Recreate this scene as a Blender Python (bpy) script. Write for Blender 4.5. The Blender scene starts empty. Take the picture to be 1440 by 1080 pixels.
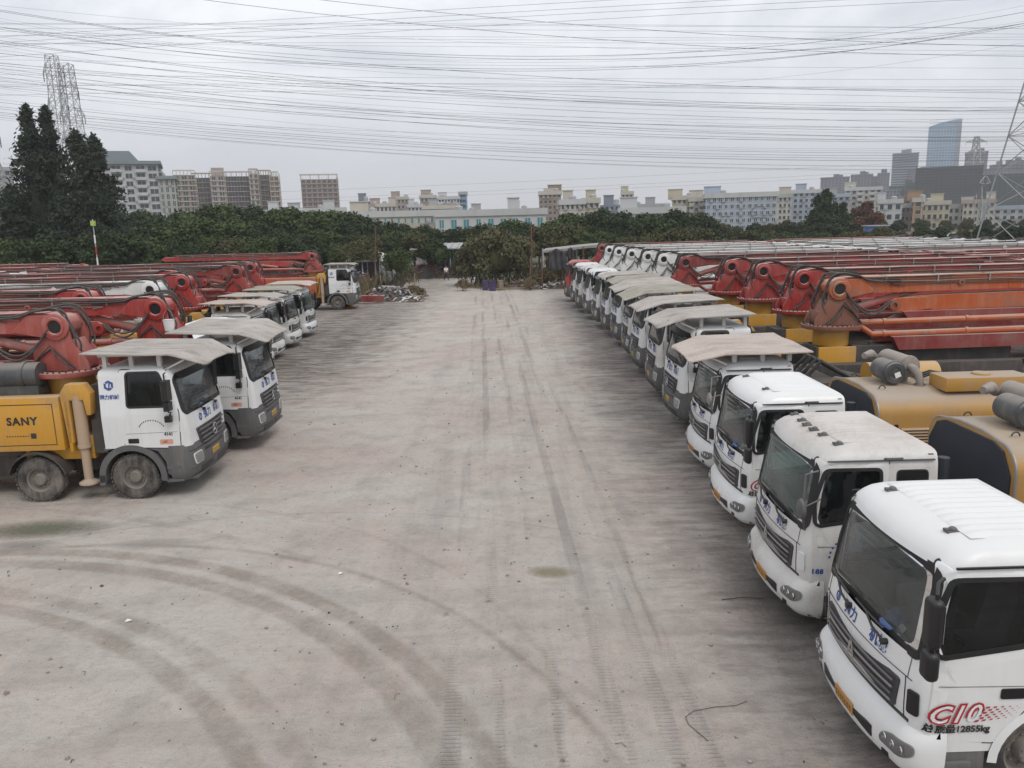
import bpy, bmesh, math, random
import numpy as np
from mathutils import Vector, Matrix
R = math.radians
random.seed(7)
rng = np.random.default_rng(11)
sc = bpy.context.scene
COL = sc.collection

# ------------------------------------------------------------------ camera
CH, CF, CP, CR = 6.1, 1100.0, R(11.65), R(1.5)
cam_d = bpy.data.cameras.new('camera')
cam = bpy.data.objects.new('camera', cam_d)
COL.objects.link(cam)
cam_d.sensor_fit = 'HORIZONTAL'
cam_d.sensor_width = 36.0
cam_d.lens = 36.0 * CF / 1440.0
cam_d.clip_start = 0.1
cam_d.clip_end = 9000
_f = Vector((0, math.cos(CP), -math.sin(CP)))
_r = Vector((1, 0, 0))
_u = _r.cross(_f)
_r2 = _r * math.cos(CR) - _u * math.sin(CR)
_u2 = _u * math.cos(CR) + _r * math.sin(CR)
cam.matrix_world = Matrix(((_r2.x, _u2.x, -_f.x, 0), (_r2.y, _u2.y, -_f.y, 0), (_r2.z, _u2.z, -_f.z, CH), (0, 0, 0, 1)))
sc.camera = cam

def ray(px, py):
    return _f + _r2 * ((px - 720) / CF) + _u2 * ((540 - py) / CF)
def G(px, py, z=0.0):
    d = ray(px, py); t = (z - CH) / d.z
    return Vector((d.x * t, d.y * t, z))
def at(px, py, Y):
    d = ray(px, py); t = Y / d.y
    return Vector((d.x * t, Y, CH + d.z * t))

# ------------------------------------------------------------------ world
SUN_EL, SUN_AZ = R(52), R(150)          # high veiled sun, behind and to the right
w = bpy.data.worlds.new('World'); sc.world = w; w.use_nodes = True
nt = w.node_tree; nt.nodes.clear()
N = nt.nodes.new; L = nt.links.new
out = N('ShaderNodeOutputWorld'); bg = N('ShaderNodeBackground')
sky = N('ShaderNodeTexSky'); sky.sky_type = 'NISHITA'; sky.sun_disc = False
sky.sun_elevation = SUN_EL; sky.sun_rotation = SUN_AZ
sky.air_density = 1.2; sky.dust_density = 2.0
tc = N('ShaderNodeTexCoord'); mp = N('ShaderNodeMapping'); mp.inputs['Scale'].default_value = (1, 1, 2.6)
n1 = N('ShaderNodeTexNoise'); n1.inputs['Scale'].default_value = 2.1; n1.inputs['Detail'].default_value = 7; n1.inputs['Roughness'].default_value = .58
n1.inputs['Distortion'].default_value = .5
n2 = N('ShaderNodeTexNoise'); n2.inputs['Scale'].default_value = 7.0; n2.inputs['Detail'].default_value = 8; n2.inputs['Roughness'].default_value = .6
L(tc.outputs['Generated'], mp.inputs['Vector']); L(mp.outputs[0], n1.inputs['Vector']); L(mp.outputs[0], n2.inputs['Vector'])
mm = N('ShaderNodeMath'); mm.operation = 'MULTIPLY_ADD'; mm.inputs[1].default_value = .35
L(n2.outputs['Fac'], mm.inputs[0]); L(n1.outputs['Fac'], mm.inputs[2])
cr = N('ShaderNodeValToRGB')
cr.color_ramp.elements[0].position = .56; cr.color_ramp.elements[0].color = (5.35, 5.55, 6.05, 1)
cr.color_ramp.elements[1].position = .80; cr.color_ramp.elements[1].color = (7.8, 7.9, 8.1, 1)
L(mm.outputs[0], cr.inputs['Fac'])
# lower sky: grey lavender veil
sep = N('ShaderNodeSeparateXYZ'); L(tc.outputs['Generated'], sep.inputs[0])
mr = N('ShaderNodeMapRange'); mr.inputs['From Min'].default_value = 0.0; mr.inputs['From Max'].default_value = .22
mr.interpolation_type = 'SMOOTHSTEP'
L(sep.outputs['Z'], mr.inputs['Value'])
mx = N('ShaderNodeMix'); mx.data_type = 'RGBA'; mx.inputs['A'].default_value = (5.15, 5.15, 5.6, 1)
L(mr.outputs[0], mx.inputs['Factor']); L(cr.outputs['Color'], mx.inputs['B'])
mx2 = N('ShaderNodeMix'); mx2.data_type = 'RGBA'
# thin places in the cloud let a little of the blue through
r2 = N('ShaderNodeMapRange'); r2.inputs['From Min'].default_value = .30; r2.inputs['From Max'].default_value = .75
r2.inputs['To Min'].default_value = .18; r2.inputs['To Max'].default_value = .02
L(n1.outputs['Fac'], r2.inputs['Value']); L(r2.outputs[0], mx2.inputs['Factor'])
L(mx.outputs['Result'], mx2.inputs['A']); L(sky.outputs['Color'], mx2.inputs['B'])
L(mx2.outputs['Result'], bg.inputs['Color']); bg.inputs['Strength'].default_value = 0.1
L(bg.outputs[0], out.inputs['Surface'])

sun_d = bpy.data.lights.new('sun', 'SUN'); sun_d.energy = 0.9; sun_d.angle = R(22); sun_d.color = (1, .96, .90)
sun = bpy.data.objects.new('sun', sun_d); COL.objects.link(sun)
sun.rotation_euler = (Vector((math.sin(SUN_AZ) * math.cos(SUN_EL), math.cos(SUN_AZ) * math.cos(SUN_EL), math.sin(SUN_EL)))).to_track_quat('Z', 'Y').to_euler()
sc.view_settings.view_transform = 'Standard'; sc.view_settings.look = 'None'
sc.view_settings.exposure = 0.53; sc.view_settings.gamma = 1.0
sc.view_settings.use_curve_mapping = False
sc.cycles.max_bounces = 6; sc.cycles.diffuse_bounces = 3; sc.cycles.transparent_max_bounces = 12; sc.cycles.volume_bounces = 1

# ------------------------------------------------------------------ materials
M = {}
def newmat(name):
    m = bpy.data.materials.new(name); m.use_nodes = True
    t = m.node_tree; b = t.nodes['Principled BSDF']
    M[name] = m
    return m, t, b
def noise(t, scale, detail=5, rough=.55, coord='Object', stretch=None, rnd=True):
    c = t.nodes.new('ShaderNodeTexCoord'); n = t.nodes.new('ShaderNodeTexNoise')
    n.noise_dimensions = '4D'
    n.inputs['Scale'].default_value = scale; n.inputs['Detail'].default_value = detail; n.inputs['Roughness'].default_value = rough
    src = c.outputs[coord]
    if stretch:
        m = t.nodes.new('ShaderNodeMapping'); m.inputs['Scale'].default_value = stretch
        t.links.new(src, m.inputs[0]); src = m.outputs[0]
    t.links.new(src, n.inputs['Vector'])
    if rnd:
        oi = t.nodes.new('ShaderNodeObjectInfo'); mu = t.nodes.new('ShaderNodeMath'); mu.operation = 'MULTIPLY'; mu.inputs[1].default_value = 37
        t.links.new(oi.outputs['Random'], mu.inputs[0]); t.links.new(mu.outputs[0], n.inputs['W'])
    return n.outputs['Fac']
def rmap(t, v, a, b, lo=0.0, hi=1.0, smooth=False):
    r = t.nodes.new('ShaderNodeMapRange'); r.inputs['From Min'].default_value = a; r.inputs['From Max'].default_value = b
    r.inputs['To Min'].default_value = lo; r.inputs['To Max'].default_value = hi
    if smooth: r.interpolation_type = 'SMOOTHSTEP'
    t.links.new(v, r.inputs['Value']); return r.outputs[0]
def mth(t, op, a, b=None, c=None):
    m = t.nodes.new('ShaderNodeMath'); m.operation = op
    for i, x in enumerate((a, b, c)):
        if x is None: continue
        if isinstance(x, (int, float)): m.inputs[i].default_value = x
        else: t.links.new(x, m.inputs[i])
    return m.outputs[0]
def mixc(t, f, a, b):
    m = t.nodes.new('ShaderNodeMix'); m.data_type = 'RGBA'
    for k, x in (('Factor', f), ('A', a), ('B', b)):
        if isinstance(x, (int, float)): m.inputs[k].default_value = x
        elif isinstance(x, tuple): m.inputs[k].default_value = (*x[:3], 1)
        else: t.links.new(x, m.inputs[k])
    return m.outputs['Result']
def bump(t, b, h, dist=.01, strength=.5):
    n = t.nodes.new('ShaderNodeBump'); n.inputs['Distance'].default_value = dist; n.inputs['Strength'].default_value = strength
    t.links.new(h, n.inputs['Height']); t.links.new(n.outputs[0], b.inputs['Normal'])
DUST = (.36, .32, .28)
def dusty(name, col, rough=.45, metal=0.0, dust=.35, top=.8, dcol=DUST, var=.15, rust=0.0, rustcol=(.10, .04, .02), bmp=.0, scale=1.3, streak=.25):
    """a painted or bare surface with settled dust on what faces up, grime patches and streaks"""
    m, t, b = newmat(name)
    big = noise(t, scale, 6, .6); fine = noise(t, scale * 14, 4, .7); st = noise(t, 6.5, 5, .68, stretch=(1, 1, .10))
    c = mixc(t, mth(t, 'MULTIPLY', rmap(t, big, .3, .7), var), col, tuple(x * .55 for x in col))
    if rust:
        rf = mth(t, 'MULTIPLY', rmap(t, mth(t, 'MULTIPLY_ADD', fine, .4, big), .72, .86), rust)
        c = mixc(t, rf, c, rustcol)
    g = t.nodes.new('ShaderNodeNewGeometry'); s = t.nodes.new('ShaderNodeSeparateXYZ'); t.links.new(g.outputs['Normal'], s.inputs[0])
    up = rmap(t, s.outputs['Z'], .25, .95, 0, top, True)
    up = mth(t, 'MULTIPLY', up, rmap(t, mth(t, 'MULTIPLY_ADD', fine, .35, big), .38, .80, .45, 1.0))
    side = mth(t, 'MULTIPLY', rmap(t, big, .38, .72), dust)
    side = mth(t, 'ADD', side, mth(t, 'MULTIPLY', rmap(t, st, .50, .68), streak * dust * 2.6))
    f = mth(t, 'MINIMUM', mth(t, 'MAXIMUM', up, side), 1.0)
    c = mixc(t, f, c, dcol)
    t.links.new(c, b.inputs['Base Color'])
    t.links.new(mth(t, 'MULTIPLY_ADD', f, .9 - rough, rough), b.inputs['Roughness'])
    b.inputs['Metallic'].default_value = metal
    if bmp: bump(t, b, mth(t, 'ADD', fine, big), bmp, .6)
    return m
dusty('paint_white', (.70, .71, .71), .30, dust=.24, top=.10, var=.05, dcol=(.44, .41, .37), streak=.35)
dusty('paint_white_dirty', (.66, .66, .64), .38, dust=.34, top=.55, var=.08, dcol=(.44, .37, .32), rust=.25, rustcol=(.22, .15, .10))
dusty('paint_white_clean', (.76, .765, .755), .26, dust=.20, top=.22, var=.05, dcol=(.55, .53, .50), streak=.2)
dusty('paint_beige', (.55, .50, .43), .4, dust=.3, top=.5)
dusty('paint_redcab', (.42, .035, .03), .35, dust=.2, top=.35)
dusty('red', (.34, .022, .017), .42, dust=.16, top=.85, dcol=(.56, .43, .39), rust=.35)
dusty('red_dark', (.21, .022, .018), .5, dust=.2, top=.8, dcol=(.50, .38, .34), rust=.4)
dusty('red_faded', (.33, .055, .040), .5, dust=.3, top=.8, dcol=(.52, .38, .34), rust=.3)
dusty('orange', (.42, .082, .014), .5, dust=.2, top=.85, dcol=(.55, .44, .36), rust=.5)
dusty('rusty_orange', (.24, .085, .05), .6, dust=.4, top=.65, dcol=(.32, .23, .19), rust=.6)
dusty('boom_white', (.72, .73, .71), .4, dust=.15, top=.3, dcol=(.58, .52, .48), rust=.2)
dusty('yellow', (.55, .27, .018), .38, dust=.22, top=.75, dcol=(.48, .41, .31), rust=.3)
dusty('yellow_pale', (.46, .25, .055), .42, dust=.3, top=1.0, dcol=(.38, .32, .26), rust=.15)
dusty('grey_plastic', (.085, .085, .088), .55, dust=.35, top=.5, dcol=(.22, .20, .18), streak=.3)
dusty('dark_grille', (.045, .045, .055), .4, dust=.22, top=.5, dcol=(.20, .18, .17))
dusty('black', (.010, .010, .011), .38, dust=.06, top=.25, dcol=(.13, .12, .11))
dusty('seal', (.010, .010, .011), .5, dust=.1, top=.15, dcol=(.1, .09, .08))
dusty('chassis', (.035, .033, .032), .7, dust=.5, top=.7, dcol=(.14, .12, .10), rust=.3)
dusty('hose', (.028, .027, .026), .6, dust=.4, top=.6, dcol=(.18, .165, .145), scale=5)
dusty('navy', (.013, .018, .030), .5, dust=.25, top=.5, dcol=(.10, .10, .11))
dusty('steel', (.33, .32, .31), .45, metal=.6, dust=.4, top=.6)
dusty('muffler', (.24, .22, .20), .6, dust=.5, top=.8, rust=.6)
dusty('filter_dark', (.03, .038, .045), .4, dust=.3, top=.7)
dusty('tyre', (.030, .029, .028), .85, dust=.85, top=.8, dcol=(.20, .175, .15), scale=3)
dusty('rim', (.16, .145, .13), .7, dust=.7, top=.8, dcol=(.26, .23, .19), rust=.6, scale=5)
dusty('leg_steel', (.42, .30, .20), .5, dust=.5, top=.7, rust=.3)
dusty('mud', (.20, .175, .15), .95, dust=.6, top=.8)
dusty('interior', (.13, .13, .125), .8, dust=.3, top=.4, dcol=(.2, .19, .17))
dusty('seat_cloth', (.14, .145, .15), .9, dust=.2, top=.2)
dusty('blue_print', (.02, .07, .28), .5, dust=.1, top=.1)
dusty('blue_faint', (.35, .47, .58), .5, dust=.2, top=.1)
dusty('black_print', (.015, .015, .015), .5, dust=.08, top=.1)
dusty('red_print', (.42, .02, .03), .45, dust=.08, top=.1)
dusty('orange_print', (.62, .24, .14), .6, dust=.4, top=.1, dcol=(.65, .62, .58))
dusty('white_print', (.75, .75, .74), .4, dust=.08, top=.1)
dusty('plate_yellow', (.60, .36, .02), .45, dust=.3, top=.2)
dusty('plate_orange', (.55, .24, .03), .5, dust=.3, top=.2)
dusty('wood', (.22, .16, .11), .9, dust=.5, top=.5)
dusty('rust', (.13, .055, .035), .9, dust=.4, top=.4, dcol=(.2, .15, .12))
dusty('galv', (.38, .39, .40), .55, dust=.25, top=.3)
dusty('tarp', (.26, .27, .28), .9, dust=.6, top=.7)
dusty('tarp_dark', (.035, .035, .04), .9, dust=.4, top=.6, dcol=(.18, .17, .16))
dusty('purple', (.035, .02, .10), .5, dust=.2, top=.3)
dusty('bluepaint', (.03, .12, .38), .5, dust=.2, top=.3)
dusty('teal', (.02, .07, .085), .6, dust=.3, top=.3)
dusty('lime', (.40, .55, .10), .5, dust=.1, top=.1)
dusty('skin', (.35, .20, .14), .7, dust=0, top=0)
dusty('cloth_white', (.75, .74, .72), .9, dust=.1, top=.1)
dusty('cloth_black', (.02, .02, .025), .9, dust=.1, top=.1)
dusty('hair', (.01, .01, .01), .8, dust=0, top=0)
dusty('mirror_glass', (.55, .57, .60), .12, metal=.9, dust=.35, top=.3)
# folded steel sheet over the cabs
def visor_mat(name, a, b_, c3):
    m, t, b = newmat(name)
    big = noise(t, .9, 7, .62); fine = noise(t, 16, 5, .7); mid = noise(t, 3.5, 5, .6, stretch=(.35, 1, 1)); spots = noise(t, 5, 2, .4)
    c = mixc(t, rmap(t, big, .36, .66), a, b_)
    c = mixc(t, mth(t, 'MULTIPLY', rmap(t, mid, .48, .66), .8), c, c3)
    c = mixc(t, mth(t, 'MULTIPLY', rmap(t, fine, .52, .72), .45), c, (.12, .10, .08))
    c = mixc(t, mth(t, 'MULTIPLY', rmap(t, spots, .74, .78), .8), c, (.05, .04, .035))
    t.links.new(c, b.inputs['Base Color']); b.inputs['Roughness'].default_value = .85
    bump(t, b, mth(t, 'MULTIPLY_ADD', big, 4, fine), .006, .7)
visor_mat('visor', (.38, .345, .31), (.47, .44, .40), (.24, .205, .175))
visor_mat('visor_tan', (.46, .385, .335), (.52, .455, .40), (.36, .29, .245))
visor_mat('visor_olive', (.30, .28, .22), (.41, .385, .335), (.21, .19, .14))
# glass
def glassmat(name, tint, dustf, dcol=(.30, .31, .30)):
    m = bpy.data.materials.new(name); m.use_nodes = True; M[name] = m
    t = m.node_tree; t.nodes.clear(); o = t.nodes.new('ShaderNodeOutputMaterial')
    tr = t.nodes.new('ShaderNodeBsdfTransparent'); tr.inputs[0].default_value = (*tint, 1)
    gl = t.nodes.new('ShaderNodeBsdfGlossy'); gl.inputs['Roughness'].default_value = .04; gl.inputs[0].default_value = (.9, .93, .95, 1)
    fr = t.nodes.new('ShaderNodeFresnel'); fr.inputs[0].default_value = 1.55
    a = t.nodes.new('ShaderNodeMixShader'); t.links.new(fr.outputs[0], a.inputs[0]); t.links.new(tr.outputs[0], a.inputs[1]); t.links.new(gl.outputs[0], a.inputs[2])
    df = t.nodes.new('ShaderNodeBsdfDiffuse'); df.inputs[0].default_value = (*dcol, 1)
    b = t.nodes.new('ShaderNodeMixShader')
    n = noise(t, 1.6, 6, .6); n2_ = noise(t, 6, 4, .6, stretch=(1, 1, .2))
    t.links.new(mth(t, 'MULTIPLY', rmap(t, mth(t, 'MULTIPLY_ADD', n2_, .4, n), .45, .95, .3, 1.0), dustf), b.inputs[0])
    t.links.new(a.outputs[0], b.inputs[1]); t.links.new(df.outputs[0], b.inputs[2]); t.links.new(b.outputs[0], o.inputs[0])
    return m
glassmat('windshield', (.70, .76, .74), .26)
glassmat('windshield_green', (.42, .66, .58), .40, (.27, .33, .31))
glassmat('sideglass', (.24, .27, .28), .05, (.15, .15, .15))
glassmat('lampglass', (.75, .75, .75), .25, (.5, .5, .48))
m, t, b = newmat('building_glass'); b.inputs['Base Color'].default_value = (.04, .055, .07, 1); b.inputs['Roughness'].default_value = .15
m, t, b = newmat('teal_glass'); b.inputs['Base Color'].default_value = (.05, .24, .27, 1); b.inputs['Roughness'].default_value = .2
m, t, b = newmat('chrome'); b.inputs['Base Color'].default_value = (.6, .61, .62, 1); b.inputs['Metallic'].default_value = 1; b.inputs['Roughness'].default_value = .25

# ------------------------------------------------------------------ mesh helpers
class MB:
    def __init__(s): s.v = []; s.f = []
    def add(s, vs, fs):
        o = len(s.v); s.v.extend([tuple(p) for p in vs]); s.f.extend([tuple(i + o for i in f) for f in fs]); return s
    def box(s, x0, x1, y0, y1, z0, z1):
        return s.add([(x0, y0, z0), (x1, y0, z0), (x1, y1, z0), (x0, y1, z0), (x0, y0, z1), (x1, y0, z1), (x1, y1, z1), (x0, y1, z1)],
                     [(0, 3, 2, 1), (4, 5, 6, 7), (0, 1, 5, 4), (1, 2, 6, 5), (2, 3, 7, 6), (3, 0, 4, 7)])
    def obox(s, c, size, rot=None, taper=1.0):
        hx, hy, hz = [q / 2 for q in size]; pts = []
        for z, k in ((-hz, 1), (hz, taper)):
            for x, y in ((-hx, -hy), (hx, -hy), (hx, hy), (-hx, hy)):
                p = Vector((x * k, y * k, z))
                if rot is not None: p = rot @ p
                pts.append(p + Vector(c))
        return s.add(pts, [(0, 3, 2, 1), (4, 5, 6, 7), (0, 1, 5, 4), (1, 2, 6, 5), (2, 3, 7, 6), (3, 0, 4, 7)])
    def beam(s, p0, p1, w, h, w1=None, h1=None):
        """rectangular bar from p0 to p1; h is measured in the vertical plane"""
        p0 = Vector(p0); p1 = Vector(p1); d = (p1 - p0).normalized()
        up = Vector((0, 0, 1)) if abs(d.z) < .95 else Vector((1, 0, 0))
        a = d.cross(up).normalized(); u = a.cross(d).normalized(); w1 = w1 or w; h1 = h1 or h; pts = []
        for p, ww, hh in ((p0, w, h), (p1, w1, h1)):
            for i, j in ((-1, -1), (1, -1), (1, 1), (-1, 1)): pts.append(p + a * (i * ww / 2) + u * (j * hh / 2))
        return s.add(pts, [(0, 1, 2, 3), (7, 6, 5, 4), (0, 4, 5, 1), (1, 5, 6, 2), (2, 6, 7, 3), (3, 7, 4, 0)])
    def tube(s, path, r, n=8, caps=True):
        P = [Vector(p) for p in path]; rs = r if isinstance(r, (list, tuple)) else [r] * len(P)
        ref = None; rings = []
        for i, p in enumerate(P):
            d = (P[min(i + 1, len(P) - 1)] - P[max(i - 1, 0)])
            if d.length < 1e-9: d = Vector((0, 0, 1))
            d.normalize()
            if ref is None: ref = Vector((0, 0, 1)) if abs(d.z) < .9 else Vector((1, 0, 0))
            a = (ref - d * ref.dot(d)).normalized(); ref = a; b = d.cross(a)
            rings.append([p + (a * math.cos(2 * math.pi * k / n) + b * math.sin(2 * math.pi * k / n)) * rs[i] for k in range(n)])
        vs = [q for rr in rings for q in rr]; fs = []
        for i in range(len(P) - 1):
            for k in range(n):
                k2 = (k + 1) % n; fs.append((i * n + k, i * n + k2, (i + 1) * n + k2, (i + 1) * n + k))
        if caps: fs.append(tuple(reversed(range(n)))); fs.append(tuple((len(P) - 1) * n + k for k in range(n)))
        return s.add(vs, fs)
    def rbox(s, c, size, r_=.03, seg=3):
        bm_ = bmesh.new(); bmesh.ops.create_cube(bm_, size=1.0)
        for v in bm_.verts: v.co = Vector((v.co.x * size[0], v.co.y * size[1], v.co.z * size[2]))
        bmesh.ops.bevel(bm_, geom=list(bm_.edges), offset=r_, segments=seg, profile=.5, affect='EDGES')
        bm_.verts.index_update(); s.add([v.co + Vector(c) for v in bm_.verts], [[v.index for v in f.verts] for f in bm_.faces]); bm_.free(); return s
    def cyl(s, p0, p1, r0, r1=None, n=16): return s.tube([p0, p1], [r0, r0 if r1 is None else r1], n)
    def prism(s, poly, y0, y1, axis='y'):
        """outline in (x,z) pushed from y0 to y1 (or (y,z) along x, or (x,y) along z)"""
        def mk(a, b_, c): return {'y': (a, c, b_), 'x': (c, a, b_), 'z': (a, b_, c)}[axis]
        n = len(poly); vs = [mk(a, b_, y0) for a, b_ in poly] + [mk(a, b_, y1) for a, b_ in poly]
        fs = [tuple(range(n)), tuple(reversed(range(n, 2 * n)))] + [(i, i + n, (i + 1) % n + n, (i + 1) % n) for i in range(n)]
        return s.add(vs, fs)
    def lathe(s, prof, c, axis='y', n=28):
        """profile of (distance along axis, radius) turned about the axis through c"""
        vs = []; c = Vector(c)
        for a, r in prof:
            for k in range(n):
                q = 2 * math.pi * k / n; u, v = r * math.cos(q), r * math.sin(q)
                vs.append(c + (Vector((u, a, v)) if axis == 'y' else Vector((a, u, v)) if axis == 'x' else Vector((u, v, a))))
        fs = []
        for i in range(len(prof) - 1):
            for k in range(n): k2 = (k + 1) % n; fs.append((i * n + k, i * n + k2, (i + 1) * n + k2, (i + 1) * n + k))
        return s.add(vs, fs)
    def ring(s, A, B, closed=True):
        n = len(A); vs = list(A) + list(B)
        fs = [(i, (i + 1) % n, (i + 1) % n + n, i + n) for i in range(n if closed else n - 1)]
        return s.add(vs, fs)
    def mesh(s, name, mat, smooth=True, angle=32, bevel=0, seg=2):
        me = bpy.data.meshes.new(name); me.from_pydata(s.v, [], s.f)
        bm = bmesh.new(); bm.from_mesh(me)
        bmesh.ops.recalc_face_normals(bm, faces=bm.faces)
        if bevel:
            es = [e for e in bm.edges if len(e.link_faces) == 2 and e.calc_face_angle(0) > R(40)]
            bmesh.ops.bevel(bm, geom=es, offset=bevel, segments=seg, profile=.5, affect='EDGES', clamp_overlap=True)
        bm.to_mesh(me); bm.free()
        for q in (mat if isinstance(mat, (list, tuple)) else [mat]): me.materials.append(M[q] if isinstance(q, str) else q)
        if smooth:
            me.polygons.foreach_set('use_smooth', [True] * len(me.polygons)); me.set_sharp_from_angle(angle=R(angle))
        return me

def link(name, data, parent=None, loc=None, rotz=None):
    o = bpy.data.objects.new(name, data); COL.objects.link(o)
    if parent is not None: o.parent = parent
    if loc is not None: o.location = loc
    if rotz is not None: o.rotation_euler = (0, 0, rotz)
    return o
def thing(name, label, cat, loc=(0, 0, 0), rotz=0, group=None):
    o = bpy.data.objects.new(name, None); COL.objects.link(o); o.empty_display_size = .3
    o.location = loc; o.rotation_euler = (0, 0, rotz); tag(o, label, cat, group); return o
def tag(o, label, cat, group=None):
    o['label'] = label; o['category'] = cat
    if group: o['group'] = group
    return o
def struct(o): o['kind'] = 'structure'; return o
def stuff(o, label=None, cat=None):
    o['kind'] = 'stuff'
    if label: o['label'] = label
    if cat: o['category'] = cat
    return o
_cache = {}
def cached(key, fn):
    if key not in _cache: _cache[key] = fn()
    return _cache[key]

def rpoly(pts, r, seg=5):
    """polygon with rounded corners, the same number of points per corner"""
    out_ = []; n = len(pts)
    rr = r if isinstance(r, (list, tuple)) else [r] * n
    for i in range(n):
        p = Vector(pts[i]); a = (Vector(pts[i - 1]) - p); b_ = (Vector(pts[(i + 1) % n]) - p)
        ri = min(rr[i], a.length * .45, b_.length * .45); A = p + a.normalized() * ri; B = p + b_.normalized() * ri
        for k in range(seg):
            t_ = k / (seg - 1); out_.append(tuple(A * (1 - t_) ** 2 + p * 2 * t_ * (1 - t_) + B * t_ ** 2))
    return out_
def dense(poly, step=.08):
    out_ = []
    for i in range(len(poly)):
        a = Vector(poly[i]); b_ = Vector(poly[(i + 1) % len(poly)]); n = max(1, int((b_ - a).length / step))
        for k in range(n): out_.append(tuple(a.lerp(b_, k / n)))
    return out_
def grow(poly, e):
    """move an outline outward by e"""
    n = len(poly); P = [Vector(p) for p in poly]; A = sum(P[i].x * P[(i + 1) % n].y - P[(i + 1) % n].x * P[i].y for i in range(n))
    s_ = 1 if A > 0 else -1; out_ = []
    for i in range(n):
        d = (P[(i + 1) % n] - P[i - 1]); d.normalize(); out_.append((P[i].x + d.y * e * s_, P[i].y - d.x * e * s_))
    return out_
def patch(mb, surf, poly, off, skirt=0.02, rings=5):
    """a plate on a surface: centre fan, rings, edge folded back"""
    cx = sum(p[0] for p in poly) / len(poly); cz = sum(p[1] for p in poly) / len(poly)
    prev = None
    for k in range(1, rings + 1):
        s_ = k / rings; cur = [surf(cx + (a - cx) * s_, cz + (b_ - cz) * s_, off) for a, b_ in poly]
        if prev is None:
            o = len(mb.v); n = len(cur); mb.v.append(tuple(surf(cx, cz, off))); mb.v.extend(tuple(p) for p in cur)
            mb.f.extend((o, o + 1 + i, o + 1 + (i + 1) % n) for i in range(n))
        else: mb.ring(prev, cur)
        prev = cur
    if skirt: mb.ring(prev, [surf(a, b_, off - skirt) for a, b_ in poly])
    return mb
def band(mb, surf, inner, outer, off, depth=.02, steps=1):
    """frame between two outlines standing off a surface"""
    prev = [surf(a, b_, off - depth) for a, b_ in inner]
    for k in range(steps + 1):
        s_ = k / steps; cur = [surf(p[0] + (q[0] - p[0]) * s_, p[1] + (q[1] - p[1]) * s_, off) for p, q in zip(inner, outer)]
        mb.ring(prev, cur); prev = cur
    mb.ring(prev, [surf(a, b_, off - depth) for a, b_ in outer])
    return mb
def inside(poly, x, y):
    c = False; n = len(poly); j = n - 1
    for i in range(n):
        xi, yi = poly[i][0], poly[i][1]; xj, yj = poly[j][0], poly[j][1]
        if (yi > y) != (yj > y) and x < (xj - xi) * (y - yi) / (yj - yi) + xi: c = not c
        j = i
    return c
def text_pts(body, size, bold=0.0, shear=0.0, spacing=1.0):
    cu = bpy.data.curves.new('lettering', 'FONT'); cu.body = body; cu.size = size; cu.offset = bold; cu.shear = shear; cu.space_character = spacing
    cu.align_x = 'CENTER'; cu.align_y = 'CENTER'; cu.resolution_u = 3
    o = bpy.data.objects.new('lettering', cu); COL.objects.link(o)
    dg = bpy.context.evaluated_depsgraph_get(); me = bpy.data.meshes.new_from_object(o.evaluated_get(dg))
    v = [tuple(q.co)[:2] for q in me.vertices]; f = [tuple(p.vertices) for p in me.polygons]
    bpy.data.objects.remove(o); bpy.data.meshes.remove(me); bpy.data.curves.remove(cu)
    return v, f
_tx = {}
def letters(mb, body, size, fn, bold=0.0, shear=0.0, spacing=1.0):
    k = (body, size, bold, shear, spacing)
    if k not in _tx: _tx[k] = text_pts(*k)
    v, f = _tx[k]
    return mb.add([fn(a, b_) for a, b_ in v], f)
# ------------------------------------------------------------------ cabs
# local frame of every vehicle: x forward with the front bumper at 0, y to its left, z up, origin on the ground
HEAVY = dict(fx=[(1.25, -.07), (1.6, -.08), (2.0, -.13), (2.5, -.24), (2.92, -.37), (3.02, -.44), (3.09, -.56), (3.12, -.72)],
             hw=[(1.25, 1.22), (2.0, 1.235), (2.95, 1.15), (3.05, 1.10), (3.12, .98)], xr=-2.06, rxr=.12, b=.07, rf=.15, z0=1.25, z1=3.12,
             ws=[(-1.17, 2.0), (1.17, 2.0), (1.08, 2.87), (-1.08, 2.87)],
             win=[(-1.46, 2.20), (-.50, 2.20), (-.55, 2.62), (-.70, 3.0), (-1.44, 3.0)],
             door=[(-1.60, 1.27), (-.34, 1.22), (-.30, 2.05), (-.56, 3.06), (-1.60, 3.06)], wheel=-1.5)
LIGHT = dict(fx=[(.62, -.16), (1.0, -.13), (1.35, -.13), (1.6, -.17), (2.1, -.24), (2.52, -.33), (2.62, -.38), (2.70, -.48), (2.75, -.64), (2.765, -.84)],
             hw=[(.62, 1.16), (1.3, 1.19), (1.7, 1.19), (2.5, 1.12), (2.62, 1.09), (2.71, 1.02), (2.765, .88)], xr=-2.0, rxr=.12, b=.13, rf=.24, z0=.62, z1=2.765,
             ws=[(-1.08, 1.58), (1.08, 1.58), (1.01, 2.50), (-1.01, 2.50)],
             win=[(-1.24, 1.78), (-.36, 1.66), (-.36, 2.0), (-.50, 2.46), (-1.24, 2.46)],
             door=[(-1.34, 1.18), (-1.02, .72), (-.32, .74), (-.40, 2.58), (-1.34, 2.58)], wheel=-1.62)
def tab(T, z):
    if z <= T[0][0]: return T[0][1]
    for (a, p), (b_, q) in zip(T, T[1:]):
        if z <= b_: return p + (q - p) * (z - a) / (b_ - a)
    return T[-1][1]
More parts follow.
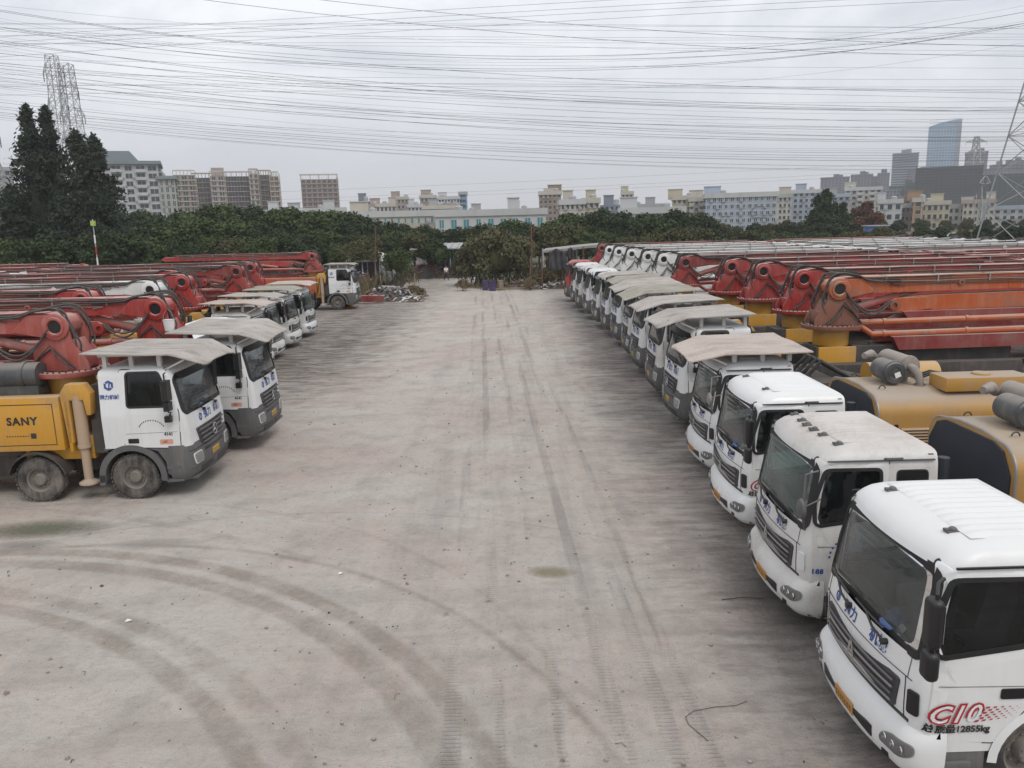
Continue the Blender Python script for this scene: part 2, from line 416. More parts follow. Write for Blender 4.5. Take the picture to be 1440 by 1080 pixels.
def frontx(S, y, z, off=0.0):
    hw = tab(S['hw'], z); fx = tab(S['fx'], z); rf = S['rf']; b_ = S['b']; ay = min(abs(y), hw - 1e-4)
    if ay <= hw - rf: x = fx - b_ * (ay / hw) ** 2
    else: x = fx - b_ * ((hw - rf) / hw) ** 2 - rf + math.sqrt(max(0, rf * rf - (ay - hw + rf) ** 2))
    k = max(0.0, (ay - hw + rf) / rf) if ay > hw - rf else 0.0
    s_ = 1 if y >= 0 else -1
    return Vector((x + off * math.sqrt(max(0, 1 - k * k * .8)), y + s_ * off * k, z))
def sidey(S, sg, x, z, off=0.0):
    hw = tab(S['hw'], z); fx = tab(S['fx'], z); rf = S['rf']; xc = fx - S['b'] * ((hw - rf) / hw) ** 2 - rf
    u = max(0.0, min(x - xc, rf * .97))
    y = hw - rf + math.sqrt(rf * rf - u * u) if u > 0 else hw
    return Vector((x + off * (u / rf) * .7, sg * (y + off), z))
def shell(S, mat):
    ws = rpoly(S['ws'], .14); win = rpoly(S['win'], .08); wsH = grow(ws, .015); winH = grow(win, .0)
    nside, narc, nf, nr = 34, 6, 46, 8
    zs = list(np.arange(S['z0'], S['z1'] - .13, .045)) + [S['z1'] - .11, S['z1'] - .075, S['z1'] - .045, S['z1'] - .02, S['z1']]
    rings = []; reg = None
    for z in zs:
        hw = tab(S['hw'], z); fx = tab(S['fx'], z); rf = S['rf']; xc = fx - S['b'] * ((hw - rf) / hw) ** 2 - rf
        xr = S['xr'] + S['rxr'] * max(0, (z - S['z1'] + .12) / .12) ** 2
        P = []; rg = []
        for k in range(nside): P.append((xr + (xc - xr) * k / nside, hw)); rg.append('L')
        for k in range(narc): a = math.pi / 2 * k / narc; P.append((xc + rf * math.sin(a), hw - rf + rf * math.cos(a))); rg.append('F' if k > 1 else 'L')
        for k in range(nf + 1): y = (hw - rf) * (1 - 2 * k / nf); P.append((fx - S['b'] * (y / hw) ** 2, y)); rg.append('F')
        for k in range(1, narc + 1): a = math.pi / 2 * (1 - k / narc); P.append((xc + rf * math.sin(a), -(hw - rf + rf * math.cos(a)))); rg.append('F' if k < narc - 1 else 'R')
        for k in range(1, nside + 1): P.append((xc + (xr - xc) * k / nside, -hw)); rg.append('R')
        for k in range(1, nr): P.append((xr, -hw + 2 * hw * k / nr)); rg.append('B')
        rings.append([Vector((x, y, z)) for x, y in P]); reg = rg
    mb = MB(); n = len(rings[0]); mb.v = [tuple(p) for r_ in rings for p in r_]
    for i in range(len(rings) - 1):
        for k in range(n):
            k2 = (k + 1) % n; c = (rings[i][k] + rings[i][k2] + rings[i + 1][k] + rings[i + 1][k2]) / 4
            if reg[k] == 'F' and inside(wsH, c.y, c.z): continue
            if reg[k] in 'LR' and inside(winH, c.x, c.z): continue
            if reg[k] in 'LR' and c.z < 1.25 and (c.x - S['wheel']) ** 2 + (c.z - .50) ** 2 < .60 ** 2: continue
            mb.f.append((i * n + k, i * n + k2, (i + 1) * n + k2, (i + 1) * n + k))
    o = (len(rings) - 1) * n; mb.f.append(tuple(o + k for k in range(n)))
    return mb.mesh('cab_shell', mat, True, 38)
def front_text(S, mb, body, size, yc, zc, flip=1, bold=.0, off=.006, **k):
    # reads left to right for someone looking at the front (towards -x): their left is +y
    letters(mb, body, size, lambda a, b_: frontx(S, yc + a, zc + b_, off), bold, **k)
def side_text(S, mb, sg, body, size, xc, zc, bold=.0, off=.010, rot=0.0, **k):
    ca, sa = math.cos(rot), math.sin(rot)
    letters(mb, body, size, lambda a, b_: sidey(S, sg, xc - sg * (a * ca - b_ * sa), zc + a * sa + b_ * ca, off), bold, **k)
def emblem(put, s_):
    """hexagonal swirl emblem: six sided ring opened by a slanted stroke"""
    mb = MB(); hexo = [(math.cos(R(30 + 60 * k)) * s_, math.sin(R(30 + 60 * k)) * s_) for k in range(6)]
    hexi = [(a * .55, b_ * .55) for a, b_ in hexo]
    for k in range(6):
        A, B = hexo[k], hexo[(k + 1) % 6]; C_, D = hexi[(k + 1) % 6], hexi[k]
        t0, t1 = (.0, .80) if k in (1, 4) else (.0, 1.0)
        l = lambda p, q, t_: (p[0] + (q[0] - p[0]) * t_, p[1] + (q[1] - p[1]) * t_)
        mb.add([put(*l(A, B, t0)), put(*l(A, B, t1)), put(*l(D, C_, t1)), put(*l(D, C_, t0))], [(0, 1, 2, 3)])
    mb.add([put(-.1 * s_, -.5 * s_), put(.12 * s_, -.5 * s_), put(.34 * s_, .5 * s_), put(.02 * s_, .42 * s_)], [(0, 1, 2, 3)])
    return mb
def wheel_meshes():
    def tyre():
        r, w_ = .535, .30; mb = MB()
        mb.lathe([(-w_ / 2 + .02, .28), (-w_ / 2, .33), (-w_ / 2 + .005, .44), (-w_ / 2 + .03, r - .03), (-w_ / 2 + .07, r), (w_ / 2 - .07, r), (w_ / 2 - .03, r - .03), (w_ / 2 - .005, .44), (w_ / 2, .33), (w_ / 2 - .02, .28)], (0, 0, 0), 'y', 36)
        for k in range(36):
            a = 2 * math.pi * k / 36
            for sy in (-1, 1):
                rot = Matrix.Rotation(-a, 3, 'Y'); c = rot @ Vector((r + .004, sy * .085, 0)); mb.obox(c, (.02, .10, .055), rot)
        return mb.mesh('tyre', 'tyre')
    def rim():
        mb = MB(); mb.lathe([(-.12, .29), (-.135, .285), (-.12, .265), (-.03, .245), (-.02, .20), (-.03, .15), (-.10, .14), (-.13, .12), (-.14, .06), (-.14, .001)], (0, 0, 0), 'y', 30)
        for k in range(10):
            a = 2 * math.pi * k / 10; mb.cyl((.185 * math.cos(a), -.02, .185 * math.sin(a)), (.185 * math.cos(a), -.06, .185 * math.sin(a)), .018, n=6)
        for k in range(8):
            a = 2 * math.pi * (k + .5) / 8; mb.cyl((.10 * math.cos(a), -.12, .10 * math.sin(a)), (.10 * math.cos(a), -.15, .10 * math.sin(a)), .012, n=6)
        return mb.mesh('rim', 'rim')
    return cached('tyre', tyre), cached('rim', rim)
def add_wheel(root, x, sg, y=.93, z=.535):
    ty, ri = wheel_meshes(); h = link('wheel', ty, root, (x, sg * y, z), 0 if sg < 0 else math.pi)
    link('rim', ri, h); return h

def cab_common(root, S, key, o):
    """shell, windows, doors, interior, mirrors and wipers shared by both cab kinds"""
    paint = o['paint']; ws = rpoly(S['ws'], .14); win = rpoly(S['win'], .08); door = rpoly(S['door'], .05)
    sh = link('cab_shell', cached((key, 'shell', paint), lambda: shell(S, paint)), root)
    FS = lambda a, b_, off: frontx(S, a, b_, off)
    wsm = link('windshield', cached((key, 'ws', o['glass']), lambda: patch(MB(), FS, ws, -.004, 0, 7).mesh('windshield', o['glass'], True, 60)), root)
    link('window_seal', cached((key, 'wsf'), lambda: band(MB(), FS, grow(ws, -.06), grow(ws, .03), .012, .03, 4).mesh('window_seal', 'seal')), wsm)
    for sg in (1, -1):
        SS = lambda a, b_, off: sidey(S, sg, a, b_, off)
        def dmesh():
            mb = MB(); d2 = grow(door, -.006); band(mb, SS, win, d2, .010, .022, 6); return mb.mesh('door', paint, True, 40)
        d = link('door', cached((key, 'door', paint, sg), dmesh), root)
        link('door_gap', cached((key, 'gap', sg), lambda: band(MB(), SS, grow(door, -.012), grow(door, .012), .003, .01, 1).mesh('door_gap', 'seal')), d)
        link('side_window', cached((key, 'sw', sg), lambda: patch(MB(), SS, grow(win, .01), -.008, 0, 5).mesh('side_window', 'sideglass', True, 60)), d)
        link('window_seal', cached((key, 'swf', sg), lambda: band(MB(), SS, grow(win, -.028), grow(win, .018), .016, .03, 1).mesh('window_seal', 'seal')), d)
        hz = 1.42 if key == 'heavy' else 1.28
        hx = S['door'][4][0] + .20
        link('door_handle', cached((key, 'handle', sg), lambda: patch(MB(), SS, rpoly([(hx - .11, hz - .055), (hx + .13, hz - .055), (hx + .13, hz + .055), (hx - .11, hz + .055)], .02), .022, .014, 2).mesh('door_handle', 'black')), d)
    # pressed crease along the door
    for sg in (-1, 1):
        zc_ = 1.36 if key == 'light' else 1.60
        link('door_crease', cached((key, 'crease', sg), lambda: MB().tube([sidey(S, sg, x, zc_ + .02 * (x + 1), .0105) for x in np.linspace(S['door'][0][0] + .05, S['door'][2][0] - .08, 12)], .0045, 4).mesh('door_crease', 'grey_plastic')), sh)
    # wipers
    zb = S['ws'][0][1]
    for yc in (.55, -.25):
        def wiper():
            mb = MB(); p0 = frontx(S, yc, zb - .08, .03); p1 = frontx(S, yc - .38, zb + .06, .045); mb.tube([p0, (p0 + p1) / 2 + Vector((.03, 0, 0)), p1], .014, 6)
            q = [frontx(S, yc - .04 - .62 * k / 6, zb + .045 + .03 * k / 6, .035) for k in range(7)]; mb.tube(q, .014, 5); mb.cyl(p0 - Vector((.04, 0, 0)), p0 + Vector((.03, 0, 0)), .035, n=10)
            return mb.mesh('wiper', 'black')
        link('wiper', cached((key, 'wiper', yc), wiper), wsm)
    # inside
    def inner():
        mb = MB(); z0 = S['z0'] + (.10 if key == 'heavy' else .35); zt = S['z1'] - .12
        mb.box(S['xr'] + .12, -.42, -1.05, 1.05, z0, z0 + .06); mb.box(S['xr'] + .05, S['xr'] + .12, -1.08, 1.08, z0, zt)
        for sg in (-1, 1): mb.box(S['xr'] + .12, -.45, sg * 1.09 - .02, sg * 1.09 + .02, z0, S['win'][1][1] + (.0 if key == 'light' else -.02))
        mb.box(S['xr'] + .1, -.75, -1.0, 1.0, zt - .02, zt)
        return mb.mesh('cab_lining', 'interior', False)
    link('cab_lining', cached((key, 'inner'), inner), root)
    def dash():
        mb = MB(); P = [frontx(S, y, zb - .02, -.06) for y in np.linspace(-.98, .98, 15)]
        B = [Vector((p.x - .34, p.y, p.z - .03)) for p in P]; C_ = [Vector((p.x - .46, p.y, p.z - .22)) for p in P]; D = [Vector((p.x - .40, p.y, p.z - .45)) for p in P]
        for a_, b_ in ((P, B), (B, C_), (C_, D)): mb.ring(a_, b_, closed=False)
        mb.box(-.62, -.36, .12, .82, zb + .0, zb + .09)
        return mb.mesh('dashboard', 'interior', True)
    link('dashboard', cached((key, 'dash'), dash), root)
    def seat():
        mb = MB(); zf = S['z0'] + (.2 if key == 'heavy' else .45)
        mb.box(-1.45, -.95, -.25, .25, zf + .15, zf + .42); mb.prism([(-1.40, zf + .35), (-1.24, zf + .40), (-1.38, zf + 1.02), (-1.50, zf + 1.0)], -.24, .24)
        mb.box(-1.52, -1.42, -.13, .13, zf + 1.02, zf + 1.22)
        return mb.mesh('seat', 'seat_cloth', True, bevel=.03)
    for y in (.55, -.55): link('seat', cached((key, 'seat'), seat), root, (0, y, 0))
    def steer():
        mb = MB(); c = Vector((-.80, .55, zb + .02)); ax = Vector((.55, 0, -.8)).normalized(); a = Vector((0, 1, 0)); b_ = ax.cross(a)
        mb.tube([c + (a * math.cos(2 * math.pi * k / 18) + b_ * math.sin(2 * math.pi * k / 18)) * .22 for k in range(19)], .016, 6, False)
        for k in (0, 1, 2): q = 2 * math.pi * k / 3; mb.cyl(c, c + (a * math.cos(q) + b_ * math.sin(q)) * .21, .014, n=5)
        mb.cyl(c, c + ax * .35, .03, n=8); return mb.mesh('steering_wheel', 'black')
    link('steering_wheel', cached((key, 'steer'), steer), root)
    # clutter behind the glass
    if o.get('clutter'):
        def clut():
            mb = MB(); r_ = random.Random(len(o['clutter']))
            for k in range(3):
                c = frontx(S, o['clutter'][k % len(o['clutter'])][0], zb + .03, -.17)
                prof = [(0, .001), (.0, .17), (.02, .17), (.03, .13), (.10, .125), (.15, .09), (.18, .001)]
                mb.lathe([(a, b_ * r_.uniform(.7, 1.1)) for a, b_ in prof], c, 'z', 10)
                break
            return mb.mesh('hard_hat', 'bluepaint')
        link('paper', cached((key, 'paper'), lambda: MB().add([frontx(S, y_, zb + .04 + d_, -.10 - d_) for y_, d_ in ((.3, 0), (.62, 0), (.60, .05), (.33, .06))], [(0, 1, 2, 3)]).mesh('paper', 'white_print', False)), root)
        link('hard_hat', cached((key, 'clut', o['clutter'][0]), clut), root)
    # under the cab and frame rails
    def frame():
        mb = MB(); L_ = o['length']
        for y in (-.42, .42): mb.box(-L_, -.35, y - .04, y + .04, .78, 1.05)
        for x in np.arange(-L_ + .3, -1, 1.1): mb.box(x - .05, x + .05, -.40, .40, .82, 1.0)
        mb.box(-1.9, -.5, -.38, .38, .55, 1.0)
        for x in o['axles']: mb.cyl((x, -.85, .535), (x, .85, .535), .07, n=10)
        return mb.mesh('chassis', 'chassis', False)
    link('chassis', cached((key, 'frame', o['length'], tuple(o['axles'])), frame), root)
    for i, x in enumerate(o['axles']):
        for sg in (-1, 1): add_wheel(root, x, sg, o.get('wy', 1.04 if key == 'heavy' else .98))
    return sh

def plate(root, put, mat='plate_yellow'):
    def pm():
        return patch(MB(), put, rpoly([(-.22, -.07), (.22, -.07), (.22, .07), (-.22, .07)], .015), .012, .01, 1).mesh('licence_plate', mat)
    p = link('licence_plate', pm(), root)
    mb = MB(); r_ = random.Random(3)
    for k in range(7):      # worn, unreadable characters
        x = -.17 + .057 * k
        for q in range(2): zz = -.03 + .05 * q + r_.uniform(-.006, .006); mb.add([put(x - .014, zz - .008, .015), put(x + .014, zz - .008, .015), put(x + .014, zz + .006, .015), put(x - .014, zz + .006, .015)], [(0, 1, 2, 3)])
        mb.add([put(x - .012, -.035, .015), put(x - .004, -.035, .015), put(x - .004, .035, .015), put(x - .012, .035, .015)], [(0, 1, 2, 3)])
    link('plate_marks', mb.mesh('plate_marks', 'black_print', False), p)

def visor_mesh(mat, w_=1.36, xr=-2.35, zr=3.47, xc=-.45, zc=3.40, xt=.20, zt=3.18, sag=.0, seed=0):
    """thin steel sheet: a flat rear leaf, a crease, and a front leaf bent down with cut corners"""
    mb = MB(); r_ = random.Random(seed); lean = r_.uniform(-.03, .03); g = []
    rows = [(xr, zr, w_), ((xr + xc) / 2, (zr + zc) / 2 + r_.uniform(-.012, .012), w_), (xc, zc, w_), (xt - .05, zt + .02, w_ * .80), (xt, zt, w_ * .70)]
    ny = 5
    for x, z, ww_ in rows:
        for j in range(ny):
            y = -ww_ + 2 * ww_ * j / (ny - 1); xx = x - (.22 if (x == xt and j in (0, ny - 1)) else .0) * 0
            g.append(Vector((xx + r_.uniform(-.012, .012), y, z + lean * y + r_.uniform(-.012, .012) - (.05 if (j in (0, ny - 1) and x > xc) else 0))))
    n = len(rows)
    for t_ in (0, -.012): mb.add([p + Vector((0, 0, t_)) for p in g], [(i * ny + j, i * ny + j + 1, (i + 1) * ny + j + 1, (i + 1) * ny + j) for i in range(n - 1) for j in range(ny - 1)])
    edge = [g[j] for j in range(ny)] + [g[i * ny + ny - 1] for i in range(1, n)] + [g[(n - 1) * ny + j] for j in range(ny - 2, -1, -1)] + [g[i * ny] for i in range(n - 2, 0, -1)]
    mb.ring(edge, [p - Vector((0, 0, .028)) for p in edge])
    return mb.mesh('sun_shield_plate', mat, True, 5)
def add_visor(root, o, S):
    k = o['visor']; v = visor_mesh(k[0], *k[1:]) if len(k) > 1 else visor_mesh(k[0])
    z1 = S['z1']; zr_ = (k[3] if len(k) > 3 else 3.47) - .05; vo = link('roof_shield', v, root, (0, 0, o.get('vdz', 0)))
    for sg in (-1, 1):
        for x in (-1.95, -1.35, -.72): link('shield_post', cached(('visp', z1, zr_), lambda: MB().box(-.045, .045, -.045, .045, z1 - .03, zr_ - .02).mesh('shield_post', 'paint_white_dirty', False)), vo, (x, sg * .95, 0))
        link('shield_rail', cached(('visr', z1, zr_), lambda: MB().box(-2.1, -.6, -.025, .025, zr_ - .08, zr_ - .03).mesh('shield_rail', 'paint_white_dirty', False)), vo, (0, sg * .95, .003))
        link('shield_strut', cached(('viss', z1, sg), lambda: MB().beam((-.55, sg * 1.0, z1 - .08), (-.12, sg * 1.05, z1 + .12), .04, .04).mesh('shield_strut', 'paint_white_dirty', False)), vo)

def heavy_cab(root, o):
    S = HEAVY; cab = cab_common(root, S, 'heavy', o)
    # text band above the grille and logos
    def ftx():
        mb = MB(); front_text(S, mb, '强力', .23, -.06, 1.78, bold=.005); front_text(S, mb, '机械', .23, .58, 1.78, bold=.005)
        e = emblem(lambda a, b_: frontx(S, -.48 + a, 1.78 + b_, .006), .10); mb.add(e.v, e.f)
        return mb.mesh('lettering', 'blue_print', False)
    if o.get('text', True): link('lettering', cached('heavy_ftx', ftx), cab)
    def stx():
        mb = MB()
        for sg in (1, -1):
            side_text(S, mb, sg, '强力机械', .115, -1.83, 2.45, bold=.003, spacing=.9)
            e = emblem(lambda a, b_: sidey(S, sg, -1.83 - sg * a, 2.72 + b_, .010), .12); mb.add(e.v, e.f)
        return mb.mesh('lettering', 'blue_print', False)
    if o.get('text', True): link('lettering', cached('heavy_stx', stx), cab)
    def smark():
        mb = MB()
        for sg in (1, -1):
            for k in range(13):
                a = R(25 + 130 * k / 12); x = -.95 + .30 * math.cos(a) * -sg; z = 1.66 + .24 * math.sin(a)
                mb.add([sidey(S, sg, x - .011, z - .018, .014), sidey(S, sg, x + .011, z - .018, .014), sidey(S, sg, x + .013, z + .018, .014), sidey(S, sg, x - .012, z + .014, .014)], [(0, 1, 2, 3)])
            side_text(S, mb, sg, '4141', .10, -.58, 1.56, bold=.004, off=.016)
        return mb.mesh('door_marks', 'black_print', False)
    link('door_marks', cached('heavy_smark', smark), cab)
    def omark():
        mb = MB()
        for sg in (1, -1):
            for i in range(3): mb.add([sidey(S, sg, -.80 + .05 * i, 1.36 - .0 * i, .014), sidey(S, sg, -.68 + .05 * i, 1.36, .014), sidey(S, sg, -.68 + .06 * i, 1.39 + .02 * i, .014), sidey(S, sg, -.80 + .05 * i, 1.38 + .03 * i, .014)], [(0, 1, 2, 3)])
            patch(mb, lambda a, b_, f_: sidey(S, sg, a, b_, f_), rpoly([(-.80, 1.32), (-.50, 1.32), (-.50, 1.44), (-.80, 1.44)], .03), .013, .002, 1)
        return mb.mesh('door_sticker', 'orange_print', False)
    link('door_sticker', cached('heavy_omark', omark), cab)
    # grille
    GP = [(-.66, 1.12), (.66, 1.12), (.84, 1.58), (-.84, 1.58)]
    def gr(): return patch(MB(), lambda a, b_, f_: frontx(S, a, b_, f_), rpoly(GP, .05), .030, .04, 3).mesh('grille', 'dark_grille')
    g_ = link('grille', cached('heavy_gr', gr), root)
    for i, z in enumerate((1.19, 1.30, 1.41, 1.52)):
        def sl(): 
            hw_ = .66 + (z - 1.12) * .39 - .05; mb = MB(); P = [frontx(S, y, z, .062) for y in np.linspace(-hw_, hw_, 11)]; mb.tube(P, .022, 6); return mb.mesh('slat', 'grey_plastic')
        link('slat', cached(('heavy_slat', i), sl), g_)
    def star():
        mb = MB(); c = frontx(S, 0, 1.37, .095)
        mb.tube([c + Vector((0, .13 * math.cos(2 * math.pi * k / 20), .13 * math.sin(2 * math.pi * k / 20))) for k in range(21)], .013, 6, False)
        for k in range(3):
            a = R(90 + 120 * k); d = Vector((0, math.cos(a), math.sin(a))); t_ = Vector((0, -d.z, d.y)) * .022; mb.add([c + t_ + Vector((.0, 0, 0)), c - t_, c + d * .125, c + Vector((.02, 0, 0))], [(0, 2, 3), (1, 3, 2)])
        return mb.mesh('grille_emblem', 'chrome')
    link('grille_emblem', cached('heavy_star', star), g_)
    # bumper wraps the corners
    B = dict(fx=[(.42, -.16), (.55, -.03), (.85, 0), (1.1, -.02), (1.26, -.06)], hw=[(.42, 1.18), (.6, 1.24), (1.26, 1.245)], b=.09, rf=.22)
    def bum():
        mb = MB(); zs = [.42, .48, .58, .72, .9, 1.06, 1.18, 1.25, 1.28]; rows = []
        for z in zs:
            row = []
            for x in np.linspace(-.62, -.34, 4): row.append(sidey(B, 1, x, z))
            for y in list(np.linspace(1.20, .96, 5)) + list(np.linspace(.8, -.8, 11)) + list(np.linspace(-.96, -1.20, 5)): row.append(frontx(B, y, z, -.06 if (abs(y) < .62 and z > 1.07) else 0))
            for x in np.linspace(-.34, -.62, 4): row.append(sidey(B, -1, x, z))
            rows.append(row)
        n = len(rows[0]); mb.v = [tuple(p) for r_ in rows for p in r_]; mb.f = [(i * n + k, i * n + k + 1, (i + 1) * n + k + 1, (i + 1) * n + k) for i in range(len(rows) - 1) for k in range(n - 1)]
        mb.add([r_ + Vector((-.14, 0, 0)) for r_ in rows[-1]] + rows[-1], [(i, i + 1, n + i + 1, n + i) for i in range(n - 1)])
        mb.box(-.5, -.08, -1.1, 1.1, .44, .50)
        return mb.mesh('bumper', 'grey_plastic', True, 40)
    bu = link('bumper', cached('heavy_bum', bum), root)
    FB = lambda a, b_, f_: frontx(B, a, b_, f_)
    def low():
        mb = MB()
        for y in (-.5, .5): patch(mb, FB, rpoly([(y - .32, .52), (y + .32, .52), (y + .36, .66), (y - .36, .66)], .03), .010, .01, 2)
        patch(mb, FB, rpoly([(-.58, .98), (.58, .98), (.58, 1.06), (-.58, 1.06)], .02), .010, .01, 2)
        for z in (.70, 1.13): mb.tube([frontx(B, y, z, .001) for y in np.linspace(-1.2, 1.2, 25)], .010, 4)
        return mb.mesh('air_intake', 'black')
    link('air_intake', cached('heavy_low', low), bu)
    for sg in (-1, 1):
        def hl(): return patch(MB(), FB, rpoly([(sg * .72, .80), (sg * 1.08, .80), (sg * 1.12, 1.04), (sg * .78, 1.04)], .07), .016, .02, 4).mesh('headlight', 'lampglass')
        def hb(): return patch(MB(), FB, rpoly([(sg * .70, .78), (sg * 1.11, .78), (sg * 1.15, 1.06), (sg * .76, 1.06)], .08), .006, .01, 3).mesh('lamp_bowl', 'white_print')
        h = link('headlight', cached(('heavy_hl', sg), hl), bu); link('lamp_bowl', cached(('heavy_hb', sg), hb), bu)
        def fen():
            mb = MB(); x0, r0, r1 = S['wheel'], .64, .78; A = []; Bq = []
            for k in range(17):
                a = R(-8 + 196 * k / 16); A.append((x0 + r0 * math.cos(a), .55 + r0 * math.sin(a))); Bq.append((x0 + r1 * math.cos(a), .55 + r1 * math.sin(a)))
            y0, y1 = sg * .72, sg * 1.235
            for i in range(16):
                for P in ((A, y0, y1),): mb.add([(A[i][0], y0, A[i][1]), (A[i + 1][0], y0, A[i + 1][1]), (A[i + 1][0], y1, A[i + 1][1]), (A[i][0], y1, A[i][1])], [(0, 1, 2, 3)])
                mb.add([(A[i][0], y1, A[i][1]), (A[i + 1][0], y1, A[i + 1][1]), (Bq[i + 1][0], y1, Bq[i + 1][1]), (Bq[i][0], y1, Bq[i][1])], [(0, 1, 2, 3)])
                mb.add([(Bq[i][0], y0, Bq[i][1]), (Bq[i + 1][0], y0, Bq[i + 1][1]), (Bq[i + 1][0], y1, Bq[i + 1][1]), (Bq[i][0], y1, Bq[i][1])], [(0, 1, 2, 3)])
            mb.prism([(x0 - .80, .38), (x0 - .66, .38), (x0 - .64, .62), (x0 - .78, .62)], y0, y1)
            ys = sorted((sg * 1.05, sg * 1.228)); mb.box(-2.08, -.35, ys[0], ys[1], 1.262, 1.30) if False else None
            mb.prism([(-.34, .58), (-.62, .56), (x0 + .80, .62), (x0 + .78, .9), (x0 + .62, 1.16), (x0 + .30, 1.262), (-.34, 1.262)], sg * 1.16, sg * 1.215)
            mb.prism([(-.70, .72), (-.38, .74), (-.38, .80), (-.70, .80)], sg * 1.10, sg * 1.25); mb.prism([(-.74, .40), (-.36, .42), (-.36, .47), (-.74, .47)], sg * .95, sg * 1.22)
            for x in (-.70, -.40): mb.box(x - .02, x + .02, min(sg * 1.0, sg * 1.04), max(sg * 1.0, sg * 1.04), .42, .80)
            mb.prism([(-2.1, 1.20), (x0 - .55, 1.20), (x0 - .35, 1.262), (-2.1, 1.262)], sg * 1.0, sg * 1.215)
            return mb.mesh('fender', 'grey_plastic', True, 30)
        link('fender', cached(('heavy_fen', sg), fen), root)
        def mir():
            mb = MB(); y0 = sg * 1.20; y1 = sg * 1.48
            mb.tube([(-.52, y0, 2.98), (-.44, y1, 3.0), (-.42, y1, 2.12), (-.48, y0, 2.06)], .018, 7)
            mb.obox((-.43, sg * 1.46, 2.62), (.13, .24, .46)); mb.obox((-.43, sg * 1.46, 2.26), (.12, .22, .20)); mb.obox((-.50, sg * 1.34, 1.94), (.14, .12, .14)); mb.tube([(-.48, y0, 2.06), (-.50, sg * 1.33, 1.98)], .016, 6)
            return mb.mesh('mirror', 'black', True, 50)
        mi = link('mirror', cached(('heavy_mir', sg), mir), root)
        link('mirror_glass', cached(('heavy_mg', sg), lambda: MB().obox((-.503, sg * 1.46, 2.62), (.006, .20, .40)).mesh('mirror_glass', 'mirror_glass', False)), mi)
    plate(bu, lambda a, b_, f_: frontx(B, a, b_ + .86, f_), 'plate_yellow')
    # roof top box edge and sunvisor
    def rv():
        mb = MB(); T = [frontx(S, y, 2.93, .02) for y in np.linspace(-1.0, 1.0, 13)]; U = [p + Vector((.16, 0, -.10)) for p in T]
        mb.ring(T, U, closed=False); mb.ring([p + Vector((0, 0, -.02)) for p in T], [p + Vector((0, 0, -.02)) for p in U], closed=False)
        return mb.mesh('sun_visor', 'black')
    link('sun_visor', cached('heavy_rv', rv), root)
    if o.get('visor'): add_visor(root, o, S)

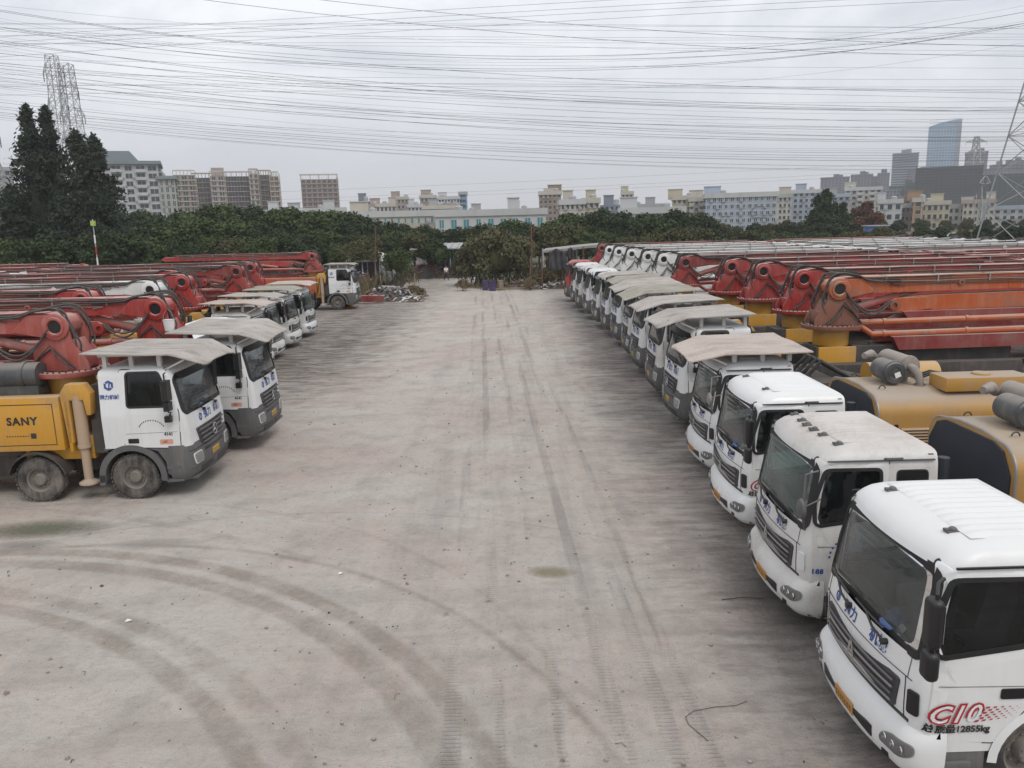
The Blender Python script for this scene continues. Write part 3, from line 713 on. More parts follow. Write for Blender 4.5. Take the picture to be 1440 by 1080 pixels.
def light_cab(root, o):
    S = LIGHT; cab = cab_common(root, S, 'light', o); dirty = o['paint']
    FS = lambda a, b_, f_: frontx(S, a, b_, f_)
    # pressed roof panel with lengthwise ribs
    def roof():
        mb = MB(); nx, ny = 15, 74; xs = np.linspace(S['xr'] + .14, -.78, nx); ys = np.linspace(-.85, .85, ny); g = []
        for i, x in enumerate(xs):
            for j, y in enumerate(ys):
                ex = min(1, i / 1.5, (nx - 1 - i) / 1.5); ey = min(1, j / 3, (ny - 1 - j) / 3)
                ph = (y + .9) / 1.8 * 12; rib = .5 + .5 * math.cos(2 * math.pi * ph); rib = rib ** .45
                g.append((x, y, S['z1'] - .006 + (.008 + .040 * rib) * min(ex, ey) * (1 - .25 * (y / .9) ** 2)))
        mb.add(g, [(i * ny + j, i * ny + j + 1, (i + 1) * ny + j + 1, (i + 1) * ny + j) for i in range(nx - 1) for j in range(ny - 1)])
        return mb.mesh('roof_panel', dirty, True, 60)
    link('roof_panel', cached(('light_roof', dirty), roof), root)
    for y in o.get('lamps', ()):
        def ml():
            mb = MB(); mb.obox((0, 0, .012), (.13, .09, .025)); mb.lathe([(.02, .045), (.045, .042), (.06, .02), (.062, .001)], (-.01, 0, 0), 'z', 12); mb.obox((.055, 0, .03), (.05, .05, .03))
            return mb.mesh('marker_lamp', 'grey_plastic', True, bevel=.006)
        link('marker_lamp', cached('marker', ml), cab, (-.66 - .10 * abs(y), y, 2.752 - .03 * abs(y)))
    def rail():
        mb = MB()
        for sg in (-1, 1): mb.tube([(-1.50, sg * 1.115, 2.60), (-1.50, sg * 1.16, 2.61), (-1.28, sg * 1.16, 2.61), (-1.28, sg * 1.115, 2.60)], .012, 6); mb.box(-1.95, -.50, sg * 1.128 - .012, sg * 1.128 + .012, 2.565, 2.585)
        return mb.mesh('drip_rail', 'grey_plastic' if 'dirty' in dirty else 'seal')
    link('drip_rail', cached(('rail', dirty), rail), cab)
    for sg in (-1, 1):
        def qw(): return patch(MB(), lambda a, b_, f_: sidey(S, sg, a, b_, f_), rpoly([(-1.86, 1.92), (-1.46, 1.92), (-1.46, 2.42), (-1.86, 2.42)], .06), .008, .01, 2).mesh('quarter_window', 'sideglass')
        def qb(): return patch(MB(), lambda a, b_, f_: sidey(S, sg, a, b_, f_), rpoly([(-1.88, 1.90), (-1.44, 1.90), (-1.44, 2.44), (-1.88, 2.44)], .07), .004, .004, 2).mesh('window_seal', 'seal')
        link('window_seal', cached(('qb', sg), qb), cab); link('quarter_window', cached(('qw', sg), qw), cab)
    # grille
    def gr(): return patch(MB(), FS, rpoly([(-.80, .90), (.80, .90), (.86, 1.26), (-.86, 1.26)], .05), .020, .03, 3).mesh('grille', 'dark_grille')
    g_ = link('grille', cached('light_gr', gr), root)
    for i, z in enumerate((.96, 1.04, 1.12, 1.20)):
        def sl():
            mb = MB(); P = [frontx(S, y, z, .042) for y in np.linspace(-.80 - (z - .9) * .12 + .04, .80 + (z - .9) * .12 - .04, 15)]; mb.tube(P, .014, 6); return mb.mesh('slat', 'grey_plastic' if i % 2 else 'steel')
        link('slat', cached(('light_slat', i), sl), g_)
    def emb():
        mb = MB(); c = lambda a, b_: frontx(S, a, 1.10 + b_, .065)
        for q in ([(-.10, -.10), (-.05, -.10), (.02, .12), (-.02, .12)], [(.10, -.10), (.05, -.10), (-.02, .12), (.02, .12)], [(-.06, -.04), (.06, -.04), (.05, .0), (-.05, .0)]): mb.add([c(*p) for p in q], [(0, 1, 2, 3)])
        return mb.mesh('grille_emblem', 'chrome', False)
    link('grille_emblem', cached('light_emb', emb), g_)
    if o.get('ftext', True):
        def ftx():
            mb = MB(); front_text(S, mb, '强力', .17, -.22, 1.435, bold=.004); front_text(S, mb, '机械', .17, .42, 1.435, bold=.004)
            e = emblem(lambda a, b_: frontx(S, -.62 + a, 1.435 + b_, .006), .07); mb.add(e.v, e.f); return mb.mesh('lettering', 'blue_print', False)
        link('lettering', cached('light_ftx', ftx), cab)
    # panel seam below the windscreen
    def seam():
        mb = MB(); P = [frontx(S, y, 1.335, .004) for y in np.linspace(-1.02, 1.02, 25)]; mb.tube(P, .006, 4)
        for sg in (-1, 1): mb.tube([frontx(S, sg * .93, z, .003) for z in np.linspace(.86, 1.33, 6)], .006, 4); mb.tube([frontx(S, sg * .955, z, .004) for z in (1.335, 1.45, 1.56)], .004, 4)
        return mb.mesh('panel_seam', 'seal')
    link('panel_seam', cached('light_seam', seam), cab)
    # bumper
    B = dict(fx=[(.28, -.10), (.36, -.02), (.56, 0), (.72, -.03), (.80, -.09), (.86, -.13)], hw=[(.28, 1.14), (.40, 1.20), (.72, 1.21), (.86, 1.19)], b=.20, rf=.30)
    def bum():
        mb = MB(); zs = [.28, .32, .38, .50, .62, .72, .79, .86]; rows = []
        for z in zs:
            row = [sidey(B, 1, x, z) for x in np.linspace(-.52, -.46, 3)]
            for y in list(np.linspace(1.19, .92, 7)) + list(np.linspace(.8, -.8, 13)) + list(np.linspace(-.92, -1.19, 7)): row.append(frontx(B, y, z))
            row += [sidey(B, -1, x, z) for x in np.linspace(-.46, -.52, 3)]; rows.append(row)
        n = len(rows[0]); mb.v = [tuple(p) for r_ in rows for p in r_]; mb.f = [(i * n + k, i * n + k + 1, (i + 1) * n + k + 1, (i + 1) * n + k) for i in range(len(rows) - 1) for k in range(n - 1)]
        mb.add([r_ + Vector((-.10, 0, 0)) for r_ in rows[0]] + rows[0], [(i, i + 1, n + i + 1, n + i) for i in range(n - 1)])
        return mb.mesh('bumper', dirty, True, 50)
    bu = link('bumper', cached(('light_bum', dirty), bum), root); FB = lambda a, b_, f_: frontx(B, a, b_, f_)
    def bslot():
        mb = MB(); patch(mb, FB, rpoly([(-.62, .42), (.62, .42), (.62, .56), (-.62, .56)], .02), .006, .006, 4)
        for sg in (-1, 1): patch(mb, FB, rpoly([(sg * .78, .36), (sg * .88, .36), (sg * .88, .42), (sg * .78, .42)], .01), .008, .006, 2)
        mb.tube([frontx(S, y, .875, -.004) for y in np.linspace(-1.0, 1.0, 15)], .022, 5); return mb.mesh('bumper_slot', 'black')
    link('bumper_slot', cached('light_slot', bslot), bu)
    for sg in (-1, 1):
        near = sg in o.get('mirrors', (-1, 1))
        def hl(): return patch(MB(), FB, rpoly([(sg * .76, .50), (sg * 1.04, .50), (sg * 1.14, .57), (sg * 1.13, .67), (sg * .92, .66), (sg * .78, .60)], .05), .022, .02, 4).mesh('headlight', 'lampglass')
        def hb(): return patch(MB(), FB, rpoly([(sg * .75, .49), (sg * 1.05, .49), (sg * 1.15, .56), (sg * 1.14, .68), (sg * .91, .67), (sg * .77, .61)], .05), .010, .01, 3).mesh('lamp_bowl', 'steel')
        h = link('headlight', cached(('light_hl', sg), hl), bu); link('lamp_bowl', cached(('light_hb', sg), hb), bu)
        def bulb():
            mb = MB()
            for y in (.83, .95, 1.05): c = frontx(B, sg * y, .58, .012); mb.lathe([(0, .045), (.01, .04), (-.004, .018), (.012, .001)], c, 'x', 12)
            return mb.mesh('reflector', 'chrome')
        link('reflector', cached(('light_bulb', sg), bulb), bu)
        def vent(): return patch(MB(), FS, rpoly([(sg * .99, .98), (sg * 1.10, .98), (sg * 1.10, 1.24), (sg * .99, 1.24)], .03), .022, .02, 2).mesh('corner_vent', o.get('vent', 'black'))
        link('corner_vent', cached(('light_vent', sg, o.get('vent', 'black')), vent), cab)
        def arch():
            mb = MB(); x0 = S['wheel']; SS = lambda a, b_, f_: sidey(S, sg, a, max(.45, b_), f_)
            A = [(x0 + .575 * math.cos(R(a)), .50 + .575 * math.sin(R(a))) for a in np.linspace(0, 180, 19)]; Bq = [(x0 + .66 * math.cos(R(a)), .50 + .66 * math.sin(R(a))) for a in np.linspace(0, 180, 19)]
            mb.ring([SS(*p, .03) for p in A], [SS(*p, .012) for p in Bq], closed=False); mb.ring([SS(*p, .03) for p in A], [SS(*p, -.40) for p in A], closed=False)
            return mb.mesh('wheel_arch', dirty)
        link('wheel_arch', cached(('light_arch', sg, dirty), arch), root)
        def step():
            mb = MB(); mb.prism([(-.95, .30), (-.34, .30), (-.30, .62), (-.95, .62)], sg * 1.02, sg * 1.15); mb.prism([(-.80, .42), (-.40, .42), (-.40, .52), (-.80, .52)], sg * 1.14, sg * 1.19); return mb.mesh('step', 'grey_plastic', True, bevel=.015)
        link('step', cached(('light_step', sg), step), root)
        def mir():
            mb = MB(); y0 = sg * 1.17; s2 = o.get('mirror', 'slab')
            if s2 == 'slab':
                mb.tube([(-.36, y0, 2.50), (-.26, sg * 1.26, 2.50), (-.20, sg * 1.36, 2.44), (-.20, sg * 1.36, 1.70), (-.24, sg * 1.26, 1.52), (-.30, y0, 1.50)], .020, 7)
                mb.rbox((-.20, sg * 1.33, 2.14), (.13, .20, .50), .055); mb.rbox((-.20, sg * 1.33, 1.70), (.13, .19, .30), .055)
                return mb.mesh('mirror', 'black', True, 50)
            mb.tube([(-.36, y0, 2.46), (-.12, sg * 1.36, 2.48), (-.10, sg * 1.38, 1.90), (-.22, y0, 1.62)], .016, 7); mb.tube([(-.42, sg * 1.15, 2.05), (-.10, sg * 1.38, 2.02)], .012, 6)
            c = Vector((-.09, sg * 1.37, 2.0)); mb.lathe([(-.03, .001), (-.03, .10), (0, .145), (.03, .13), (.06, .06), (.065, .001)], c, 'x', 20)
            return mb.mesh('mirror', 'steel' if s2 == 'round' else 'grey_plastic')
        if not near: continue
        mi = link('mirror', cached(('light_mir', sg, o.get('mirror', 'slab')), mir), root)
        if o.get('mirror', 'slab') == 'slab': link('mirror_glass', cached(('light_mg', sg), lambda: MB().obox((-.267, sg * 1.33, 2.14), (.006, .15, .38)).mesh('mirror_glass', 'mirror_glass', False)), mi)
    if o.get('plate', True): plate(bu, lambda a, b_, f_: frontx(B, a + .05, b_ + .50, f_), 'plate_orange')
    if o.get('c10'):
        red = MB(); wh = MB(); bk = MB()
        for sg in (1,):
            side_text(S, red, sg, 'C10', .27, -.56, 1.06, bold=.024, shear=.35, off=.020, spacing=1.12, rot=.03)
            side_text(S, wh, sg, 'C10', .27, -.56, 1.06, bold=.002, shear=.35, off=.0225, spacing=1.12, rot=.03)
            side_text(S, bk, sg, '总质量12855kg', .100, -.62, .895, bold=.004, off=.021)
            for c in range(11):
                for q in range(6):
                    s_ = .024 * (1 - c / 13); u = .30 + c * .036 + q * .012; zz = .985 + q * .030 * (1 - c * .02) + c * .004
                    if (c + q) % 2: continue
                    xx = (-.50) - sg * u
                    red.add([sidey(S, sg, xx - sg * a, zz + b_, .020) for a, b_ in ((-s_, -s_ * .55), (s_ * .7, -s_ * .35), (s_, s_ * .55), (-s_ * .7, s_ * .35))], [(0, 1, 2, 3)])
        l_ = link('lettering', red.mesh('lettering', 'red_print', False), cab); link('lettering', wh.mesh('lettering', 'white_print', False), cab); link('lettering', bk.mesh('lettering', 'black_print', False), cab)
    if o.get('disc'):
        mb = MB(); m2 = MB()
        for sg in (-1, 1):
            pts = [(-.84 + .19 * math.cos(a), 1.22 + .19 * math.sin(a)) for a in np.linspace(0, math.pi, 14)]
            mb.add([sidey(S, sg, a, b_, .013) for a, b_ in pts], [tuple(range(14))])
            for a in np.linspace(0, math.pi, 13):
                x, z = -.84 + .27 * math.cos(a), 1.22 + .27 * math.sin(a)
                m2.add([sidey(S, sg, x + i, z + j, .013) for i, j in ((-.014, -.016), (.014, -.016), (.014, .016), (-.014, .016))], [(0, 1, 2, 3)])
            side_text(S, m2, sg, '188', .10, -.42, 1.00, bold=.004, off=.014, spacing=1.1)
        link('door_sticker', mb.mesh('door_sticker', 'blue_faint', False), cab); link('door_marks', m2.mesh('door_marks', 'blue_print', False), cab)
    if o.get('visor'): add_visor(root, o, S)
# ------------------------------------------------------------------ pump gear
def arc_path(p0, p1, lift, n=9, side=(0, 0, 0)):
    p0 = Vector(p0); p1 = Vector(p1); s_ = Vector(side)
    return [p0.lerp(p1, k / (n - 1)) + (Vector((0, 0, lift)) + s_) * math.sin(math.pi * k / (n - 1)) for k in range(n)]
def boom(root, o):
    """slewing turret and folded placing boom; the pin stands at x = tx, the arms run back from there"""
    tx, L_, c1, c2, tc = o['tx'], o['blen'], o['bcol'], o.get('bcol2', o['bcol']), o.get('tcol', o['bcol']); key = (L_, c1, c2, tc, o.get('style', 0))
    B = link('boom_base', cached(('bbase', o.get('basecol', 'yellow')), lambda: MB().box(-.55, .55, -.55, .55, 1.0, 2.35).cyl((0, 0, 2.2), (0, 0, 2.84), .50, n=24).box(-.8, .8, -.95, .95, .95, 1.5).mesh('boom_base', o.get('basecol', 'yellow'), True, bevel=.03)), root, (tx, 0, 0))
    def tur():
        mb = MB()
        for y in (-.36, .36):
            prof = [(-.62, 2.95), (.66, 2.95), (.62, 3.15), (.30, 3.70), (.28, 4.02), (.16, 4.22), (-.10, 4.26), (-.26, 4.12), (-.30, 3.85), (-.62, 3.35)]
            mb.prism(prof, y - .035, y + .035)
        mb.box(.42, .50, -.34, .34, 2.97, 3.35); mb.box(-.5, .5, -.33, .33, 2.96, 3.06); mb.obox((.36, 0, 3.45), (.05, .66, .5), Matrix.Rotation(R(-28), 3, 'Y'))
        return mb.mesh('turret', tc, True, 30, bevel=.012)
    T = link('turret', cached(('tur', tc), tur), root, (tx, 0, 0))
    def ring_():
        mb = MB(); mb.lathe([(2.84, .50), (2.84, .82), (2.90, .84), (2.955, .84), (2.96, .60)], (0, 0, 0), 'z', 36)
        return mb.mesh('slew_ring', tc, True, 30)
    link('slew_ring', cached(('slew', tc), ring_), T)
    def bolts():
        mb = MB()
        for k in range(36): a = 2 * math.pi * k / 36; mb.cyl((.78 * math.cos(a), .78 * math.sin(a), 2.95), (.78 * math.cos(a), .78 * math.sin(a), 2.995), .022, n=6)
        return mb.mesh('ring_bolt', 'chassis')
    rb_ = link('ring_bolt', cached('bolts', bolts), T); rb_['kind'] = 'stuff'
    for s_ in (-1, 1):
      def pin():
            mb = MB()
            mb.lathe([(s_ * .40, .17), (s_ * .40, .31), (s_ * .46, .31), (s_ * .475, .285), (s_ * .475, .23), (s_ * .50, .22), (s_ * .50, .17), (s_ * .445, .15)], (0, 0, 4.0), 'y', 26)
            return mb.mesh('pin_boss', c1)
      link('pin_boss', cached(('pin', c1, s_), pin), T)
    link('pin_bore', cached('bore', lambda: MB().lathe([(-.452, .001), (-.452, .15), (.452, .15), (.452, .001)], (0, 0, 4.0), 'y', 20).mesh('pin_bore', 'black')), T)
    # first arm
    def arm1():
        mb = MB(); s_ = [(.16, 4.22), (-.25, 4.30), (-L_ * .55, 4.30), (-L_, 4.20), (-L_ - .25, 4.0), (-L_, 3.90), (-L_ * .55, 3.88), (-1.2, 3.84), (-.45, 3.74), (.0, 3.76), (.24, 3.9), (.26, 4.08)]
        mb.prism(s_, -.25, .25)
        for y in (-.29, .29): mb.prism([(.26, 4.02), (.12, 4.24), (-.7, 4.27), (-1.1, 3.88), (-.3, 3.72), (.12, 3.78)], y - .02, y + .02)
        for x in np.arange(-1.6, -L_, -1.7): mb.prism([(x, 3.90), (x - .07, 3.90), (x - .07, 4.28), (x, 4.28)], -.262, .262)
        mb.prism([(-.3, 4.30), (-L_ * .9, 4.30), (-L_ * .9, 4.325), (-.3, 4.325)], -.29, .29)
        return mb.mesh('boom_arm', c1, True, 30, bevel=.008, seg=1)
    link('boom_arm', cached(('arm1', L_, c1), arm1), root, (tx, 0, 0))
    def arm2():
        mb = MB(); x0 = -1.75
        mb.prism([(x0 + .25, 3.50), (x0 + .15, 3.34), (x0 - .1, 3.28), (-L_ * .6, 3.34), (-L_, 3.42), (-L_ - .15, 3.6), (-L_, 3.74), (-L_ * .5, 3.78), (x0 - .8, 3.74), (x0, 3.66)], -.20, .20)
        for y in (-.235, .235): mb.prism([(x0 + .28, 3.48), (x0 + .1, 3.28), (x0 - .35, 3.26), (x0 - 1.1, 3.36), (x0 - .9, 3.70), (x0, 3.68)], y - .018, y + .018)
        return mb.mesh('boom_arm', c2, True, 30, bevel=.008, seg=1)
    link('boom_arm', cached(('arm2', L_, c2), arm2), root, (tx, 0, 0))
    def arm3():
        mb = MB(); mb.prism([(-2.0, 3.18), (-L_, 3.24), (-L_ - .2, 3.12), (-L_ + .1, 2.98), (-2.0, 2.92), (-1.7, 3.05)], -.17, .17)
        mb.prism([(-1.3, 2.72), (-L_ + .5, 2.78), (-L_ + .5, 2.46), (-1.3, 2.40)], -.17, .17); mb.prism([(-1.5, 2.62), (-L_ + .9, 2.66), (-L_ + .9, 2.30), (-1.7, 2.24)], .52, .72); mb.prism([(-1.9, 3.30), (-L_ + .3, 3.36), (-L_ + .3, 3.14), (-2.1, 3.06)], .26, .40); return mb.mesh('boom_arm', 'red_dark' if c2.startswith(('red', 'or')) else c2, True, 30)
    link('boom_arm', cached(('arm3', L_, c2), arm3), root, (tx, 0, 0))
    for s_ in (-1, 1):
        link('pin_boss', cached(('boss2', tc, s_), lambda: MB().lathe([(s_ * .24, .07), (s_ * .24, .15), (s_ * .30, .15), (s_ * .31, .07)], (-1.7, 0, 3.48), 'y', 18).mesh('pin_boss', tc)), root, (tx, 0, 0))
        link('pin_boss', cached(('boss3', tc, s_), lambda: MB().lathe([(s_ * .26, .05), (s_ * .26, .09), (s_ * .30, .09), (s_ * .31, .04)], (-3.6, 0, 4.1), 'y', 14).mesh('pin_boss', tc)), root, (tx, 0, 0))
    for q in range(8):
        def hl_():
            s2 = 1 if q % 2 else -1; z = 4.22 - .045 * (q // 2); mb = MB(); mb.tube([(-.9 - .15 * q, s2 * .285, z - .05)] + [(x, s2 * (.285 + .006 * math.sin(x * 3 + q)), z + .012 * math.sin(x * 1.7 + q)) for x in np.arange(-1.5, -L_ + .6, -.7)], .013, 5); return mb.mesh('hydraulic_line', 'rust' if q % 3 else 'steel')
        link('hydraulic_line', cached(('hline', q, L_), hl_), root, (tx, 0, 0))
    def cyl_():
        mb = MB(); mb.cyl((-.35, 0, 3.30), (-1.9, 0, 3.72), .12, n=16); mb.cyl((-1.9, 0, 3.72), (-2.5, 0, 3.86), .06, n=12); mb.cyl((-.40, 0, 3.31), (-.52, 0, 3.34), .15, n=16)
        return mb.mesh('lift_cylinder', 'red_faded')
    link('lift_cylinder', cached('cyl1', cyl_), root, (tx, 0, 0))
    def cyl2():
        mb = MB(); mb.cyl((-2.6, -.38, 3.28), (-5.2, -.36, 3.62), .085, n=12); mb.cyl((-5.2, -.36, 3.62), (-6.4, -.34, 3.78), .05, n=10); mb.cyl((-5.1, -.36, 3.60), (-5.3, -.36, 3.63), .11, n=12)
        return mb.mesh('fold_cylinder', 'red_faded')
    link('fold_cylinder', cached('cyl2', cyl2), root, (tx, 0, 0))
    # concrete delivery line, both flanks
    for q, (y, z, x1, c) in enumerate(((.42, 3.02, -L_ + .6, c2), (.46, 2.68, -L_ + 1.4, c2), (-.42, 3.10, -L_ + .4, 'red_faded'))):
        def pipe():
            mb = MB(); P = [(-.6, y * .6, 2.98), (-1.0, y, z), (-3, y, z + .02), (x1, y, z + .10)]; mb.tube(P, .088, 10)
            for x in np.arange(-1.3, x1, -2.4): zz = z + .10 * (x + 1) / (x1 + 1); mb.cyl((x, y, zz), (x - .09, y, zz), .11, n=12)
            return mb.mesh('delivery_pipe', c)
        link('delivery_pipe', cached(('pipe', q, L_, c), pipe), root, (tx, 0, 0))
    # hydraulic hoses: a loop round the joint and a bundle lying along the arm
    for q in range(6):
        def ho():
            s_ = 1 if q % 2 else -1; y = s_ * (.40 + .022 * q); mb = MB(); r_ = random.Random(q)
            j = lambda s__: r_.uniform(-s__, s__); P = [Vector((.35 - .05 * q, y * .7, 3.0)), Vector((.42 + j(.08), y * .75, 3.45 + j(.1))), Vector((.36 + j(.06), y * .75, 3.95 + j(.06))), Vector((.10 + j(.08), y * .75, 4.34 + .016 * q)), Vector((-.5, y * .68, 4.36 + j(.03))), Vector((-1.0, y * .68, 4.30 - .02 * q)), Vector((-2.0, y * .66, 4.33 - .03 * q))]
            Q = []
            for i in range(len(P) - 1):
                for k in range(4):
                    t_ = k / 4; a, b_, c, d = P[max(i - 1, 0)], P[i], P[i + 1], P[min(i + 2, len(P) - 1)]
                    Q.append(.5 * ((2 * b_) + (c - a) * t_ + (2 * a - 5 * b_ + 4 * c - d) * t_ ** 2 + (3 * b_ - a - 3 * c + d) * t_ ** 3))
            if q < o.get('toph', 3): Q += [Vector((x, y * (.62 + .05 * math.sin(x * 2 + q)), 4.33 - .022 * q + .015 * math.sin(x * 1.3 + q))) for x in np.arange(-2.5, -L_ + .5, -.6)]
            mb.tube(Q, .016 + .005 * (q % 3), 6); return mb.mesh('hose', 'hose')
        link('hose', cached(('hose', q, L_ if q < o.get('toph', 3) else 0), ho), root, (tx, 0, 0))
    for q in range(4):
        def hl():
            mb = MB(); y = (-.40, .40, -.48, .48)[q]; r_ = random.Random(q + 9)
            mb.tube(arc_path((-.15, y, 3.95), (-1.5, y, 3.62), -.42 - .1 * (q // 2), 12, (0, .1 * (1 if y > 0 else -1), 0)), .026, 6)
            mb.tube([(.32, y, 3.0), (.1 - .05 * q, y * 1.05, 3.25), (-.15, y * 1.02, 3.5 + .04 * q), (-.45, y, 3.3), (-.7, y * .9, 3.0)], .022, 6); return mb.mesh('hose', 'hose')
        link('hose', cached(('hoseb', q), hl), root, (tx, 0, 0))
    def clampers():
        mb = MB()
        for x in np.arange(-1.4, -L_ + .6, -1.5): mb.box(x - .02, x + .02, -.30, .30, 4.13, 4.335)
        return mb.mesh('hose_clamp', 'steel', False)
    hc_ = link('hose_clamp', cached(('clamp', L_), clampers), root, (tx, 0, 0)); hc_['kind'] = 'stuff'

def pump_body(root, o):
    L_ = o['length']; bc = o.get('box', 'yellow')
    for sg in (-1, 1):
        def bx():
            mb = MB(); y0, y1 = sorted((sg * .86, sg * 1.22)); mb.box(-L_ + 1.6, -2.98, y0, y1, 1.25, o.get('bt', 2.50)); return mb.mesh('side_box', bc, True, bevel=.02)
        b_ = link('side_box', cached(('sbox', sg, L_, bc, o.get('bt', 2.5)), bx), root)
        def fr():
            mb = MB(); y = sg * 1.224
            for x0 in np.arange(-3.15, -L_ + 3.2, -1.62):
                x1 = x0 - 1.5
                for (a, c, d, e) in ((x0, x1, 1.38, 1.40), (x0, x1, 2.33, 2.35), (x0, x0 + .02, 1.38, 2.35), (x1, x1 + .02, 1.38, 2.35)):
                    mb.box(min(a, c), max(a, c), min(y, y - sg * .01), max(y, y + sg * .004), d, e)
            return mb.mesh('panel_joint', 'rust', False)
        if o.get('bt', 2.5) > 2.4: link('panel_joint', cached(('sfr', sg, L_), fr), b_)
        def tx_():
            mb = MB(); letters(mb, 'SANY', .25, lambda a, c: Vector((-3.86 - sg * a, sg * 1.2275, 1.95 + c)), .010, spacing=1.15)
            for k in range(9): mb.box(-4.25 + .06 * k, -4.22 + .06 * k, min(sg * 1.224, sg * 1.228), max(sg * 1.224, sg * 1.228), 1.60, 1.62)
            mb.box(-3.70, -3.58, min(sg * 1.224, sg * 1.229), max(sg * 1.224, sg * 1.229), 1.55, 1.67)
            return mb.mesh('lettering', 'black_print', False)
        if o.get('bt', 2.5) > 2.4: link('lettering', cached(('stx', sg), tx_), b_)
        def leg_head():
            mb = MB(); y0, y1 = sg * .95, sg * 1.20
            mb.prism([(-2.40, 2.05), (-2.36, 2.55), (-2.50, 2.78), (-2.90, 2.78), (-3.05, 2.56), (-2.98, 1.40), (-2.86, 1.40), (-2.86, 2.40), (-2.54, 2.40), (-2.50, 2.05)], y0, y1)
            mb.prism([(-2.98, 1.2), (-2.90, 1.2), (-2.90, 2.4), (-2.98, 2.4)], y0, y1)
            return mb.mesh('outrigger_arm', 'yellow', True, bevel=.015)
        link('outrigger_arm', cached(('lh', sg), leg_head), root, (.10, 0, 0))
        def leg_c():
            mb = MB(); x = -2.60; y = sg * 1.08; mb.cyl((x, y, 1.30), (x, y, 2.50), .135, n=18); mb.cyl((x, y, .42), (x, y, 1.32), .10, n=16); mb.cyl((x, y, 1.27), (x, y, 1.34), .15, n=18)
            mb.lathe([(.40, .001), (.40, .22), (.44, .22), (.50, .11), (.52, .10)], (x, y, 0), 'z', 18); return mb.mesh('outrigger_leg', 'leg_steel')
        link('outrigger_leg', cached(('lc', sg), leg_c), root)
        for xa in o['axles'][1:]:
            def mg():
                mb = MB(); A = [(.66 * math.cos(R(a)), .56 + .66 * math.sin(R(a))) for a in np.linspace(10, 170, 13)]
                mb.ring([Vector((a, sg * .74, b2)) for a, b2 in A], [Vector((a, sg * 1.24, b2)) for a, b2 in A], closed=False); mb.ring([Vector((a, sg * 1.24, b2)) for a, b2 in A], [Vector((a, sg * 1.24, b2 - .05)) for a, b2 in A], closed=False)
                return mb.mesh('mudguard', 'chassis')
            link('mudguard', cached(('mg', sg), mg), root, (xa, 0, 0))
    def tank():
        mb = MB(); mb.cyl((-3.6, -.62, 2.92), (-6.6, -.62, 2.92), .30, n=24); mb.cyl((-3.9, -.62, 2.92), (-3.98, -.62, 2.92), .32, n=24); mb.cyl((-5.4, -.62, 2.92), (-5.48, -.62, 2.92), .32, n=24)
        mb.box(-6.6, -3.6, -.85, -.4, 2.5, 2.7); return mb.mesh('water_tank', 'filter_dark')
    if o.get('tank'): link('water_tank', cached('tank', tank), root)
    def deck():
        mb = MB(); mb.box(-L_ + 1.2, -2.9, -.86, .86, 1.05, 1.60); mb.box(-L_ + 2.6, -4.4, -.7, .7, .5, 1.05); mb.box(-3.2, -2.0, -.5, .5, .55, 1.05); mb.box(-L_ + 1.5, -4.2, -.5, .5, 1.6, 2.35)
        for x in (-5, -6.4, -7.8): mb.cyl((x, -.3, 2.3), (x - .8, .3, 2.3), .16, n=12)
        mb.box(-L_, -L_ + 1.2, -.8, .8, .6, 1.6); return mb.mesh('pump_deck', 'chassis', True, bevel=.02)
    link('pump_deck', cached(('deck', L_), deck), root)
    def hopper():
        mb = MB(); mb.prism([(-L_ + .5, .7), (-L_ - .2, .8), (-L_ - .6, 1.6), (-L_ + .7, 1.6)], -.9, .9); return mb.mesh('hopper', o.get('bcol', 'red'))
    link('hopper', cached(('hop', L_, o.get('bcol')), hopper), root)
    boom(root, o)
    def back():
        mb = MB(); mb.box(-2.42, -2.12, -1.0, 1.0, 1.1, 1.9); mb.cyl((-2.3, .7, 1.2), (-2.3, .7, 2.9), .09, n=12); mb.box(-2.38, -2.16, -.9, -.3, 1.9, 2.7)
        for k in range(6): mb.tube([(-2.2, -.2 + .12 * k, 2.0), (-2.5, -.3 + .12 * k, 2.5), (-2.3, -.2 + .1 * k, 3.0)], .025, 6)
        return mb.mesh('cab_back_equipment', 'chassis')
    link('cab_back_equipment', cached('back', back), root)

def flat_bed(root, o):
    link('flat_bed', cached('flatbed', lambda: MB().box(-8.0, -2.4, -1.1, 1.1, 1.08, 1.3).box(-3.2, -2.5, -.95, .95, 1.3, 2.2).box(-7.6, -3.6, -.7, .7, 1.3, 1.9).mesh('flat_bed', 'chassis', True, bevel=.02)), root)
    for k in range(4): link('hose', cached(('fbh', k), lambda: MB().tube([(-2.6, -.6 + .3 * k, 2.2), (-2.9, -.5 + .3 * k, 2.6), (-3.6, -.4 + .25 * k, 2.2), (-4.6, -.5 + .3 * k, 1.95)], .05, 7).mesh('hose', 'hose')), root)
    link('hydraulic_tank', cached('fbt', lambda: MB().cyl((-4.0, .3, 2.2), (-5.6, .3, 2.2), .32, n=20).mesh('hydraulic_tank', 'yellow')), root)

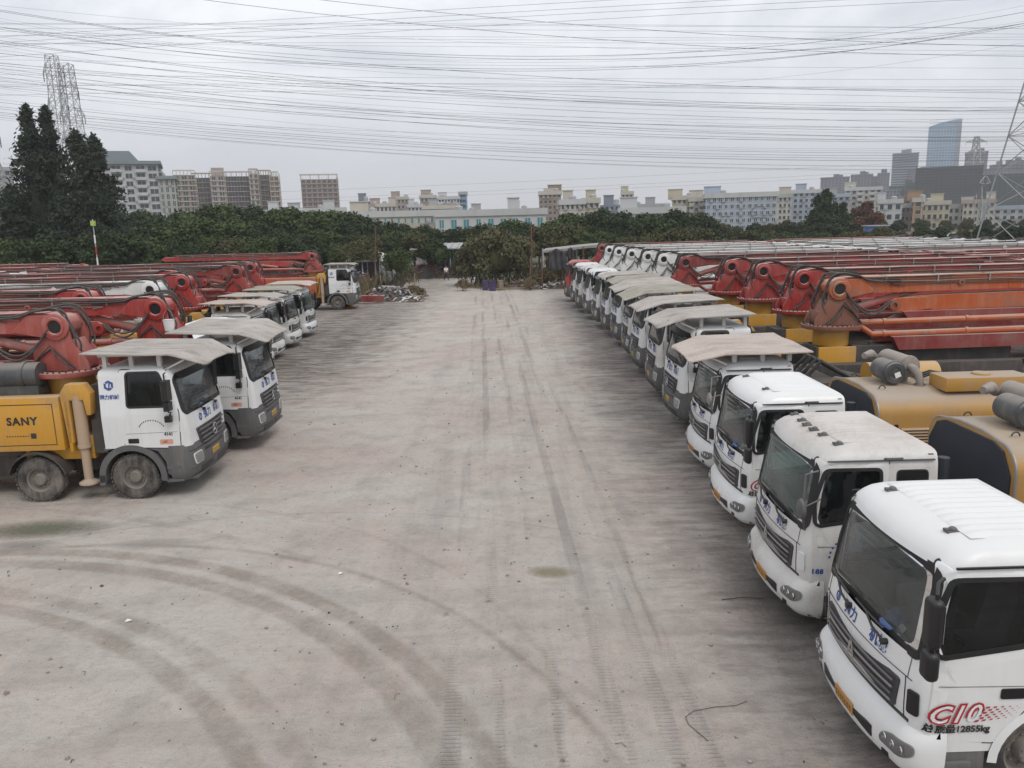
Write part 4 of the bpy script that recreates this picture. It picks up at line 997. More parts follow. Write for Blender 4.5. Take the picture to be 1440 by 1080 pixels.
def line_pump_body(root, o):
    """yellow engine hood with dark front panel, exhaust silencer and air cleaner on top"""
    x0 = o.get('hx', -2.6); L_ = 4.0; zt = o.get('hz', 2.62)
    def hood():
        mb = MB(); ys = []; prof = [(-1.12, 1.35), (-1.12, zt - .42)] + [(-1.12 + .36 * (1 - math.cos(a)), zt - .42 + .36 * math.sin(a)) for a in np.linspace(.2, math.pi / 2, 7)] + [(-.5, zt), (.5, zt)] + [(1.12 - .36 * (1 - math.cos(a)), zt - .42 + .36 * math.sin(a)) for a in np.linspace(math.pi / 2, .2, 7)] + [(1.12, zt - .42), (1.12, 1.35)]
        mb.prism(prof, x0 - L_, x0, axis='x'); return mb.mesh('engine_hood', o['hood'], True, 30)
    if o.get('nohood'): return flat_bed(root, o)
    h = link('engine_hood', cached(('hood', zt, o['hood'], x0), hood), root)
    def seam():
        mb = MB()
        for x in (x0 - 1.75, x0 - 3.3):
            prof = [(-1.123, 1.4), (-1.123, zt - .42)] + [(-1.123 + .36 * (1 - math.cos(a)), zt - .42 + .363 * math.sin(a)) for a in np.linspace(.2, math.pi / 2, 7)] + [(.5, zt + .003)]
            mb.tube([(x, a, b_) for a, b_ in prof], .010, 4)
        return mb.mesh('hood_seam', 'rust')
    link('hood_seam', cached(('hseam', zt, x0), seam), h)
    def fp():
        prof = [(-1.06, 1.40), (-1.06, zt - .45), (-.86, zt - .14), (-.62, zt - .06), (.62, zt - .06), (.86, zt - .14), (1.06, zt - .45), (1.06, 1.40)]
        return MB().prism(prof, x0 + .001, x0 + .03, axis='x').mesh('front_panel', 'navy', False)
    link('front_panel', cached(('fp', zt, x0), fp), h)
    def edge():
        mb = MB(); prof = [(-1.13, 1.35), (-1.13, zt - .44)] + [(-1.13 + .36 * (1 - math.cos(a)), zt - .42 + .37 * math.sin(a)) for a in np.linspace(.2, math.pi / 2, 7)] + [(-.3, zt + .01), (.3, zt + .01)] + [(1.13 - .36 * (1 - math.cos(a)), zt - .42 + .37 * math.sin(a)) for a in np.linspace(math.pi / 2, .2, 7)] + [(1.13, zt - .44), (1.13, 1.35)]
        mb.tube([(x0 - .02, a, b_) for a, b_ in prof], .022, 6); return mb.mesh('hood_trim', 'steel')
    link('hood_trim', cached(('hedge', zt, x0), edge), h)
    def fil():
        mb = MB(); c = Vector((x0 - .62, 0, zt + .25)); mb.lathe([(-.42, .001), (-.42, .08), (-.36, .12), (-.30, .20), (.20, .21), (.21, .225), (.27, .225), (.28, .205), (.33, .19), (.335, .12), (.32, .10), (.325, .001)], c, 'y', 24)
        mb.box(c.x - .05, c.x + .05, c.y - .1, c.y + .1, zt, zt + .1); return mb.mesh('air_cleaner', 'filter_dark')
    a_ = link('air_cleaner', cached(('fil', zt, x0), fil), root, (0, .1, 0))
    def lab(): return MB().obox((x0 - .66, .341, zt + .22), (.11, .004, .10), Matrix.Rotation(R(20), 3, 'Y')).mesh('sticker', 'white_print', False)
    link('sticker', cached(('lab', zt, x0), lab), a_)
    def muf():
        mb = MB(); c = Vector((x0 - .98, -.35, zt + .33)); mb.lathe([(-.55, .001), (-.55, .15), (-.50, .20), (.36, .20), (.38, .215), (.42, .205), (.45, .12), (.45, .001)], c, 'y', 22)
        P = [(c.x, c.y + .42, c.z), (c.x - .02, c.y + .54, c.z - .02), (c.x - .08, c.y + .60, c.z - .12), (c.x - .12, c.y + .62, c.z - .28), (c.x - .12, c.y + .62, zt)]; mb.tube(P, [.075, .08, .075, .065, .065], 12)
        mb.lathe([(0, .10), (.03, .10)], (c.x - .12, c.y + .62, zt), 'z', 14); mb.tube([(c.x + .22, c.y - .5, c.z + .02), (c.x + .42, c.y - .3, c.z + .14), (c.x + .60, c.y - .2, c.z + .12)], [.07, .09, .06], 12)
        mb.box(c.x - .1, c.x + .1, c.y - .3, c.y + .2, zt, zt + .2)
        return mb.mesh('exhaust_silencer', 'muffler')
    link('exhaust_silencer', cached(('muf', zt, x0), muf), root, (0, .15, 0))
    def small():
        mb = MB(); mb.box(x0 - 2.9, x0 - 1.3, .35, .95, zt - .02, zt + .24); mb.lathe([(zt + .24, .16), (zt + .28, .16), (zt + .28, .001)], (x0 - 2.1, .65, 0), 'z', 16); return mb.mesh('top_box', o['hood'], True, bevel=.02)
    for k in range(9):
        link('louvre', cached(('louv', x0), lambda: MB().prism([(0, 0), (.05, -.004), (.0, .028)], x0 - 1.15, x0 - .45, axis='x').mesh('louvre', o['hood'], False)), h, (0, 1.118, zt - 1.1 + .055 * k))
    for k in range(4): link('latch', cached(('latch', x0), lambda: MB().obox((x0, 1.14, 0), (.05, .05, .12)).mesh('latch', 'black', False)), h, (-.35 - 1.0 * k, 0, zt - .62))
    for k, y in ((0, -.6), (1, .6), (2, -.6), (3, .6)): link('lifting_eye', cached(('eye', x0, zt), lambda: MB().tube([(x0 + .06 * math.cos(a), 0, zt + .06 * math.sin(a)) for a in np.linspace(0, math.pi, 8)], .012, 5).mesh('lifting_eye', 'chassis')), h, (-.3 - 2.2 * (k // 2), y, 0))
    for k in range(3): link('hose', cached(('hoodhose', x0, zt, k), lambda: MB().tube([(x0 - 1.3, -.3 + .1 * k, zt + .02), (x0 - 1.6, -.2 + .12 * k, zt + .16), (x0 - 2.2, .1 + .1 * k, zt + .05), (x0 - 3.0, .0 + .15 * k, zt + .03), (x0 - 3.9, .2 + .1 * k, zt - .02)], .022, 6).mesh('hose', 'hose')), root)
    if o.get('topbox', True): link('top_box', cached(('small', zt, o['hood'], x0), small), root)
    def deck():
        mb = MB(); mb.box(-8.2, -2.3, -1.1, 1.1, 1.08, 1.34)
        mb.box(-8.0, -6.75, -.9, .9, 1.34, 2.1); mb.cyl((-6.8, 0, 1.9), (-8.0, 0, 1.9), .25, n=14); mb.prism([(-7.9, 1.0), (-8.6, 1.1), (-8.9, 1.8), (-7.7, 1.8)], -.8, .8)
        return mb.mesh('pump_deck', o.get('deck', 'red_dark'), True, bevel=.02)
    link('pump_deck', cached(('ldeck', o.get('deck')), deck), root)
    def cb():
        mb = MB(); mb.box(-2.38, -2.08, -1.0, 1.0, .9, 1.7); mb.cyl((-2.25, .8, 1.0), (-2.25, .8, 2.5), .08, n=10); return mb.mesh('cab_back_equipment', 'navy')
    link('cab_back_equipment', cached('cb', cb), root)
# ------------------------------------------------------------------ ground
def ground_material():
    m, t, b = newmat('yard_dirt'); c = t.nodes.new('ShaderNodeTexCoord'); co = c.outputs['Object']
    nz = t.nodes.new('ShaderNodeTexNoise'); nz.inputs['Scale'].default_value = .35; nz.inputs['Detail'].default_value = 3; t.links.new(co, nz.inputs['Vector'])
    vm = t.nodes.new('ShaderNodeVectorMath'); vm.operation = 'MULTIPLY_ADD'; vm.inputs[1].default_value = (.5, .5, 0); t.links.new(nz.outputs['Color'], vm.inputs[0]); t.links.new(co, vm.inputs[2])
    wco = vm.outputs[0]
    def nn(scale, detail, rough, st=(1, 1, 1), rot=0.0, src=None):
        mp_ = t.nodes.new('ShaderNodeMapping'); mp_.inputs['Scale'].default_value = st; mp_.inputs['Rotation'].default_value = (0, 0, rot); t.links.new(src or wco, mp_.inputs[0])
        n = t.nodes.new('ShaderNodeTexNoise'); n.inputs['Scale'].default_value = scale; n.inputs['Detail'].default_value = detail; n.inputs['Roughness'].default_value = rough; t.links.new(mp_.outputs[0], n.inputs['Vector']); return n.outputs['Fac']
    s = t.nodes.new('ShaderNodeSeparateXYZ'); t.links.new(wco, s.inputs[0]); X, Y = s.outputs['X'], s.outputs['Y']
    s0 = t.nodes.new('ShaderNodeSeparateXYZ'); t.links.new(co, s0.inputs[0])
    big = nn(.22, 6, .55); mid = nn(.9, 7, .62); fine = nn(9, 6, .7); grit = nn(45, 3, .7)
    lng = nn(1.0, 7, .6, (1.6, .10, 1)); lng2 = nn(3.2, 5, .6, (2.2, .07, 1)); crs = nn(1.0, 10, .74, (.75, 2.9, 1)); diag = nn(1.0, 6, .6, (.22, 1.3, 1), R(-38))
    col = mixc(t, rmap(t, big, .40, .60), (.49, .408, .362), (.52, .482, .430))
    col = mixc(t, mth(t, 'MULTIPLY', rmap(t, mid, .48, .70), .55), col, (.30, .27, .245))
    col = mixc(t, mth(t, 'MULTIPLY', rmap(t, mid, .47, .32), .55), col, (.50, .49, .44))
    right = rmap(t, X, .8, 4.6, 0, 1, True); left = mth(t, 'MULTIPLY', rmap(t, X, -3.5, -8.5, 0, 1, True), rmap(t, Y, 20, 36, 0, 1, True))
    centre = mth(t, 'MULTIPLY', rmap(t, X, -5.5, -1.0, 0, 1, True), rmap(t, X, 5.2, 2.2, 0, 1, True))
    # lengthwise wheel-worn streaks down the lane, sweeping ones in the foreground
    col = mixc(t, mth(t, 'MULTIPLY', mth(t, 'MULTIPLY', rmap(t, lng, .46, .66), centre), .38), col, (.275, .243, .225))
    col = mixc(t, mth(t, 'MULTIPLY', mth(t, 'MULTIPLY', rmap(t, lng2, .50, .66), centre), .45), col, (.42, .40, .385))
    near = rmap(t, Y, 20, 9, 0, 1, True)
    col = mixc(t, mth(t, 'MULTIPLY', mth(t, 'MULTIPLY', rmap(t, diag, .48, .66), near), .40), col, (.31, .28, .25))
    # crosswise marks where the trucks turn in
    xr = mth(t, 'MAXIMUM', right, left)
    col = mixc(t, mth(t, 'MULTIPLY', mth(t, 'MULTIPLY', rmap(t, crs, .46, .62), xr), .62), col, (.19, .165, .15))
    col = mixc(t, mth(t, 'MULTIPLY', mth(t, 'MULTIPLY', rmap(t, crs, .48, .36), xr), .5), col, (.36, .335, .31))
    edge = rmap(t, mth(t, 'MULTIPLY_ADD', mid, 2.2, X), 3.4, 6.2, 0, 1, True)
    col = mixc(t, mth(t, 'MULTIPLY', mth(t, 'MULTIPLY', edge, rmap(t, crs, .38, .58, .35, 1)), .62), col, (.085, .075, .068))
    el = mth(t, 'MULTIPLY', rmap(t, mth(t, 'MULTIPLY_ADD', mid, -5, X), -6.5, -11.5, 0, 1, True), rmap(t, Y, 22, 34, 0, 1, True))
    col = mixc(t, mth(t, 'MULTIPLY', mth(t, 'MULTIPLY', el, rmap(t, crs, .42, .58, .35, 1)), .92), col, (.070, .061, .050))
    # tyre arcs pressed into the damp dust
    total = None; rim_ = []
    def circ(cx, cy, r_, w_, x0=None, x1=None, amp=1.0):
        nonlocal total
        dx = mth(t, 'SUBTRACT', s0.outputs['X'], cx); dy = mth(t, 'SUBTRACT', s0.outputs['Y'], cy); d = mth(t, 'SQRT', mth(t, 'ADD', mth(t, 'MULTIPLY', dx, dx), mth(t, 'MULTIPLY', dy, dy)))
        a = mth(t, 'ABSOLUTE', mth(t, 'SUBTRACT', mth(t, 'MULTIPLY_ADD', mth(t, 'SUBTRACT', mid, .5), .10, d), r_)); k = rmap(t, a, w_ * .5, w_ * .5 - .13, 0, amp, True)
        k = mth(t, 'MULTIPLY', k, rmap(t, dy, -1.5, 1.0))
        if x0 is not None: k = mth(t, 'MULTIPLY', k, rmap(t, s0.outputs['X'], x0, x0 + 1.5, 0, 1, True))
        total = k if total is None else mth(t, 'MAXIMUM', total, k)
        k3 = mth(t, 'MULTIPLY', rmap(t, mth(t, 'ABSOLUTE', mth(t, 'SUBTRACT', a, w_ * .5 + .02)), .035, .0, 0, amp), rmap(t, dy, -1.5, 1.0)); rim_.append(k3)
    circ(-11.89, 1.98, 10.60, .46); circ(-11.89, 1.98, 11.12, .42, amp=.7)
    circ(-10.0, 4.0, 9.90, .48); circ(-10.0, 4.0, 10.45, .46); circ(-9.35, 4.4, 9.35, .20, amp=.6)
    circ(-8.22, 4.88, 9.8, .26, amp=1.0); circ(-4.4, 4.54, 11.65, .16, amp=.8); circ(-9.6, 6.6, 10.6, .22, amp=.45); circ(-16, -4, 21.5, .3, amp=.35)
    tm = mth(t, 'MULTIPLY', mth(t, 'MULTIPLY', total, rmap(t, fine, .25, .6, .6, 1.0)), rmap(t, mid, .36, .60, .35, 1.0))
    col = mixc(t, mth(t, 'MULTIPLY', tm, .80), col, (.262, .222, .182))
    rr_ = None
    for k3 in rim_[:6]: rr_ = k3 if rr_ is None else mth(t, 'MAXIMUM', rr_, k3)
    col = mixc(t, mth(t, 'MULTIPLY', mth(t, 'MULTIPLY', rr_, rmap(t, fine, .48, .62)), .45), col, (.52, .48, .44))
    # tread prints running down the lane
    tr = None
    for x0, w_ in ((1.15, .24), (1.75, .26), (2.15, .2), (-.9, .26), (-.35, .24), (.45, .22)):
        sl = mth(t, 'MULTIPLY_ADD', s0.outputs['Y'], .035, s0.outputs['X']); k = rmap(t, mth(t, 'ABSOLUTE', mth(t, 'SUBTRACT', sl, x0 + .35)), w_ / 2, w_ / 2 - .04, 0, 1)
        tr = k if tr is None else mth(t, 'MAXIMUM', tr, k)
    wv = t.nodes.new('ShaderNodeTexWave'); wv.inputs['Scale'].default_value = 4.2; wv.bands_direction = 'Y'; wv.inputs['Distortion'].default_value = 1.2; wv.inputs['Detail'].default_value = 1; t.links.new(co, wv.inputs['Vector'])
    tr = mth(t, 'MULTIPLY', mth(t, 'MULTIPLY', tr, rmap(t, lng, .42, .6)), rmap(t, wv.outputs['Fac'], .3, .7, .35, 1))
    col = mixc(t, mth(t, 'MULTIPLY', tr, .34), col, (.23, .21, .20))
    med = nn(3.0, 9, .72); col = mixc(t, mth(t, 'MULTIPLY', rmap(t, med, .50, .68), .34), col, (.27, .24, .215)); col = mixc(t, mth(t, 'MULTIPLY', rmap(t, med, .46, .32), .30), col, (.52, .485, .45)); col = mixc(t, mth(t, 'MULTIPLY', rmap(t, fine, .52, .66), .30), col, (.27, .245, .22)); spots = nn(2.6, 3, .5); col = mixc(t, mth(t, 'MULTIPLY', rmap(t, spots, .70, .76), .6), col, (.16, .145, .115))
    def blot(cx, cy, rx, ry, colr, amp):
        nonlocal col
        dx = mth(t, 'MULTIPLY', mth(t, 'SUBTRACT', X, cx), 1 / rx); dy = mth(t, 'MULTIPLY', mth(t, 'SUBTRACT', Y, cy), 1 / ry); d = mth(t, 'ADD', mth(t, 'MULTIPLY', dx, dx), mth(t, 'MULTIPLY', dy, dy))
        k = mth(t, 'MULTIPLY', rmap(t, mth(t, 'MULTIPLY_ADD', fine, 1.6, d), 2.0, .9, 0, 1), amp); col = mixc(t, k, col, colr)
    blot(-9.8, 15.9, 1.5, .55, (.12, .125, .085), .9); blot(-9.6, 15.0, .7, .3, (.18, .165, .15), .6); blot(.85, 13.2, .42, .28, (.20, .17, .10), .8); blot(-7.0, 14.9, .9, .3, (.24, .225, .19), .6)
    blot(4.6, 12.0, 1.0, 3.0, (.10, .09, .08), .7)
    col = mixc(t, mth(t, 'MULTIPLY', rmap(t, grit, .56, .68), .42), col, (.13, .12, .11)); col = mixc(t, mth(t, 'MULTIPLY', rmap(t, grit, .42, .32), .34), col, (.55, .53, .50))
    far = rmap(t, Y, 50, 72, 0, 1, True); col = mixc(t, mth(t, 'MULTIPLY', far, .3), col, (.38, .35, .31))
    t.links.new(col, b.inputs['Base Color']); b.inputs['Roughness'].default_value = .95; b.inputs['Specular IOR Level'].default_value = .2
    h = mth(t, 'ADD', mth(t, 'MULTIPLY', fine, 1.2), mth(t, 'ADD', mth(t, 'MULTIPLY', grit, .5), mth(t, 'ADD', mth(t, 'MULTIPLY', mid, 3), mth(t, 'MULTIPLY', tr, -1.0)))); h = mth(t, 'ADD', h, mth(t, 'MULTIPLY', crs, 1.5))
    bump(t, b, h, .03, 1.0)
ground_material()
m, t, b = newmat('field'); n_ = noise(t, .08, 6, .6, rnd=False); n2_ = noise(t, .9, 6, .65, rnd=False)
c_ = mixc(t, rmap(t, n_, .35, .65), (.055, .075, .028), (.11, .10, .05)); c_ = mixc(t, mth(t, 'MULTIPLY', rmap(t, n2_, .45, .7), .5), c_, (.14, .12, .075)); t.links.new(c_, b.inputs['Base Color']); b.inputs['Roughness'].default_value = 1
mb = MB(); gx = [-4000, -900, -200, -80, 80, 200, 900, 4000]; gy = [-300, -30, 60, 100, 250, 900, 5000]
mb.add([(x, y, -.004) for y in gy for x in gx], [(j * 8 + i, j * 8 + i + 1, (j + 1) * 8 + i + 1, (j + 1) * 8 + i) for j in range(6) for i in range(7)])
struct(link('ground', mb.mesh('ground', 'field', False)))
mb = MB(); r_ = random.Random(4)
P = [(-60, -20), (60, -20), (60, 74)] + [(x, 76 + r_.uniform(-1.5, 1.5)) for x in range(56, 6, -4)] + [(3, 73), (-1, 73.5), (-3.4, 78), (-3.8, 86), (-4, 96), (-11, 97), (-11.5, 90), (-10.5, 72), (-13, 66)] + [(x, 64 + r_.uniform(-1, 1)) for x in range(-17, -58, -4)] + [(-60, 64)]
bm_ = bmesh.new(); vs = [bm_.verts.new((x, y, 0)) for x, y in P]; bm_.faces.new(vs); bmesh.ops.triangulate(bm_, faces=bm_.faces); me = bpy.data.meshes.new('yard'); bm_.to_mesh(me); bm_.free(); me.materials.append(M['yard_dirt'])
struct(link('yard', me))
# small stones and crumbs
def scatter_stones(name, n, xr, yr, s0, s1, mat, label, seed):
    r_ = random.Random(seed); mb = MB()
    for _ in range(n):
        y = yr[0] + (yr[1] - yr[0]) * r_.random() ** 1.6; x = r_.uniform(*xr); s_ = r_.uniform(s0, s1) * (.6 + r_.random() ** 4 * 1.6)
        mb.obox((x, y, s_ * .25), (s_, s_ * r_.uniform(.5, 1), s_ * r_.uniform(.4, .7)), Matrix.Rotation(r_.uniform(0, 6.28), 3, 'Z') @ Matrix.Rotation(r_.uniform(-.5, .5), 3, 'X'), r_.uniform(.4, .9))
    stuff(link(name, mb.mesh(name, mat, False)), label, 'gravel')
scatter_stones('gravel', 1700, (-12, 5), (7, 40), .012, .034, 'mud', 'small pale crumbs of stone and dried mud scattered over the yard', 1)
scatter_stones('dark_gravel', 260, (-12, 5), (7, 45), .010, .030, 'chassis', 'dark crumbs of tar and rubber scattered over the yard', 2)
mb = MB(); r_ = random.Random(9)
for _ in range(30):
    x, y = r_.uniform(-10, 4.5), 7.5 + 26 * r_.random() ** 1.5; a = r_.uniform(0, 6.28); l_ = r_.uniform(.04, .15)
    mb.tube([(x, y, .012), (x + l_ * .5 * math.cos(a), y + l_ * .5 * math.sin(a), .03), (x + l_ * math.cos(a + .5), y + l_ * math.sin(a + .5), .012)], r_.uniform(.003, .007), 4)
stuff(link('litter', mb.mesh('litter', 'chassis', False)), 'bits of twig, wire and strapping littering the yard', 'litter')
mb = MB(); Q = [G(px, py, .012) for px, py in ((1050, 986), (1035, 992), (1005, 994), (975, 1000), (964, 1008), (968, 1018), (982, 1030), (996, 1042))]; mb.tube(Q, .0045, 5)
tag(link('loose_wire', mb.mesh('loose_wire', 'chassis')), 'loose bent wire lying on the dirt left of the nearest white truck', 'wire')
for i, (px, py, l_, lab) in enumerate(((1015, 843, .35, 'thin dark stick on the ground left of the dirty dented white truck'), (475, 808, .11, 'pale torn scrap of paper on the pale ground in mid yard'), (175, 875, .12, 'flat pale scrap lying near the curved tyre tracks at lower left'))):
    p = G(px, py, .015); mb = MB()
    if i == 0: mb.tube([p, p + Vector((l_, .02, .02)), p + Vector((2 * l_, 0, 0))], .008, 5)
    else: mb.add([p + Vector(q) for q in ((0, 0, 0), (l_, .03, .02), (l_ * .9, l_ * .5, 0), (.02, l_ * .5, .03))], [(0, 1, 2), (0, 2, 3)])
    tag(link('stick' if i == 0 else 'paper_scrap', mb.mesh('scrap', 'chassis' if i == 0 else 'cloth_white', False)), lab, 'stick' if i == 0 else 'litter')

# ------------------------------------------------------------------ foliage
def leafmat(name, a, b_, c3, amp=.42):
    m, t, b = newmat(name); g = t.nodes.new('ShaderNodeNewGeometry'); n = noise(t, .45, 3, .5)
    c = mixc(t, rmap(t, n, .35, .65), a, b_); c = mixc(t, mth(t, 'MULTIPLY', mth(t, 'POWER', g.outputs['Random Per Island'], 2.2), amp), c, c3)
    t.links.new(c, b.inputs['Base Color']); b.inputs['Roughness'].default_value = .75; b.inputs['Specular IOR Level'].default_value = .25
    return m
leafmat('leaf_dark', (.019, .032, .012), (.034, .054, .018), (.075, .105, .034))
leafmat('leaf_mid', (.034, .056, .015), (.056, .082, .024), (.11, .14, .042))
leafmat('leaf_olive', (.054, .060, .022), (.080, .078, .032), (.14, .13, .055))
leafmat('leaf_conifer', (.018, .029, .017), (.030, .043, .026), (.075, .09, .055))
leafmat('leaf_brown', (.085, .060, .030), (.12, .085, .040), (.17, .12, .06))
leafmat('leaf_mound', (.070, .076, .032), (.105, .095, .045), (.17, .15, .08))
leafmat('leaf_rust', (.11, .040, .022), (.08, .045, .020), (.15, .06, .03))
leafmat('leaf_dry', (.16, .12, .065), (.12, .10, .05), (.24, .19, .11))
leafmat('leaf_yellow', (.07, .085, .015), (.12, .12, .03), (.30, .28, .10))
dusty('bark', (.07, .055, .042), .9, dust=.3, top=.2, dcol=(.14, .12, .1))
def leaves(C_, D, size, up=.3, seed=0, aspect=.55):
    """C_ leaf centres, D outward directions; a diamond of two triangles each"""
    rg = np.random.default_rng(seed); n = len(C_); nrm = D * .8 + rg.normal(0, .75, (n, 3)); nrm[:, 2] += up; nrm /= np.linalg.norm(nrm, axis=1)[:, None] + 1e-9
    a = np.cross(nrm, rg.normal(0, 1, (n, 3))); a /= np.linalg.norm(a, axis=1)[:, None] + 1e-9; b_ = np.cross(nrm, a); s_ = (size * rg.uniform(.6, 1.3, n))[:, None]
    V = np.stack([C_ - a * s_, C_ - b_ * s_ * aspect, C_ + a * s_, C_ + b_ * s_ * aspect], 1).reshape(-1, 3)
    return V
def leafmesh(name, V, mat, core=None):
    n = len(V) // 4; me = bpy.data.meshes.new(name); vv = V; idx = np.arange(n * 4); ls = np.arange(0, n * 4, 4); lt = np.full(n, 4)
    if core is not None:
        cv, cf = core; vv = np.vstack([V, cv]); idx = np.concatenate([idx, (cf + n * 4).ravel()]); ls = np.concatenate([ls, n * 4 + np.arange(0, cf.size, 3)]); lt = np.concatenate([lt, np.full(len(cf), 3)])
    me.vertices.add(len(vv)); me.vertices.foreach_set('co', vv.astype(np.float32).ravel()); me.loops.add(len(idx)); me.loops.foreach_set('vertex_index', idx.astype(np.int32))
    me.polygons.add(len(ls)); me.polygons.foreach_set('loop_start', ls.astype(np.int32)); me.polygons.foreach_set('loop_total', lt.astype(np.int32)); me.update(calc_edges=True); me.validate()
    me.materials.append(M[mat]); return me
def ico(c, r_, rg, sub=2):
    bm_ = bmesh.new(); bmesh.ops.create_icosphere(bm_, subdivisions=sub, radius=1); v = np.array([q.co[:] for q in bm_.verts]); f = np.array([[q.index for q in p.verts] for p in bm_.faces]); bm_.free()
    v = v * (1 + rg.normal(0, .10, (len(v), 1))) * r_ + c; return v, f
def round_crown(name, mat, w_, h, n, size, seed, flat=1.0, core=.50):
    """clumps on a dome: w_ radius, h height from 0"""
    rg = np.random.default_rng(seed); k = 26; Cc = []; 
    for i in range(k):
        a = rg.uniform(0, 2 * math.pi); e = rg.uniform(-.35, 1) * math.pi / 2; q = rg.uniform(.62, .88)
        Cc.append((w_ * q * math.cos(a) * math.cos(e), w_ * q * math.sin(a) * math.cos(e), h * .5 + h * .40 * math.sin(e) * q * 1.1, rg.uniform(.24, .42) * w_))
    Cc = np.array(Cc); ci = rg.integers(0, k, n); D = rg.normal(0, 1, (n, 3)); D[:, 2] = D[:, 2] * .8 + .25; D /= np.linalg.norm(D, axis=1)[:, None]
    Cn = Cc[ci, :3] + D * (Cc[ci, 3] * rg.uniform(.55, 1.12, n))[:, None] * np.array([1, 1, .8]); Cn[:, 2] = np.maximum(Cn[:, 2], .05)
    V = leaves(Cn, D, size, .35, seed + 1); cv, cf = ico(np.array([0, 0, h * .5]), np.array([w_ * core, w_ * core, h * .5 * core]), rg)
    return leafmesh(name, V, mat, (cv, cf) if core else None)
def conifer_crown(name, mat, w_, h, n, size, seed, tops=1):
    w_ *= 1.25
    rg = np.random.default_rng(seed); nb = int(h * 9); Cn = []; D = []
    per = n // nb
    for i in range(nb):
        u = (i + rg.random()) / nb; z = h * u; a = rg.uniform(0, 2 * math.pi); prof = (1 - u) ** .62 * (.72 + .28 * math.sin(u * 9 + seed) ** 2) if u > .12 else .7
        l_ = max(.25, w_ * prof * rg.uniform(.6, 1.15)); t_ = rg.random(per) ** .6; s_ = .16 * l_ + .22
        x = l_ * t_ * math.cos(a) + rg.normal(0, s_, per) * .6; y = l_ * t_ * math.sin(a) + rg.normal(0, s_, per) * .6; zz = z + t_ * l_ * .30 - (t_ ** 2) * l_ * .25 + rg.normal(0, .28, per)
        Cn.append(np.stack([x, y, zz], 1)); D.append(np.tile([math.cos(a), math.sin(a), .3], (per, 1)))
    Cn = np.vstack(Cn); D = np.vstack(D); V = leaves(Cn, D, size, .1, seed + 3, .38)
    cv, cf = ico(np.array([0, 0, h * .36]), np.array([w_ * .24, w_ * .24, h * .34]), rg); return leafmesh(name, V, mat, (cv, cf))
def trunk_mesh(h, r_, seed, limbs=5, spread=1.6):
    rd = random.Random(seed); mb = MB(); P = [Vector((rd.uniform(-.1, .1) * k, rd.uniform(-.1, .1) * k, h * k / 5 - .05)) for k in range(6)]
    mb.tube(P, [r_ * (1.25 - .17 * k) for k in range(6)], 8)
    for i in range(limbs):
        z = h * rd.uniform(.4, .9); a = rd.uniform(0, 6.28); b_ = P[min(4, int(z / h * 5))].copy(); b_.z = z; mb.tube([b_, b_ + Vector((math.cos(a) * spread * .5, math.sin(a) * spread * .5, spread * .4)), b_ + Vector((math.cos(a) * spread, math.sin(a) * spread, spread * .9))], [r_ * .5, r_ * .35, r_ * .15], 6)
    return mb.mesh('trunk', 'bark')
def tree(name, crown, trunk, loc, label, group=None, sc_=1.0, zc=0.0, rot=0.0, cat='tree'):
    t_ = thing(name, label, cat, loc, rot, group); c = link('crown', crown, t_, (0, 0, zc)); link('trunk', trunk, t_); t_.scale = (sc_, sc_, sc_) if not isinstance(sc_, tuple) else sc_; return t_
CR_ = {}
for i in range(3):
    CR_['dark', i] = round_crown('crown', 'leaf_dark', 2.9, 6.0, 5200, .22, 20 + i); CR_['mid', i] = round_crown('crown', 'leaf_mid', 2.7, 5.2, 4800, .21, 30 + i)
CR_['olive', 0] = round_crown('crown', 'leaf_olive', 2.8, 5.0, 4600, .20, 41); CR_['olive', 1] = round_crown('crown', 'leaf_olive', 2.6, 4.6, 4400, .20, 42)
TR = [trunk_mesh(3.6, .18, 50 + i) for i in range(3)]
# ------------------------------------------------------------------ tree belt
GB = 'broadleaf trees of the belt behind the yard'
LB = {'dark': 'dark green tree', 'mid': 'fresher green tree', 'olive': 'olive bushy tree'}
PL = [(120, ' below the tall evergreens'), (235, ' below the white balconied flats'), (310, ' below the scaffolded brown block'), (395, ' below the right half of the unfinished row'), (490, ' below the lone brown tower'), (590, ' left of the track end'), (680, ' above the far shed'), (760, ' above the creeper mound'),
      (850, ' above the grey canopy'), (930, ' below the white factory'), (1000, ' below the pale yellow flats'), (1100, ' below the long blue flats'), (1190, ' around the lone conifer'), (1290, ' beyond the rust red tree'), (1390, ' behind the far parked cars'), (9999, ' beside the right pylon')]
rd = random.Random(5)
def belt(px0, px1, step, Y, top, kinds, rowp):
    px = px0
    while px < px1:
        yy = Y + rd.uniform(-3, 3); tp = top(px) + rd.uniform(-5, 5); P = at(px, tp, yy); k = rd.choice(kinds); lab_ = LB[k] + next(p_ for q_, p_ in PL if px < q_); v = rd.randrange(2 if k == 'olive' else 3)
        s_ = max(.55, P.z / {'dark': 7.0, 'mid': 6.3, 'olive': 6.0}[k])
        tree('broadleaf_tree', CR_[k, v], TR[v], (P.x, yy, 0), lab_ + rowp, lab_.split(' ', 1)[0] + ' trees' + lab_[len(LB[k]):] + rowp, (s_ * rd.uniform(.9, 1.15), s_, s_), .9, rd.uniform(0, 6.28))
        px += step * rd.uniform(.8, 1.25)
belt(-30, 1010, 27, 118, lambda x: 300 + 12 * math.sin(x * .011 + 1) + (6 if x > 560 else 0), ['dark', 'mid', 'dark', 'mid'], ', back row')
belt(-20, 860, 25, 104, lambda x: 316 + 8 * math.sin(x * .017) + (6 if x > 480 else 0), ['dark', 'dark', 'mid'], ', middle row')
belt(170, 620, 27, 94, lambda x: 334 + 7 * math.sin(x * .03), ['dark', 'mid', 'olive', 'dark'], ', front row')
